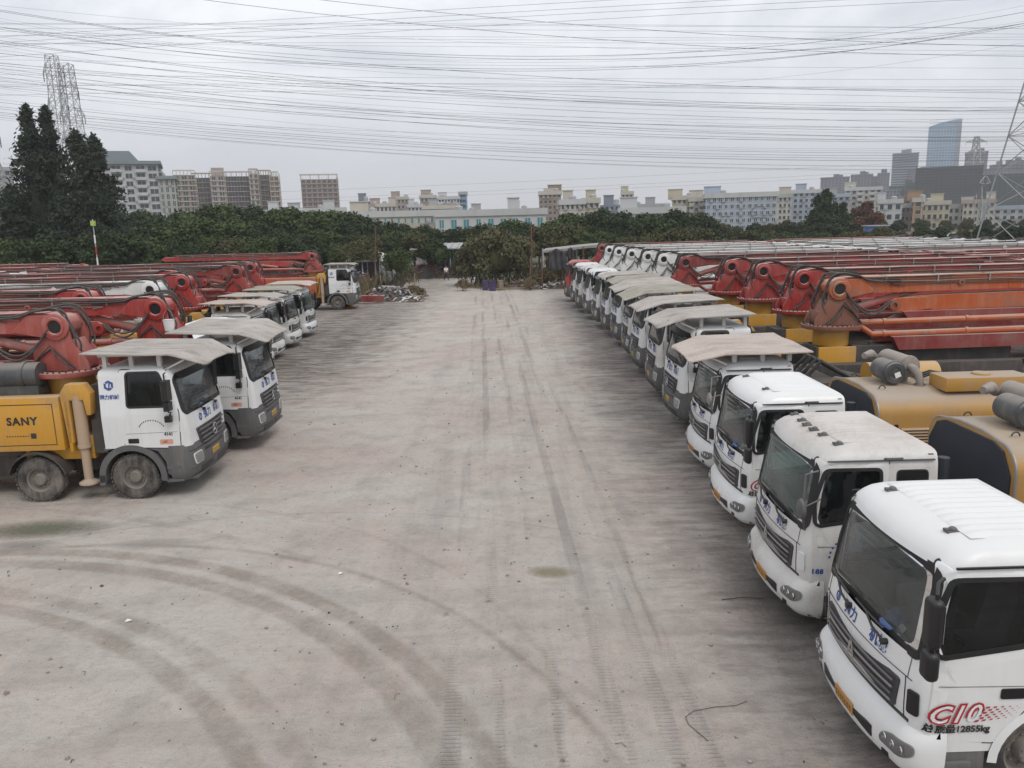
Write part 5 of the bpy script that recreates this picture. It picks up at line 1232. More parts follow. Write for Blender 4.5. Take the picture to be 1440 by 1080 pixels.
belt(770, 1000, 26, 98, lambda x: 322 + 4 * math.sin(x * .03), ['olive', 'mid', 'olive'], ', front row')
belt(985, 1135, 26, 150, lambda x: 312 + 5 * math.sin(x * .05), ['olive', 'mid', 'dark'], ', back row')
belt(1235, 1475, 30, 190, lambda x: 306 + 4 * math.sin(x * .05), ['dark', 'olive', 'mid', 'dark'], ', back row')
belt(930, 1180, 24, 115, lambda x: 326 + 3 * math.sin(x * .07), ['olive', 'mid'], ', front row')
belt(1190, 1480, 26, 125, lambda x: 322 + 3 * math.sin(x * .07), ['olive', 'dark', 'dark'], ', front row')
# the tall dark feathery trees at the left
CC = [conifer_crown('crown', 'leaf_conifer', 3.4, 20, 12000, .25, 61), conifer_crown('crown', 'leaf_conifer', 3.7, 15, 10500, .25, 62), conifer_crown('crown', 'leaf_conifer', 4.4, 12, 12000, .26, 63)]
TT = {0: trunk_mesh(15, .26, 70, 6, 1.2), 1: trunk_mesh(11, .24, 71, 6, 1.0), 2: trunk_mesh(8, .24, 72, 5, 1.0)}
for px, py, Y, ci, lab in ((35, 150, 88, 0, 'slim pointed evergreen at far left, left one of the two tallest tops'), (62, 152, 90, 0, 'tallest dark evergreen, the right one of the twin tops left of the pylon'),
                           (106, 188, 86, 1, 'dark pointed evergreen standing before the foot of the lattice pylon'), (130, 194, 92, 1, 'dark evergreen right behind the one by the pylon, beside the white flats'),
                           (16, 262, 84, 2, 'lower wide evergreen filling the left flank of the tall group'), (84, 272, 80, 2, 'wide dark evergreen low in the middle of the tall group'), (140, 272, 84, 2, 'lower evergreen at the right edge of the tall group, before the white flats')):
    P = at(px, py, Y); h = (20, 15, 12)[ci]; s_ = P.z / (h + .8)
    tree('evergreen_tree', CC[ci], TT[ci], (P.x, Y, 0), lab, None, (s_ * 1.08, s_ * 1.08, s_), .6, px * .7)
for px, py, Y, k, v, lab in ((12, 320, 82, 'mid', 1, 'rounded green tree at the far left edge below the evergreens'), (60, 330, 76, 'dark', 2, 'dark rounded tree in front of the tall evergreens'), (115, 326, 76, 'dark', 0, 'dark rounded tree behind the thin striped pole'), (165, 322, 78, 'dark', 1, 'dark rounded tree right of the thin striped pole'), (205, 330, 80, 'mid', 2, 'rounded green tree between the striped pole and the belt')):
    P = at(px, py, Y); s_ = P.z / 6.6; tree('broadleaf_tree', CR_[k, v], TR[v], (P.x, Y, 0), lab, None, s_, .5, px)
bush_b = round_crown('crown', 'leaf_brown', 3.4, 3.6, 5200, .15, 81); bush_b2 = round_crown('crown', 'leaf_brown', 2.4, 2.2, 1800, .14, 82); bush_r = round_crown('crown', 'leaf_rust', 1.8, 4.4, 3400, .16, 83)
bush_y = round_crown('crown', 'leaf_yellow', 1.6, 3.2, 1500, .15, 84); bush_o = round_crown('crown', 'leaf_mound', 2.9, 4.0, 6500, .15, 85, core=.45); bush_d = round_crown('crown', 'leaf_dry', 1.5, 2.0, 1200, .13, 86, core=.4)
TB = trunk_mesh(1.6, .10, 88, 5, .9)
def bush(crown, px, py, Y, w_, h, lab, name='bush', cat='bush', group=None, zc=0.0):
    P = at(px, py, Y); return tree(name, crown, TB, (P.x, Y, 0), lab, group, (w_, w_, h), zc, px * .3, cat)
bush(bush_b, 18, 372, 70, 1.15, .95, 'rust brown rounded bush at the left edge below the evergreens'); bush(bush_b2, 268, 368, 86, 1.1, 1.1, 'brownish low bush in front of the green belt at left')
bush(bush_r, 1216, 320, 170, 1.9, 2.0, 'rust red small tree beside the dark conifer behind the booms', 'rusty_tree', 'tree')
c3 = conifer_crown('crown', 'leaf_dark', 3.9, 9.5, 9000, .30, 91)
for px, py, Y, s_, lab in ((1162, 268, 140, 1.22, 'dark bushy conifer standing alone beyond the white booms'), (1186, 286, 142, .95, 'shorter dark conifer right of the lone tall one beyond the booms'), (1150, 292, 138, .9, 'small dark conifer at the left foot of the lone tall one')):
    P = at(px, py, Y); z_ = P.z / 9.9; tree('dark_conifer', c3, TT[2], (P.x, Y, 0), lab, None, (z_ * 1.15, z_ * 1.15, z_), 0, px, 'tree')
# mound of creepers and brush right of the gateway
for px, Y, w_, h, lab in ((676, 78, .95, 1.18, 'olive creeper covered bush, leftmost of the mound right of the gateway'), (698, 77, 1.05, 1.34, 'tallest olive bush in the mound right of the gateway'), (724, 79, .9, 1.12, 'olive bush in the mound just left of the rusty pole'), (655, 80, .55, .80, 'narrow olive bush at the left foot of the mound by the track')):
    bush(bush_o, px, 380, Y, w_, h, lab)
for i, (px, Y, s_) in enumerate(((765, 74, .9), (785, 76, .8), (800, 75, .8), (815, 77, .9), (745, 72, .5), (650, 73, .5), (590, 66, .45), (580, 68, .5))):
    bush(bush_d, px, 390, Y, s_, s_, 'dry brown brush growing at the far edge of the yard', group='dry brush at the far edge of the yard', name='dry_bush')
bush(bush_b2, 470, 380, 74, .9, 1.0, 'dry brown bush behind the lone white truck at left')
# brush twigs
def twigs(name, P0, w_, h, n, seed, mat='rust'):
    rd_ = random.Random(seed); mb = MB()
    for _ in range(n):
        x, y = P0.x + rd_.uniform(-w_, w_), P0.y + rd_.uniform(-.8, .6); a = rd_.uniform(-.9, .9); l_ = h * rd_.uniform(.4, 1); mb.tube([(x, y, 0), (x + math.sin(a) * l_ * .6, y - .1, l_ * .7), (x + math.sin(a) * l_ * 1.1, y - .2, l_)], [.03, .02, .01], 4, False)
    return mb.mesh(name, mat)
tag(link('brush_heap', twigs('brush_heap', G(700, 402), 3.6, 2.6, 170, 3, 'bark')), 'heap of bare dead branches under the creeper mound', 'branches')
# tall grass along the far edge
def grass(name, spots, h, n, mat, label, seed):
    rg = np.random.default_rng(seed); C_ = []
    for (x0, y0, x1, y1, w_) in spots:
        t_ = rg.random(n); C_.append(np.stack([x0 + (x1 - x0) * t_ + rg.normal(0, w_, n), y0 + (y1 - y0) * t_ + rg.normal(0, w_, n), np.zeros(n)], 1))
    C_ = np.vstack(C_); m_ = len(C_); a = rg.uniform(0, 6.28, m_); hh = h * rg.uniform(.5, 1.2, m_)[:, None]; d = np.stack([np.cos(a), np.sin(a), np.zeros(m_)], 1); up = np.array([0, 0, 1.0]); ln = np.stack([np.cos(a + 1.3), np.sin(a + 1.3), np.zeros(m_)], 1) * .35
    V = np.stack([C_ - d * .035, C_ + d * .035, C_ + (up + ln * .5) * hh * .6 + d * .03, C_ + (up + ln) * hh], 1).reshape(-1, 3); stuff(link(name, leafmesh(name, V, mat)), label, 'grass')
g1, g2, g3 = G(180, 372), G(470, 385), G(545, 395)
grass('tall_grass', [(-45, 80, -14, 78, 1.2), (-17, 70, -13.5, 66, .8), (-24, 74, -14, 72, 1.0)], 1.5, 2200, 'leaf_dry', 'dry yellow reeds and tall grass behind the left booms', 3)
grass('rough_grass', [(-3.5, 76, 3, 75, .9), (4, 76, 18, 77, 1.0), (-12.5, 66, -11, 92, .5)], .5, 500, 'leaf_dry', 'rough olive grass along the far edge of the yard', 4)
grass('field_grass', [(12, 86, 60, 95, 4), (20, 100, 90, 120, 7), (-50, 92, -14, 90, 3)], 1.2, 5200, 'leaf_olive', 'weeds and scrub covering the ground beyond the yard', 6)
# small round tree beside the gateway
P = G(563, 408); small = round_crown('crown', 'leaf_mid', 1.25, 2.9, 3000, .10, 95, core=.5)
tree('small_tree', small, TB, (P.x, P.y, 0), 'small rounded green tree standing left of the gateway to the far track', None, (1.25, 1.25, 1.05), 1.0)
P = G(510, 402); umb = round_crown('crown', 'leaf_olive', 1.9, 1.5, 2600, .10, 96, core=.5)
tree('flat_topped_tree', umb, TB, (P.x - .4, P.y + 2, 0), 'low flat topped olive tree behind the lone white truck', None, (1.15, 1.15, 1.1), 1.9)

# ------------------------------------------------------------------ sheds, junk and poles at the far edge
def shed(px0, px1, Y, h, d, roofmat, label, wall=None):
    x0, x1 = at(px0, 380, Y).x, at(px1, 380, Y).x; t_ = thing('shed', label, 'shed', ((x0 + x1) / 2, Y, 0)); w_ = (x1 - x0) / 2
    n = max(2, int(w_))
    for i in range(n + 1):
        for y in (0, d): link('post', MB().box(-.06, .06, -.06, .06, 0, h - .05).mesh('post', 'galv', False), t_, (-w_ + 2 * w_ * i / n, y, 0))
    mb = MB(); k = 18
    for j in range(k): x = -w_ - .3 + (2 * w_ + .6) * j / k; mb.add([(x, -.5, h - .12), (x + (2 * w_ + .6) / k, -.5, h - .12 + .05 * (j % 2)), (x + (2 * w_ + .6) / k, d + .3, h + .35 + .05 * (j % 2)), (x, d + .3, h + .35)], [(0, 1, 2, 3)])
    mb.box(-w_ - .3, w_ + .3, -.52, -.46, h - .24, h - .10); link('roof', mb.mesh('roof', roofmat, False), t_)
    if wall: link('back_wall', MB().box(-w_, w_, d, d + .08, 0, h).mesh('back_wall', wall, False), t_)
    return t_
shed(582, 660, 93, 3.5, 5, 'galv', 'long low open shed at the far end beyond the gateway', 'teal')
shed(492, 528, 84, 2.7, 3, 'tarp', 'small open lean-to with red and blue goods behind the lone truck', 'chassis')
# canvas wall and white sheet
def cloth(name, px0, px1, py0, py1, Y, mat, label, seed, cat='tarpaulin'):
    a, b_ = at(px0, py0, Y), at(px1, py1, Y); rd_ = random.Random(seed); nx, nz = 14, 8; mb = MB(); V = []
    for i in range(nx + 1):
        for j in range(nz + 1): u, v = i / nx, j / nz; V.append((a.x + (b_.x - a.x) * u, Y + .16 * math.sin(u * 19 + v * 2) + .1 * rd_.random(), b_.z + (a.z - b_.z) * v + .14 * math.sin(u * 7 + seed) * v))
    mb.add(V, [(i * (nz + 1) + j, (i + 1) * (nz + 1) + j, (i + 1) * (nz + 1) + j + 1, i * (nz + 1) + j + 1) for i in range(nx) for j in range(nz)])
    o = link(name, mb.mesh(name, mat), None); tag(o, label, cat); so = o.modifiers.new('thickness', 'SOLIDIFY'); so.thickness = .03; return o
cloth('white_sheet', 531, 556, 356, 368, 88, 'cloth_white', 'white sheet hung above the grey tarpaulin left of the small tree', 1, 'sheet')
cloth('grey_tarpaulin', 533, 557, 368, 396, 87, 'tarp', 'grey tarpaulin screen left of the small round tree', 2)
cloth('white_awning', 585, 601, 361, 372, 92, 'cloth_white', 'white sagging awning over the red machinery at the far shed', 3, 'awning')
cloth('blue_sheet', 620, 641, 362, 384, 95, 'teal', 'dark teal screen inside the far shed', 4, 'sheet')
cloth('dark_tarpaulin', 772, 797, 352, 380, 71.5, 'tarp_dark', 'black ragged tarpaulin hanging under the canopy at right', 5)
cloth('dark_tarpaulin', 799, 812, 350, 364, 71, 'tarp_dark', 'short black tarpaulin hanging behind the red cab', 6)
t_ = thing('canopy', 'sagging grey canopy on poles behind the red cab', 'canopy', (0, 0, 0)); mb = MB(); A = [at(762, 352, 72), at(790, 350, 72.5), at(820, 346, 72), at(846, 344, 71)]; B_ = [at(768, 349, 78), at(795, 346, 78), at(822, 343, 78), at(848, 341, 78)]
mb.ring([p + Vector((0, 0, .0)) for p in A], B_, False); mb.ring([p - Vector((0, 0, .22)) for p in A], A, False); mb.ring([p - Vector((0, 0, .12)) for p in A], [p - Vector((0, 0, .12)) for p in B_], False); link('canopy_sheet', mb.mesh('canopy_sheet', 'tarp', False), t_)
for p in A + B_: link('post', MB().cyl((p.x, p.y, 0), (p.x, p.y, p.z - .05), .05, n=8).mesh('post', 'rust'), t_)
t_ = thing('slab_tent', 'bare pale poles leaning together left of the black tarpaulin', 'poles', (0, 0, 0))
for a, b_ in (((766, 388), (763, 349)), ((762, 390), (764, 352)), ((760, 389), (768, 372))): link('pole', MB().tube([G(*a), Vector((at(b_[0], b_[1], G(*a).y).x, G(*a).y, at(b_[0], b_[1], G(*a).y).z))], .06, 7).mesh('pole', 'galv'), t_)
# heaps: each pile is many loose bits nobody could count
def heap(name, px, py, w_, h, d, n, mats, label, seed, long=False):
    rd_ = random.Random(seed); P0 = G(px, py); root = thing(name, label, 'scrap heap', (P0.x, P0.y, 0))
    for mi, mat in enumerate(mats):
        mb = MB()
        for _ in range(n // len(mats)):
            u, v = rd_.gauss(0, .42), rd_.gauss(0, .42); z = h * max(.03, 1 - u * u - v * v) * rd_.uniform(.35, 1); s_ = rd_.uniform(.10, .34)
            rot = Matrix.Rotation(rd_.uniform(0, 6.28), 3, 'Z') @ Matrix.Rotation(rd_.uniform(-.9, .9), 3, 'X') @ Matrix.Rotation(rd_.uniform(-.7, .7), 3, 'Y')
            if rd_.random() < .45: mb.obox((u * w_, v * d, z), (s_ * rd_.uniform(2, 5 if long else 3.4), s_ * .3, s_ * .25), rot)
            elif rd_.random() < .5: q = rot @ Vector((s_, 0, 0)); c = Vector((u * w_, v * d, z)); mb.cyl(c - q, c + q, s_ * .3, n=8)
            else: mb.obox((u * w_, v * d, z), (s_, s_ * .9, s_ * .5), rot, rd_.uniform(.5, 1))
        o = link('loose_scrap', mb.mesh('loose_scrap', mat, False), root); o['kind'] = 'stuff'
    base = MB(); base.lathe([(0, 1.15), (.25 * h, .95), (.5 * h, .6), (.68 * h, .25), (.7 * h, .001)], (0, 0, 0), 'z', 18); me = base.mesh('heap_base', 'chassis'); bo = link('heap_base', me, root); bo.scale = (w_ * .8, d * .8, 1)
    return root
heap('scrap_heap', 548, 422, 2.9, 1.15, 1.5, 330, ['steel', 'rust', 'chassis', 'galv'], 'heap of rusty and pale scrap metal below the small tree', 5, True)
heap('scrap_heap', 580, 424, 1.1, .5, .8, 80, ['wood', 'steel', 'cloth_white'], 'low scatter of scrap with a pale block at the right end of the left heap', 6)
heap('red_scrap_heap', 603, 391, 2.6, 2.1, 1.3, 200, ['red', 'red_dark', 'red_faded', 'chassis'], 'tangle of dark red machine parts under the white awning', 7)
heap('machine_heap', 618, 390, 1.2, .9, .8, 50, ['red_faded', 'steel', 'white_print'], 'low pile of pink and white parts left of the walking person', 8)
heap('machine_heap', 645, 390, 2.0, 1.8, 1.4, 130, ['chassis', 'navy', 'rust', 'tarp_dark'], 'dark pile of machinery right of the walking person', 9)
heap('plank_heap', 780, 405, 3.0, .55, 1.2, 140, ['wood', 'steel', 'cloth_white', 'rust'], 'low heap of pale planks and rubble left of the red cab', 10, True)
heap('rust_heap', 735, 405, 2.2, .8, 1.0, 100, ['rust', 'wood', 'chassis'], 'brown rubble at the foot of the rusty pole', 11)
heap('scrap_heap', 475, 392, 2.0, 1.2, 1.0, 60, ['rust', 'bluepaint', 'chassis'], 'dark junk with a blue piece behind the lone truck', 12)
heap('junk_heap', 503, 404, 2.4, 1.6, 1.2, 110, ['rust', 'chassis', 'red', 'bluepaint', 'wood'], 'jumble of red and blue junk between the lone truck and the grey tarpaulin', 13)
for (a, b_, mat, lab) in (((470, 421), (546, 418), 'red_faded', 'long faded red steel beam lying in front of the scrap heap'), ((480, 428), (540, 426), 'red_dark', 'dark red boom section lying nearest below the faded red beam'), ((686, 409), (786, 405), 'wood', 'long pale beam lying along the foot of the creeper mound')):
    p, q = G(*a), G(*b_); t_ = thing('boom_section' if mat != 'wood' else 'timber_beam', lab, 'beam', tuple((p + q) / 2)); p2, q2 = (p - q) / 2, (q - p) / 2
    hh = .5 if mat != 'wood' else .16
    link('beam_body', MB().beam(p2 + Vector((0, 0, hh * .9)), q2 + Vector((0, 0, hh * .7)), hh * .8, hh).mesh('beam_body', mat, False, bevel=.02), t_)
    if mat != 'wood':
        for k in (-.7, -.2, .3, .8): c = p2 * -k; link('rib', MB().obox((c.x, c.y, .42), (.06, .48, .54)).mesh('rib', mat, False), t_)
    for k in (-.6, .6): c = p2 * k; link('support_block', MB().obox((c.x, c.y, .08), (.25, .5, .16)).mesh('support_block', 'wood', False), t_)
def drum(px, py, mat, lab):
    p = G(px, py); t_ = thing('oil_drum', lab, 'drum', (p.x, p.y, 0)); link('barrel', MB().lathe([(0, .001), (0, .29), (.02, .30), (.28, .29), (.30, .305), (.32, .29), (.58, .29), (.60, .305), (.62, .29), (.88, .29), (.90, .30), (.90, .27), (.885, .001)], (0, 0, 0), 'z', 20).mesh('barrel', mat), t_)
    link('rim', MB().lathe([(.88, .28), (.91, .29), (.91, .31), (.87, .31)], (0, 0, 0), 'z', 20).mesh('rim', mat), t_)
drum(683, 408, 'purple', 'violet drum at the left end of the long pale beam'); drum(693, 409, 'purple', 'second violet drum from the left below the creeper mound'); drum(704, 408, 'wood', 'brown drum right of the two violet drums'); drum(460, 424, 'bluepaint', 'blue drum beside the front of the lone white truck') if False else None
drum(492, 432, 'yellow', 'yellow drum in front of the dark red boom section')
# poles
def pole(px, pyb, pyt, dx, mat, lab, head=None, r_=.07, Y=None):
    p = G(px, pyb) if Y is None else Vector((at(px, pyb, Y).x, Y, 0)); q = at(px + dx, pyt, p.y); t_ = thing('pole', lab, 'pole', (p.x, p.y, 0)); d = q - p
    link('shaft', MB().tube([(0, 0, -.1), d], [r_, r_ * .7], 8).mesh('shaft', mat), t_)
    if head:
        link('head', MB().obox(d + Vector((0, 0, -.35)), (.34, .22, .42)).mesh('head', head, False), t_)
        for k in range(6): c = d * (.12 + .13 * k); link('band', MB().tube([c - d.normalized() * .35, c + d.normalized() * .35], r_ * 1.12, 8).mesh('band', 'white_print' if k % 2 else 'red'), t_)
    return t_
pole(139, 388, 308, -9, 'galv', 'thin red and white striped pole with a lime green head before the evergreens', 'lime', .06, 68)
pole(527, 402, 318, 1, 'rust', 'thin rusty pole left of the small round tree'); pole(748, 404, 312, -1, 'rust', 'rusty red pole right of the creeper mound', r_=.09); pole(745, 402, 360, 1, 'wood', 'short pale stake against the rusty red pole', r_=.06)
pole(918, 352, 300, 0, 'rust', 'slim dark pole beyond the white booms, left of the blue flats'); pole(583, 400, 384, 0, 'wood', 'short stake at the left side of the gateway')
# person at the gateway
def person():
    p = G(628, 395); t_ = thing('person', 'person in a white top and black trousers walking by the far shed', 'person', (p.x, p.y, 0), R(25))
    def skin(name, pts, edges, rad, mat, par):
        me = bpy.data.meshes.new(name); me.from_pydata(pts, edges, []); o = link(name, me, par); md = o.modifiers.new('s', 'SKIN'); me.materials.append(M[mat])
        for i, r_ in enumerate(rad): me.skin_vertices[0].data[i].radius = (r_, r_)
        me.skin_vertices[0].data[0].use_root = True; sb = o.modifiers.new('d', 'SUBSURF'); sb.levels = 1; sb.render_levels = 1; return o
    pts = [(0, 0, .92), (0, 0, 1.15), (0, 0, 1.38), (0, 0, 1.50), (0, .01, 1.60), (0, .0, 1.70), (.18, 0, 1.38), (.24, .10, 1.12), (.25, .02, .90), (.25, -.01, .82), (-.18, 0, 1.38), (-.24, -.10, 1.12), (-.25, -.22, .92), (-.25, -.26, .84), (.10, 0, .88), (.12, -.20, .50), (.12, .02 - .30, .08), (.12, -.42, .04), (-.10, 0, .88), (-.12, .14, .50), (-.12, .38, .12), (-.12, .28, .05)]
    ed = [(0, 1), (1, 2), (2, 3), (3, 4), (4, 5), (2, 6), (6, 7), (7, 8), (8, 9), (2, 10), (10, 11), (11, 12), (12, 13), (0, 14), (14, 15), (15, 16), (16, 17), (0, 18), (18, 19), (19, 20), (20, 21)]
    rad = [.13, .12, .13, .055, .085, .07, .06, .045, .035, .04, .06, .045, .035, .04, .09, .065, .045, .04, .09, .065, .045, .04]
    skin('body', pts, ed, rad, 'skin', t_)
    skin('shirt', [(0, 0, .95), (0, 0, 1.15), (0, 0, 1.38), (.18, 0, 1.37), (.235, .09, 1.15), (-.18, 0, 1.37), (-.235, -.09, 1.15)], [(0, 1), (1, 2), (2, 3), (3, 4), (2, 5), (5, 6)], [.155, .14, .15, .075, .06, .075, .06], 'cloth_white', t_)
    skin('trousers', [(0, 0, .92), (.10, 0, .86), (.12, -.20, .50), (.12, -.28, .12), (-.10, 0, .86), (-.12, .14, .50), (-.12, .36, .16)], [(0, 1), (1, 2), (2, 3), (0, 4), (4, 5), (5, 6)], [.15, .105, .08, .065, .105, .08, .065], 'cloth_black', t_)
    link('hair', MB().lathe([(1.60, .095), (1.66, .105), (1.72, .09), (1.77, .04), (1.775, .001)], (0, .015, 0), 'z', 14).mesh('hair', 'hair'), t_)
person()

# ------------------------------------------------------------------ far buildings
def wallmat(name, col, dark=.6):
    m, t, b = newmat(name); n = noise(t, .06, 5, .6); st = noise(t, .5, 4, .6, stretch=(1, 1, .1)); c = mixc(t, mth(t, 'MULTIPLY', rmap(t, n, .35, .7), .35), col, tuple(x * dark for x in col)); c = mixc(t, mth(t, 'MULTIPLY', rmap(t, st, .5, .75), .35), c, tuple(x * .6 for x in col))
    t.links.new(c, b.inputs['Base Color']); b.inputs['Roughness'].default_value = .85; return name
for nme, c in dict(w_white=(.50, .50, .50), w_cream=(.50, .465, .40), w_grey=(.36, .36, .37), w_bluegrey=(.36, .41, .48), w_brown=(.30, .23, .18), w_pink=(.38, .30, .27), w_dark=(.075, .075, .085), w_slate=(.20, .22, .26), w_yellow=(.48, .44, .33), w_green=(.38, .41, .38), w_violet=(.15, .135, .175), w_net=(.055, .055, .052), w_net_green=(.06, .085, .085), w_teal=(.20, .235, .25), w_orange=(.36, .24, .16)).items(): wallmat(nme, c)
for nme, c, r_ in (('curtain_blue', (.16, .30, .44), .18), ('curtain_grey', (.24, .27, .31), .3)):
    m, t, b = newmat(nme); n = noise(t, .05, 3, .5, stretch=(1, 1, .4)); t.links.new(mixc(t, rmap(t, n, .4, .6), c, tuple(x * .8 for x in c)), b.inputs['Base Color']); b.inputs['Roughness'].default_value = r_; b.inputs['Metallic'].default_value = .3
def building(name, label, px0, px1, py, Y, wall, floors, bays, style='window', depth=14, yaw=0, trim='w_white', pane='building_glass', roof=True, base_py=None, single=False, cat='building', extras=True, ww=.55, wh=.5):
    a, b_ = at(px0, py, Y), at(px1, py, Y); H_ = (a.z + b_.z) / 2; W = (b_.x - a.x) / 2; fh = H_ / floors if base_py is None else (H_ - 1) / floors
    yaw = yaw * .4 - math.degrees(math.atan2((a.x + b_.x) / 2, Y)) * (.95 if Y > 240 else .6); W *= (1.0 if abs(yaw) < 8 else 1 / max(.8, math.cos(R(yaw)))) ; t_ = thing(name, label, cat, ((a.x + b_.x) / 2, Y, 0), R(yaw)); link('wall', MB().box(-W, W, 0, depth, 0, H_).mesh('wall', wall, False), t_)
    faces = [((-W, 0), (1, 0), 2 * W, (0, -1), bays), ((W, 0), (0, 1), depth, (1, 0), max(1, int(bays * depth / (2 * W) * .8)))] if (a.x + b_.x) < 0 else [((-W, 0), (1, 0), 2 * W, (0, -1), bays), ((-W, 0), (0, 1), depth, (-1, 0), max(1, int(bays * depth / (2 * W) * .8)))]
    gl = MB(); fr = MB(); bal = MB(); acs = MB(); rd_ = random.Random(int(px0 * 7 + Y))
    def q(o, d, n_, u0, u1, off0, off1, z0, z1, mb):
        x0, y0 = o[0] + d[0] * u0 + n_[0] * off0, o[1] + d[1] * u0 + n_[1] * off0; x1, y1 = o[0] + d[0] * u1 + n_[0] * off1, o[1] + d[1] * u1 + n_[1] * off1
        mb.box(min(x0, x1), max(x0, x1), min(y0, y1), max(y0, y1), z0, z1)
    for fi, (o, d, len_, n_, nb) in enumerate(faces):
        bw = len_ / nb
        for f in range(floors):
            z0 = f * fh
            if z0 + fh < CH - 2 and floors > 3 and f < floors - 12: continue
            if style == 'strip': q(o, d, n_, .5, len_ - .5, .02, .10, z0 + fh * .35, z0 + fh * .85, gl); continue
            for k in range(nb):
                u = k * bw; wv = ww * (1 if (k % 3) else .8); w0, w1 = u + bw * (.5 - wv / 2), u + bw * (.5 + wv / 2); za, zb = z0 + fh * (.5 - wh / 2), z0 + fh * (.5 + wh / 2)
                if single and fi == 0:
                    wi = link('window', cached((name, 'win', round(w1 - w0, 2), round(zb - za, 2), trim), lambda: MB().box(-(w1 - w0) / 2 - .1, (w1 - w0) / 2 + .1, -.12, .02, -.12, 0).box(-(w1 - w0) / 2 - .1, (w1 - w0) / 2 + .1, -.12, .02, zb - za, zb - za + .12).box(-(w1 - w0) / 2 - .1, -(w1 - w0) / 2, -.12, .02, 0, zb - za).box((w1 - w0) / 2, (w1 - w0) / 2 + .1, -.12, .02, 0, zb - za).box(-.06, .06, -.12, .02, 0, zb - za).mesh('window', trim, False)), t_, (o[0] + (w0 + w1) / 2, -.001, za))
                    link('pane', cached((name, 'pane', round(w1 - w0, 2), round(zb - za, 2), pane), lambda: MB().box(-(w1 - w0) / 2, (w1 - w0) / 2, -.05, -.01, 0, zb - za).mesh('pane', pane, False)), wi)
                else:
                    q(o, d, n_, w0, w1, -.05, .06, za, zb, gl)
                    if style != 'net': q(o, d, n_, w0 - .12, w1 + .12, -.05, .14, za - .18, za, fr)
                if fi == 0 and style != 'net' and floors < 12 and rd_.random() < .35: q(o, d, n_, w1 + .1, w1 + .9, 0, .45, za - .2, za + .45, acs)
                if style == 'balcony' and k % 2 == 0: q(o, d, n_, u + bw * .05, u + bw * .95, 0, 1.3, z0 - .12, z0 + .08, bal); q(o, d, n_, u + bw * .05, u + bw * .95, 1.2, 1.3, z0 + .08, z0 + 1.0, bal)
            if style == 'net': q(o, d, n_, 0, len_, -.1, .5, z0 - .15, z0 + .2, fr)
        if style == 'net':
            for k in range(nb * 2 + 1): q(o, d, n_, k * bw / 2 - .06, k * bw / 2 + .06, .3, .55, 0, H_ + 1.5, fr)
    for nm, mb, mt in (('window_pane', gl, pane), ('window_sill', fr, trim), ('balcony', bal, trim), ('air_conditioner', acs, 'w_grey')):
        if mb.v: o_ = link(nm, mb.mesh(nm, mt, False), t_); o_['kind'] = 'stuff'
    if roof:
        mb = MB(); e = .35; hh = .9
        for x0, x1, y0, y1 in ((-W - e, W + e, -e, 0), (-W - e, W + e, depth, depth + e), (-W - e, -W, 0, depth), (W, W + e, 0, depth)): mb.box(x0, x1, y0, y1, H_ - .5, H_ + hh)
        link('parapet', mb.mesh('parapet', trim, False), t_)
    if extras:
        for k in range(max(1, int(W / 7))):
            x = rd_.uniform(-W * .8, W * .8); s_ = rd_.uniform(1.2, 2.6); y = rd_.uniform(2, depth - 3); link('stair_head', MB().box(x - s_, x + s_, y, y + 3, H_, H_ + 3.2).box(x - s_ - .2, x + s_ + .2, y - .2, y + 3.2, H_ + 3.2, H_ + 3.4).mesh('stair_head', wall, False), t_)
        for k in range(max(1, int(W / 9))):
            x = rd_.uniform(-W * .8, W * .8); link('water_tank', MB().lathe([(H_, .9), (H_ + 1.6, .9), (H_ + 1.9, .3), (H_ + 1.92, .001)], (x, 2, 0), 'z', 12).mesh('water_tank', 'galv'), t_)
    return t_, W, H_
# left: flats with teal roofs, then the scaffolded blocks
t_, W, H_ = building('apartment_building', 'white and green flats with teal roof edge behind the evergreens', 128, 214, 231, 300, 'w_white', 11, 6, 'balcony', 24, -6, 'w_white', single=True, roof=False, extras=False, ww=.7, wh=.62)
link('roof', MB().box(-W - 1.2, W + 1.2, -1.4, 25, H_, H_ + 1.2).mesh('roof', 'w_teal', False), t_); link('roof', MB().prism([(-W + 2, H_ + 1.2), (-W + 18, H_ + 1.2), (-W + 15, H_ + 5), (-W + 5, H_ + 5)], 3, 15).mesh('roof', 'w_teal', False), t_)
t_, W, H_ = building('apartment_building', 'narrow white stepped flats just right of the teal roofed block', 214, 226, 244, 310, 'w_white', 10, 2, 'balcony', 20, -6, 'w_white', single=True)
t_, W, H_ = building('apartment_building', 'narrow green and cream block with a teal top beside the scaffolding', 224, 244, 252, 305, 'w_green', 10, 3, 'window', 18, -4, 'w_cream', single=True, roof=False, extras=False, ww=.5, wh=.75)
link('roof', MB().box(-W - .8, W + .8, -1, 19, H_, H_ + 1.2).mesh('roof', 'w_teal', False), t_)
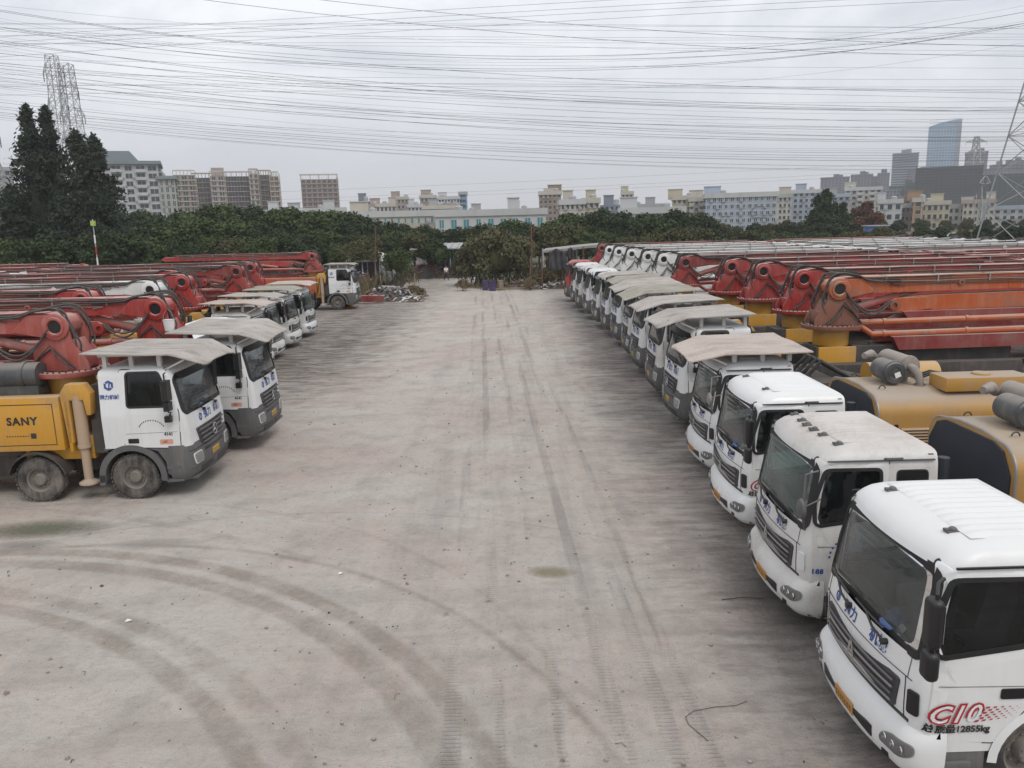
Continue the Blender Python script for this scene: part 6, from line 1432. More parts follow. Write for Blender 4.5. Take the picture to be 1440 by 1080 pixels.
for i, (a, b_, py, wl, tr_, lab) in enumerate(((245, 272, 246, 'w_brown', 'w_cream', 'scaffolded brown block, leftmost of the unfinished row'), (271, 297, 250, 'w_net', 'w_brown', 'darker netted block, second of the unfinished row'), (296, 314, 247, 'w_pink', 'w_cream', 'pinkish block in the middle of the unfinished row with a small tower on its roof'), (313, 352, 248, 'w_net', 'w_pink', 'wide dark netted block in the unfinished row'), (350, 362, 244, 'w_cream', 'w_pink', 'narrow cream strip block near the right end of the unfinished row'), (361, 380, 246, 'w_net_green', 'w_orange', 'green netted block near the right end of the unfinished row'), (379, 391, 248, 'w_orange', 'w_cream', 'orange edged rounded end of the unfinished row'))):
    t_, W, H_ = building('unfinished_block', lab, a, b_, py, 400 + (i % 2) * 3, wl, 13, max(2, int((b_ - a) / 7)), 'net', 24, 0, tr_, extras=False, roof=False, ww=.6, wh=.62)
    mb = MB(); 
    for k in range(7): x = -W + 2 * W * k / 6; mb.box(x - .15, x + .15, -.3, 0, H_, H_ + 2.0)
    mb.box(-W, W, -.4, 0, H_ + 1.8, H_ + 2.4); link('roof_frame', mb.mesh('roof_frame', tr_, False), t_)
    if i == 2: link('stair_head', MB().box(W - 6, W, 3, 9, H_, H_ + 4).mesh('stair_head', 'w_pink', False), t_)
t_, W, H_ = building('unfinished_tower', 'lone brown scaffolded tower with a crown frame above low white roofs', 424, 473, 252, 480, 'w_brown', 13, 7, 'net', 26, 0, 'w_pink', extras=False, roof=False, ww=.6, wh=.6)
link('roof_frame', MB().box(-W - .5, W + .5, -1, 0, H_ + 2.2, H_ + 3).box(-W, -W + .5, -.5, 0, H_, H_ + 2.4).box(W - .5, W, -.5, 0, H_, H_ + 2.4).box(-.3, .3, -.5, 0, H_, H_ + 2.4).box(-W * .5, -W * .5 + .4, -.5, 0, H_, H_ + 2.4).box(W * .5, W * .5 + .4, -.5, 0, H_, H_ + 2.4).mesh('roof_frame', 'w_cream', False), t_)
BL = [  # px0, px1, py, Y, wall, floors, bays, style, trim, label
    (360, 440, 299, 230, 'w_white', 3, 9, 'window', 'w_white', 'low white block with small windows below the unfinished row'), (425, 485, 296, 260, 'w_white', 4, 8, 'window', 'w_white', 'low white block under the lone brown tower'),
    (384, 424, 296, 330, 'w_grey', 4, 5, 'window', 'w_white', 'low grey roofed block between the unfinished row and the brown tower'),
    (492, 521, 283, 330, 'w_slate', 5, 4, 'window', 'w_white', 'dark grey topped block right of the brown tower'), (519, 530, 290, 320, 'w_pink', 5, 2, 'window', 'w_pink', 'narrow red brick block beside the dark grey topped block'),
    (529, 556, 289, 320, 'w_cream', 5, 5, 'window', 'w_cream', 'cream flats left of the pinkish tower'), (553, 574, 279, 380, 'w_pink', 7, 4, 'window', 'w_cream', 'small pinkish tower with a stepped top behind the cream flats'), (573, 594, 290, 330, 'w_white', 5, 4, 'balcony', 'w_white', 'white balconied flats right of the pinkish tower'),
    (591, 613, 277, 360, 'w_pink', 7, 4, 'window', 'w_cream', 'reddish flats with dark windows left of the glass ended block'), (612, 646, 279, 390, 'w_white', 7, 8, 'balcony', 'w_white', 'long white flats ending at the blue glass tower'), (645, 656, 272, 400, 'curtain_blue', 8, 2, 'strip', 'w_grey', 'slim blue glass tower at the right end of the long white flats'),
    (594, 640, 292, 290, 'w_grey', 4, 7, 'window', 'w_cream', 'low grey block in front of the long white flats'), (655, 700, 299, 280, 'w_grey', 3, 8, 'window', 'w_grey', 'very low grey roof right of the blue glass tower'), (704, 760, 297, 260, 'w_white', 3, 8, 'window', 'w_cream', 'low cream block with roof clutter left of the brown tower'),
    (758, 789, 272, 300, 'w_brown', 8, 5, 'window', 'w_cream', 'brown and white tower with a stepped top above the low cream roofs'), (766, 782, 268, 302, 'w_brown', 8, 3, 'window', 'w_cream', 'raised stair tower on the brown and white tower'),
    (788, 822, 285, 210, 'w_cream', 5, 5, 'window', 'w_white', 'cream block with teal awnings just right of the brown tower'), (820, 843, 283, 212, 'w_yellow', 5, 3, 'window', 'w_cream', 'yellowish block attached to the cream block'),
    (844, 884, 288, 260, 'w_slate', 5, 6, 'window', 'w_grey', 'dark slate block with a slanted roof'), (874, 890, 272, 330, 'w_yellow', 8, 3, 'window', 'w_cream', 'slim yellow tower behind the dark slate block'), (872, 962, 297, 180, 'w_white', 3, 9, 'window', 'w_white', 'low white factory with three storeys right of the slate block'),
    (884, 940, 290, 300, 'w_grey', 4, 8, 'window', 'w_grey', 'grey roofed block behind the low white factory'), (946, 972, 279, 260, 'w_yellow', 6, 4, 'window', 'w_cream', 'pale yellow flats left of the long blue flats'), (970, 996, 281, 255, 'w_cream', 6, 4, 'balcony', 'w_cream', 'cream balconied flats touching the long blue flats'),
    (1090, 1112, 276, 290, 'w_cream', 6, 4, 'window', 'w_green', 'cream and green flats right of the long blue flats'), (1110, 1152, 270, 300, 'w_bluegrey', 7, 6, 'window', 'w_white', 'grey blue flats left of the lone conifer'), (1140, 1192, 276, 320, 'w_grey', 6, 7, 'window', 'w_bluegrey', 'grey flats behind the lone conifer'),
    (1193, 1236, 266, 330, 'w_cream', 7, 6, 'balcony', 'w_white', 'cream and white flats right of the lone conifer'), (1238, 1266, 284, 260, 'w_white', 3, 3, 'window', 'w_white', 'low plain white building left of the pink one'), (1264, 1290, 290, 262, 'w_pink', 3, 5, 'window', 'w_white', 'low pinkish building with square windows'),
    (1286, 1298, 282, 255, 'w_orange', 4, 1, 'window', 'w_cream', 'slim rust coloured block between the low white buildings'), (1300, 1332, 286, 270, 'w_yellow', 3, 5, 'window', 'w_cream', 'pale yellow ornate building with little towers'), (1330, 1362, 291, 275, 'w_white', 3, 5, 'window', 'w_grey', 'low white building with a pale blue roof'), (1360, 1394, 284, 270, 'w_cream', 4, 6, 'window', 'w_pink', 'cream building with a pinkish roof near the right pylon'), (1392, 1480, 292, 280, 'w_white', 3, 11, 'window', 'w_bluegrey', 'long low white buildings behind the right pylon')]
for i, (a, b_, py, Y, wl, fl, ba, st, tr_, lab) in enumerate(BL):
    building('city_building' if Y > 240 else 'factory_building', lab, a, b_, py, Y, wl, fl, ba, st, 14, (i * 37 % 9) - 4, tr_, extras=i not in (15, 10), roof=wl != 'w_slate')
building('factory_building', 'long low cream factory front with teal windows above the tree belt', 395, 640, 303, 190, 'w_cream', 3, 26, 'window', 18, 2, 'w_white', 'teal_glass', ww=.28, wh=.4)
building('factory_building', 'white factory end with large square teal windows', 612, 768, 300, 175, 'w_white', 2, 9, 'window', 18, 1, 'w_white', 'teal_glass', single=True, ww=.42, wh=.42)
t_, W, H_ = building('apartment_building', 'long pale blue flats in six storeys right of the cream flats', 995, 1090, 275, 235, 'w_bluegrey', 6, 12, 'window', 16, -5, 'w_white', single=True, ww=.5, wh=.5)
mb = MB(); letters(mb, 'R', 4.2, lambda a, c: Vector((W - 5 + a, -.05, H_ - 4 + c)), .05); link('wall_emblem', mb.mesh('wall_emblem', 'blue_faint', False), t_) if False else None
mb = MB(); mb.tube([(W - 5 + 2 * math.cos(a), -.12, H_ - 4.4 + 1.2 * math.sin(a)) for a in np.linspace(.4, 4.6, 14)], .12, 5); mb.box(W - 7, W - 2.6, -.16, -.04, H_ - 6.6, H_ - 6.3); link('wall_emblem', mb.mesh('wall_emblem', 'w_slate', False), t_)
# hazy skyline at the right
SK = [(1157, 1192, 250, 900, 'w_violet', 18, 8, 'distant grey violet tower block, leftmost of the hazy skyline', 'residential_tower'), (1199, 1222, 246, 920, 'w_violet', 19, 6, 'distant grey violet tower block with a spiky top, second in the skyline', 'residential_tower'), (1221, 1238, 249, 930, 'w_violet', 18, 4, 'distant slim tower block in the middle of the joined pair', 'residential_tower'), (1236, 1250, 244, 925, 'w_violet', 19, 4, 'distant slim tower block at the right end of the joined pair', 'residential_tower'),
      (1259, 1289, 216, 1000, 'curtain_grey', 26, 7, 'tall grey office tower with a flat top left of the blue tower', 'office_tower'), (1282, 1302, 240, 980, 'w_violet', 22, 5, 'grey mid-rise joined to the foot of the grey office tower', 'office_tower'), (1362, 1386, 214, 1000, 'w_violet', 26, 6, 'distant round edged tower behind the small far pylon', 'residential_tower'),
      (1226, 1262, 268, 700, 'w_slate', 9, 9, 'mid-distance slate grey block below the grey office tower', 'office_block'), (1256, 1304, 262, 720, 'w_net_green', 10, 10, 'mid-distance green grey glassy block below the office tower', 'office_block'), (1400, 1424, 232, 900, 'w_violet', 22, 6, 'distant tower peeking over the dark mass by the right pylon', 'residential_tower'), (1422, 1460, 226, 910, 'w_violet', 22, 8, 'distant tower at the right edge of the picture', 'residential_tower'), (1388, 1402, 238, 905, 'w_violet', 20, 4, 'distant slim tower left of the right pylon leg', 'residential_tower')]
for a, b_, py, Y, wl, fl, ba, lab, nm in SK:
    t_, W, H_ = building(nm, lab, a, b_, py, Y, wl, fl, ba, 'window' if wl != 'curtain_grey' else 'strip', 30, 0, wl, extras=False, ww=.5, wh=.45); rd_ = random.Random(a)
    for k in range(2 if W > 8 else 1): x = rd_.uniform(-W * .6, W * .6); link('roof_house', MB().box(x - 3, x + 3, 5, 12, H_, H_ + rd_.uniform(3, 6)).mesh('roof_house', wl, False), t_)
a, b_ = at(1309, 178, 1300), at(1350, 172, 1300); W = (b_.x - a.x) / 2; t_ = thing('glass_tower', 'tall blue glass skyscraper with a slightly curved slanted top', 'skyscraper', ((a.x + b_.x) / 2, 1300, 0), -math.atan2((a.x + b_.x) / 2, 1300))
prof = [(-W, 0), (W, 0), (W, b_.z + 4)] + [(W - 2 * W * k / 8, b_.z + 4 - 9 * (k / 8) ** 2) for k in range(1, 9)]; link('curtain_wall', MB().prism(prof, 0, 45).mesh('curtain_wall', 'curtain_blue', False), t_); mb = MB()
for k in range(12): x = -W + 2 * W * k / 11; mb.box(x - .3, x + .3, -.5, .1, 0, b_.z - 6)
for k in range(30): mb.box(-W, W, -.3, .1, 4 + k * 5, 4.6 + k * 5)
o_ = link('mullion', mb.mesh('mullion', 'w_bluegrey', False), t_); o_['kind'] = 'stuff'; link('side_fin', MB().box(W - 6, W - .2, -1.2, 0, 0, b_.z + 2).mesh('side_fin', 'w_slate', False), t_)
building('unfinished_mass', 'huge dark netted building under construction in front of the blue tower', 1299, 1372, 234, 620, 'w_net', 18, 14, 'net', 60, 0, 'w_dark', extras=False, roof=False, ww=.5, wh=.4)
building('unfinished_mass', 'dark netted building mass reaching the right edge behind the pylon', 1371, 1480, 244, 640, 'w_net_green', 16, 20, 'net', 60, 0, 'w_dark', extras=False, roof=False, ww=.5, wh=.4)
building('apartment_building', 'grey block just visible at the left edge behind the evergreens', -30, 9, 238, 320, 'w_grey', 11, 4, 'balcony', 20, 0, 'w_grey', extras=False)
hill = MB(); N_ = 60; V = []
for i in range(N_ + 1):
    x = -1500 + 3600 * i / N_; z = 20 + 26 * (.5 + .5 * math.sin(i * .35)) * math.exp(-((x - 500) / 900) ** 2) + 6 * math.sin(i * 1.3)
    V += [(x, 2300, -5), (x, 2500, z), (x, 3000, z * .8)]
hill.add(V, [(i * 3 + k, (i + 1) * 3 + k, (i + 1) * 3 + k + 1, i * 3 + k + 1) for i in range(N_) for k in range(2)]); struct(link('hills', hill.mesh('hills', 'field')))
# small things in the fields at right
for i, (px, py, Y, w_, lab) in enumerate(((1297, 328, 170, 4.2, 'white parked car in the field beyond the red booms'), (1338, 325, 175, 4.4, 'pale car parked right of the white one in the far field'))):
    P = at(px, py, Y); t_ = thing('parked_car', lab, 'car', (P.x, Y, 0), .2)
    link('body', MB().prism([(-2.2, .35), (2.2, .35), (2.25, .75), (1.3, .95), (.7, 1.4), (-1.0, 1.42), (-1.7, .98), (-2.2, .9)], -.85, .85).mesh('body', 'paint_white', True, bevel=.05), t_); link('window', MB().prism([(1.1, .98), (.62, 1.34), (-.95, 1.36), (-1.5, 1.0)], -.86, .86).mesh('window', 'black', False), t_)
    for x in (-1.4, 1.4):
        for y in (-.8, .8): link('wheel', MB().cyl((0, -.1, 0), (0, .1, 0), .33, n=16).mesh('wheel', 'tyre'), t_, (x, y, .33))
P = at(1236, 318, 160); t_ = thing('blue_kiosk', 'small bright blue hut beside the rust red tree', 'hut', (P.x, 160, 0)); link('wall', MB().box(-1.8, 1.8, 0, 3, 0, P.z).mesh('wall', 'bluepaint', False), t_); link('roof', MB().box(-2.1, 2.1, -.3, 3.3, P.z, P.z + .2).mesh('roof', 'galv', False), t_); link('door', MB().box(-.5, .5, -.05, .01, 0, 2).mesh('door', 'white_print', False), t_)
for px, lab in ((1294, 'thin white mast standing in the far field left of the parked cars'), (1369, 'thin white mast left of the low utility tower'), (1388, 'slim mast close behind the red boom tips')):
    p = at(px, 320, 190); t_ = thing('mast', lab, 'pole', (p.x, 190, 0)); link('shaft', MB().cyl((0, 0, 0), (0, 0, 10), .10, .07, n=8).mesh('shaft', 'galv'), t_); link('bracket', MB().box(-.5, .5, -.04, .04, 9.4, 9.5).mesh('bracket', 'galv', False), t_)

# ------------------------------------------------------------------ pylons and lines
def lattice(mb, p_top, p_bot, w_top, w_bot, n, r_, x=True):
    p_top, p_bot = Vector(p_top), Vector(p_bot); cs = []
    zs = [0]; k_ = 1.0
    tot = sum((1 - .6 * i / n) for i in range(n)); acc = 0
    for i in range(n + 1):
        t_ = acc / tot; c = p_bot.lerp(p_top, t_); w_ = w_bot + (w_top - w_bot) * t_; cs.append([c + Vector((sx * w_ / 2, sy * w_ / 2, 0)) for sx, sy in ((-1, -1), (1, -1), (1, 1), (-1, 1))]); acc += (1 - .6 * i / n)
    for i in range(n):
        for k in range(4):
            k2 = (k + 1) % 4; mb.beam(cs[i][k], cs[i + 1][k], r_, r_); mb.beam(cs[i][k], cs[i + 1][k2], r_ * .55, r_ * .55); mb.beam(cs[i][k2], cs[i + 1][k], r_ * .55, r_ * .55); mb.beam(cs[i + 1][k], cs[i + 1][k2], r_ * .55, r_ * .55)
    return cs
def pylon(px, pyt, Y, wb, wt, n, r_, arms, label, body_n=None, zb=0.0):
    P = at(px, pyt, Y); t_ = thing('lattice_pylon', label, 'pylon', (P.x, Y, 0)); mb = MB(); lattice(mb, (0, 0, P.z), (0, 0, 0), wt, wb, n, r_); link('tower_body', mb.mesh('tower_body', 'galv', False), t_)
    for z, l_ in arms:
        for s_ in (-1, 1):
            mb = MB(); w_ = wt + (wb - wt) * (1 - z / P.z); tip = Vector((s_ * l_, 0, z + .3))
            for sy in (-1, 1): mb.beam((s_ * w_ / 2, sy * w_ / 2, z), tip, r_ * .8, r_ * .8); mb.beam((s_ * w_ / 2, sy * w_ / 2, z + 2.2), tip, r_ * .8, r_ * .8)
            for k in (.3, .6): a_ = Vector((s_ * w_ / 2, -w_ / 2, z)).lerp(tip, k); c_ = Vector((s_ * w_ / 2, -w_ / 2, z + 2.2)).lerp(tip, k); mb.beam(a_, c_, r_ * .5, r_ * .5)
            link('crossarm', mb.mesh('crossarm', 'galv', False), t_)
            link('insulator', MB().lathe([(0, .05)] + [(-.2 * i, (.16 if i % 2 else .06)) for i in range(1, 12)], tip, 'z', 8).mesh('insulator', 'filter_dark'), t_)
    return t_
pylon(72, 78, 210, 4.6, 2.2, 13, .15, ((46, 2.6), (38, 2.6)), 'left of the two pale lattice masts above the evergreens')
pylon(92, 90, 214, 5.2, 2.6, 13, .17, ((30, 3.6), (36, 3.2), (42, 2.4)), 'right and wider of the two lattice masts above the evergreens')
pylon(1514, -57, 118, 13.4, 2.6, 9, .17, ((37.5, 4.0), (33.2, 5.2)), 'large near lattice pylon cut off by the right edge of the picture')
pylon(1374, 192, 620, 13, 2.4, 10, .55, ((57, 8), (49, 8), (42, 7)), 'small far lattice pylon in front of the hazy round edged tower')
pylon(-48, 150, 170, 14, 2.4, 9, .25, ((26, 6),), 'lattice pylon just cut off by the left edge of the picture')
p = at(1383, 282, 230); t_ = pylon(1383, 282, 230, 1.8, .9, 9, .16, ((13.5, 1.6),), 'low slim utility tower in the field below the cream building')
cab_m, t, b = newmat('cable'); b.inputs['Base Color'].default_value = (.09, .09, .10, 1); b.inputs['Roughness'].default_value = .6
def cable(y0, y1, y2, Y0, Y2, r_, label, group, x0=0, x2=1440):
    """a sagging line through three picture heights, hung between two distances"""
    A, B_, C_ = at(x0, y0, Y0), at((x0 + x2) / 2, y1, (Y0 + Y2) / 2), at(x2, y2, Y2); Q = []
    for k in range(-6, 47): s_ = k / 40; l0 = (1 - s_) * (1 - 2 * s_); l1 = 4 * s_ * (1 - s_); l2 = s_ * (2 * s_ - 1); Q.append(A * l0 + B_ * l1 + C_ * l2)
    tag(link('power_line', MB().tube(Q, r_, 5).mesh('power_line', cab_m)), label, 'power line', group)
# heights read off the photograph at its left edge, middle and right edge
def grp(base, offs, Y0, Y2, r_, label, group):
    for d in offs: cable(base[0] + d[0], base[1] + d[1], base[2] + d[2], Y0, Y2, r_, label, group)
grp((14, 79, 17), ((0, 0, 0), (2, 4, 16)), 70, 60, .015, 'power line dipping in the middle and climbing steeply to the top right', 'lines climbing to the top right')
grp((38, 100, 33), ((0, 0, 0), (3, -3, 3)), 75, 66, .015, 'power line running below the steepest pair and climbing to the right arm', 'lines climbing to the right pylon arm')
grp((-42, 46, 79), ((0, 0, 0),), 70, 70, .017, 'single dark power line coming from the top left towards upper right', 'upper single lines')
grp((-62, 27, 65), ((0, 0, 0),), 70, 70, .017, 'topmost dark power line leaving the frame at the upper left', 'upper single lines b')
grp((38, 105, 131), ((0, 0, 0),), 80, 80, .017, 'dark power line third from the top at the right edge', 'upper single lines c')
grp((75, 134, 156), ((0, 0, 0), (-14, -5, -4), (-18, 3, -2), (14, 4, 2)), 90, 90, .019, 'power line of the dense dark bundle in the middle of the sky', 'middle bundle')
grp((92, 151, 173), ((0, 0, 0),), 92, 92, .019, 'single power line just under the dense middle bundle', 'line under the middle bundle')
grp((108, 182, 198), ((0, 0, 0), (-6, -8, -6), (6, -15, -13), (14, -2, 0), (-12, -12, -4)), 100, 100, .019, 'faint power line of the bundle between the middle and lower groups', 'lower middle bundle')
grp((150, 207, 217), ((0, 0, 0), (-6, -5, -3), (8, 6, 8), (12, 13, 16), (3, 3, 4), (15, 18, 20)), 110, 112, .021, 'power line of the lowest dense bundle above the city roofs', 'lowest bundle')
grp((33, 34, 40), ((0, 0, 0), (7, 8, 8), (17, 18, 16), (29, 26, 24), (1, 2, 0)), 150, 150, .019, 'thin faint nearly level power line high in the sky', 'faint level lines')
grp((105, 110, 112), ((0, 0, 0), (14, 12, 10)), 150, 150, .019, 'thin faint level power line crossing the middle of the sky', 'faint level lines b')
for y0, y1, y2 in ((84, 92, 96), (61, 66, 72), (120, 162, 166), (44, 56, 52), (98, 120, 126), (132, 170, 178), (160, 190, 196), (110, 140, 142)): cable(y0, y1, y2, 135, 135, .016, 'thin faint power line among the darker ones in the sky', 'thin faint lines')
for i, (y0, y1, y2) in enumerate(((26, 88, 30), (30, 84, 8), (64, 128, 60), (70, 140, 150), (88, 146, 160), (100, 160, 182), (112, 172, 186), (124, 196, 206), (140, 200, 210), (162, 214, 226), (168, 226, 240), (52, 112, 126), (96, 166, 176), (8, 62, 76))): cable(y0, y1, y2, 120, 120, .012, 'fine pale power line hung low among the heavier ones', 'fine pale lines')
for y0, y1, y2 in ((60, 17, -22), (66, 24, -12), (80, 34, -4), (52, 8, -30)): cable(y0 * 1.0, y1, y2, 95, 80, .015, 'power line rising from left to the top right corner', 'rising lines')
cable(134, 128, 140, 200, 200, .03, 'power line running from the left frame edge to the pale lattice masts', 'lines at the pale masts'); cable(122, 118, 130, 200, 200, .03, 'power line running from the left frame edge to the pale lattice masts', 'lines at the pale masts')
for dy in (0, 5, 16): cable(300 - dy, 272 - dy, 236 - dy, 300, 300, .03, 'distant faint power line rising gently over the roofs to the right', 'distant lines')
# ------------------------------------------------------------------ vehicles
AX = [-1.5, -3.7, -7.6, -9.0]
def pump_truck(label, x, y, deg, cabkind='heavy', **o):
    o.setdefault('length', 11.4); o.setdefault('axles', AX if cabkind == 'heavy' else [-1.45, -3.6, -7.4, -8.8]); o.setdefault('paint', 'paint_white'); o.setdefault('glass', 'windshield'); o.setdefault('blen', 9.5); o.setdefault('tx', -3.3)
    r_ = thing('concrete_pump_truck', label, 'pump truck', (x, y, 0), R(deg), o.get('group'))
    (heavy_cab if cabkind == 'heavy' else light_cab)(r_, o)
    if cabkind == 'light' and o['tx'] > -2.9: pass
    pump_body(r_, o); return r_
def line_truck(label, x, y, deg, **o):
    o.setdefault('length', 8.2); o.setdefault('axles', [-1.45, -6.1]); o.setdefault('glass', 'windshield')
    r_ = thing('line_pump_truck', label, 'truck', (x, y, 0), R(deg)); light_cab(r_, o); line_pump_body(r_, o); k_ = o.get('sc', 1.03); r_.scale = (k_, k_, k_); return r_
# right row, nearest first
line_truck('nearest white truck at the lower right with C10 lettering on its door', 3.80, 8.30, 180.5, hx=-3.7, paint='paint_white_clean', lamps=(.62, -.62), c10=True, hood='yellow_pale', hz=2.45, topbox=False, mirror='slab', mirrors=(1,), clutter=((.4, 0),))
line_truck('dirty white truck with a dented bumper and oval mirror, second from the lower right', 3.92, 11.75, 179.5, hx=-3.05, paint='paint_white_dirty', lamps=(.85, .42, .14, -.14, -.42, -.85), disc=True, sc=1.04, ftext=True, hood='yellow_pale', hz=2.72, mirror='oval', mirrors=(1,), glass='windshield_green', vent='paint_white')
line_truck('clean flat roofed white truck, third from the lower right, before the tan steel roof', 4.15, 15.35, 180, paint='paint_white_clean', lamps=(.62, -.62), c10=True, hood='yellow_pale', hz=2.70, mirror='slab', mirrors=(1,), clutter=((.4, 0),), topbox=True)
VS = lambda mat, seed, **k: (mat, k.get('w', 1.36), k.get('xr', -2.3), k.get('zr', 3.47), k.get('xc', -.40), k.get('zc', 3.40), k.get('xt', .14), k.get('zt', 3.16), 0, seed)
r_ = line_truck('white truck under a tan folded steel roof plate, fourth from the lower right', 4.40, 18.75, 180, paint='paint_white', visor=('visor_tan', 1.34, -2.35, 3.02, -.45, 3.0, .30, 2.84, 0, 3), vdz=0, hood='yellow_pale', nohood=True, mirror='round', mirrors=(1,), deck='yellow', topbox=False)
pump_truck('grey bumpered white pump truck under a steel roof plate with the rusty orange boom', 4.62, 22.75, 180.8, visor=VS('visor', 5, xt=.55, xc=-.25, xr=-2.15), tx=-4.8, bcol='orange', bcol2='orange', tcol='rusty_orange', blen=11, box='chassis', bt=1.95)
pump_truck('white pump truck under a grey steel roof plate with the nearest bright red boom', 4.75, 26.75, 179.4, paint='paint_white_dirty', visor=VS('visor', 6, w=1.45, xt=.55, xc=-.25, xr=-2.2), tx=-5.1, bcol='red', blen=11, box='chassis', bt=1.95)
pump_truck('white pump truck under an olive grey roof plate, red boom second from the orange one', 4.85, 30.9, 180.5, visor=VS('visor_olive', 7, w=1.45, xt=.5, xc=-.3), tx=-5.0, bcol='red', blen=11, box='chassis', bt=1.95)
pump_truck('white pump truck under a weathered roof plate, third red boom from the orange one', 4.95, 34.3, 179.3, paint='paint_white_dirty', visor=VS('visor', 8, w=1.42, xt=.5, xc=-.3), tx=-4.6, bcol='red', blen=12, box='chassis', bt=1.95)
pump_truck('white pump truck with a small dark roof plate and dark red boom', 5.0, 38.4, 180.6, visor=VS('visor_olive', 9, zr=3.40, zc=3.32), tx=-3.5, bcol='red_dark', tcol='red', blen=12, box='chassis', bt=1.95)
WL = ['nearest of the white boomed pump trucks in the right row', 'second nearest of the white boomed pump trucks', 'middle one of the five white boomed pump trucks', 'fourth of the five white boomed pump trucks', 'farthest of the five white boomed pump trucks, next to the red cab']
for i, (x, y) in enumerate(((4.92, 42.1), (4.8, 45.5), (4.65, 49.7), (4.5, 53.5), (4.42, 56.9))):
    pump_truck(WL[i], x, y, 180 + (-.8, .6, -.3, .9, -.5)[i], paint=('paint_white', 'paint_white_dirty')[i % 2], visor=VS(('visor', 'visor_olive')[i % 2], 12 + i, zr=3.36, zc=3.30, zt=3.20, xt=.02) if i == 0 else None, tx=-3.25 + .12 * i, bcol='boom_white', bcol2='boom_white', tcol='boom_white', blen=12.5, basecol='boom_white', box='paint_white_dirty', toph=0)
pump_truck('red cabbed pump truck at the far end of the right row', 4.25, 61.1, 180, paint='paint_redcab', tx=-2.9, bcol='red', blen=12.5, text=False)
# second row behind, tails towards the first one
def back_pump(label, x, y, deg, **o):
    o.setdefault('length', 11.4); o.setdefault('axles', AX); o.setdefault('blen', 11.5); o.setdefault('tx', -3.3); o.setdefault('paint', 'paint_white'); o.setdefault('glass', 'windshield'); o['text'] = False; o.setdefault('toph', 0)
    r_ = thing('concrete_pump_truck', label, 'pump truck', (x, y, 0), R(deg), o.get('group')); heavy_cab(r_, o); pump_body(r_, o)
for i, (y, c) in enumerate(((43.5, 'boom_white'), (47, 'boom_white'), (50.5, 'boom_white'), (54, 'boom_white'), (57.5, 'boom_white'), (61, 'red'))):
    back_pump('red boomed pump truck parked at the back of the second row' if c == 'red' else ('nearest', 'second nearest', 'middle', 'fourth', 'farthest')[i] + ' of the five white boomed pump trucks of the second row', 34, y, 0, bcol=c, bcol2=c, tcol=c, group=None if c == 'red' else 'white booms of the second row')
for i, (x, y, lab) in enumerate(((33.5, 36.5, 'red boomed pump truck whose tip stands out against the fields at right'), (33.0, 32.5, 'red boomed pump truck of the second row, nearer one at the right edge'), (32.5, 28.5, 'nearest red boomed pump truck of the second row, at the right edge'))):
    back_pump(lab, x, y, 0, bcol='red', blen=12)
# left row
pump_truck('nearest white pump truck at left with yellow side box and grey bumper', -7.33, 18.6, 1.0, visor=VS('visor', 21, w=1.36, xt=.36, xc=-.3), tx=-3.25, bcol='red_faded', bcol2='red', tcol='red_faded', tank=True, clutter=((-.2, 0),), blen=10)
pump_truck('second white pump truck at left, grey bumper and folded steel roof plate', -6.98, 22.3, 1.0, visor=VS('visor', 22, w=1.42, xt=.32, xc=-.35), tx=-2.9, bcol='red', tcol='red', clutter=((-.5, 0),), blen=11)
pump_truck('small white flat roofed pump truck half hidden behind the second left truck', -9.7, 26.0, 1.0, 'light', paint='paint_white_clean', ftext=False, tx=-4.2, bcol='red', bcol2='boom_white', blen=11, plate=False)
pump_truck('white flat roofed truck with a pale boom in the left row', -10.1, 29.6, 1.0, 'light', paint='paint_white', ftext=False, tx=-3.2, bcol='boom_white', bcol2='boom_white', tcol='boom_white', blen=11, plate=False)
pump_truck('white truck with tan roof plate, just beyond the flat roofed pair at left', -10.45, 33.6, 1.0, 'light', paint='paint_white_dirty', ftext=False, visor=('visor_tan', 1.36, -2.4, 3.12, -.45, 3.1, .25, 2.98, 0, 31), tx=-3.3, bcol='red', blen=11, plate=False)
pump_truck('white truck with brown grey roof plate in the middle of the left row', -10.95, 37.2, 1.0, 'light', paint='paint_white_dirty', ftext=False, visor=('visor', 1.36, -2.4, 3.12, -.45, 3.1, .20, 2.98, 0, 32), tx=-4.6, bcol='red', blen=11, plate=False)
pump_truck('white truck with thin roof plate, second last of the left row', -11.1, 41.0, 1.0, 'light', paint='paint_white_dirty', ftext=False, visor=('visor_olive', 1.36, -2.4, 3.12, -.45, 3.1, .15, 3.0, 0, 33), tx=-2.9, bcol='red_dark', tcol='red', blen=11, plate=False)
pump_truck('last truck of the left row with cream roof plate and orange side box', -11.25, 45.0, 1.0, 'light', paint='paint_white', ftext=False, visor=('visor_tan', 1.34, -2.3, 3.10, -.45, 3.08, .10, 3.0, 0, 34), tx=-3.3, bcol='red', blen=11.5, box='orange', plate=False, glass='windshield_green')
pump_truck('red boomed pump truck hidden behind the end of the left row', -12.6, 50.5, 1.0, tx=-1.6 - 1.6, bcol='red', tcol='red_faded', blen=12, text=False) if False else None
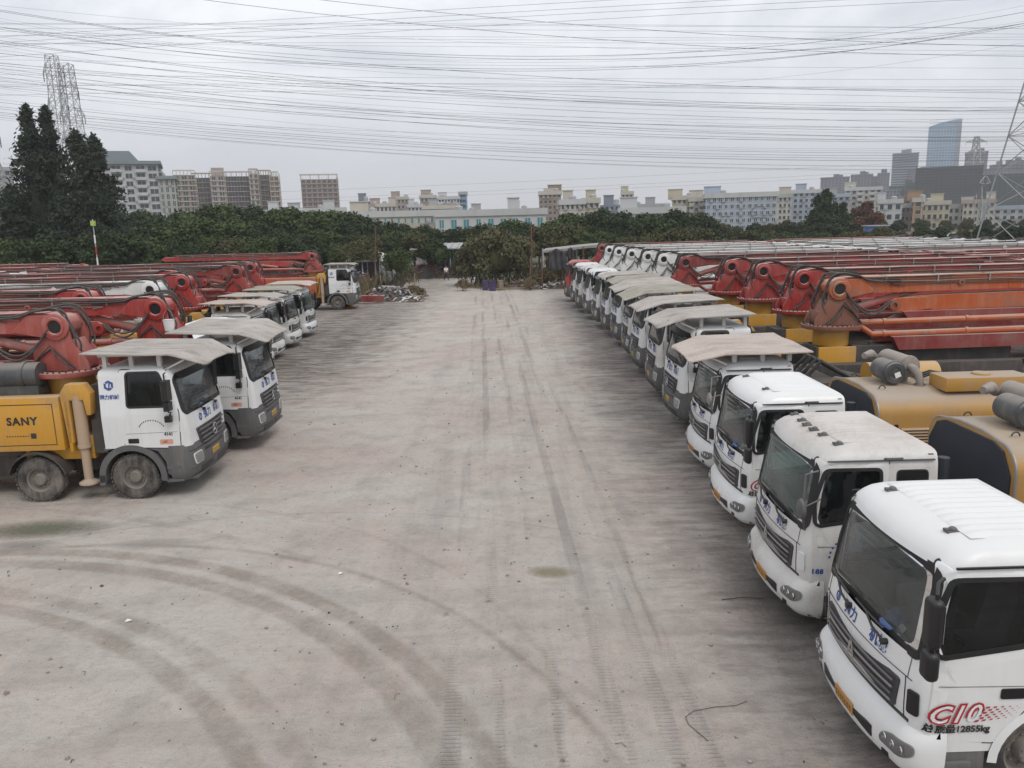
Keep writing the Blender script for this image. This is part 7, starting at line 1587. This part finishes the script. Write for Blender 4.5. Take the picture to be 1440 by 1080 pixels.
back_pump('pump truck with only its red boom showing behind the left row', -14.0, 50.5, 178, bcol='red', tcol='red_faded', blen=0.1) if False else None
r_ = thing('concrete_pump_truck', 'lone white pump truck in profile at the far left corner of the yard', 'pump truck', (-11.45, 60.0, 0), R(2)); o = dict(length=10.5, axles=AX, paint='paint_white', glass='windshield', visor=VS('visor_olive', 40, zr=3.42, zc=3.40, zt=3.36, xt=-.1), tx=-3.3, bcol='red', bcol2='red', tcol='red_faded', blen=11, box='orange'); heavy_cab(r_, o); pump_body(r_, o)
for i, (x, y, c, lab) in enumerate(((-31, 30, 'red', 'red boomed truck of the left back row, nearest to the left edge'), (-31.5, 34, 'red', 'red boomed truck second in the left back row'), (-32, 40.5, 'boom_white', 'pale boomed truck with its cream boom head at the left edge'), (-33, 45, 'red', 'red boomed truck of the left back row beyond the pale boomed one'), (-34, 50, 'red', 'red boomed truck farthest in the left back row'))):
    back_pump(lab, x - 8, y, 178 if False else 180, bcol=c, bcol2=c, tcol=c, blen=12)
# white bucket hung on the second left boom
P = at(237, 450, 21.6); t_ = thing('bucket', 'white bucket hanging from the second red boom at left', 'bucket', (P.x, P.y, P.z - .30)); link('pail', MB().lathe([(0, .001), (0, .12), (.30, .155), (.31, .165), (.30, .15), (.03, .115), (.02, .001)], (0, 0, 0), 'z', 20).mesh('pail', 'white_print'), t_)
link('handle', MB().tube([(.155, 0, .29), (.10, 0, .50), (0, 0, .62), (-.10, 0, .50), (-.155, 0, .29)], .008, 5).mesh('handle', 'steel'), t_)

# ------------------------------------------------------------------ air
m = bpy.data.materials.new('haze_air'); m.use_nodes = True; t = m.node_tree; t.nodes.clear(); o_ = t.nodes.new('ShaderNodeOutputMaterial'); v_ = t.nodes.new('ShaderNodeVolumePrincipled'); v_.inputs['Color'].default_value = (.93, .95, 1, 1); v_.inputs['Density'].default_value = .00031; v_.inputs['Anisotropy'].default_value = .2; t.links.new(v_.outputs[0], o_.inputs['Volume'])
hz = link('haze', MB().box(-2200, 2600, -120, 3200, -3, 235).mesh('haze', m, False)); stuff(hz, 'thin pale haze in the air', 'haze')
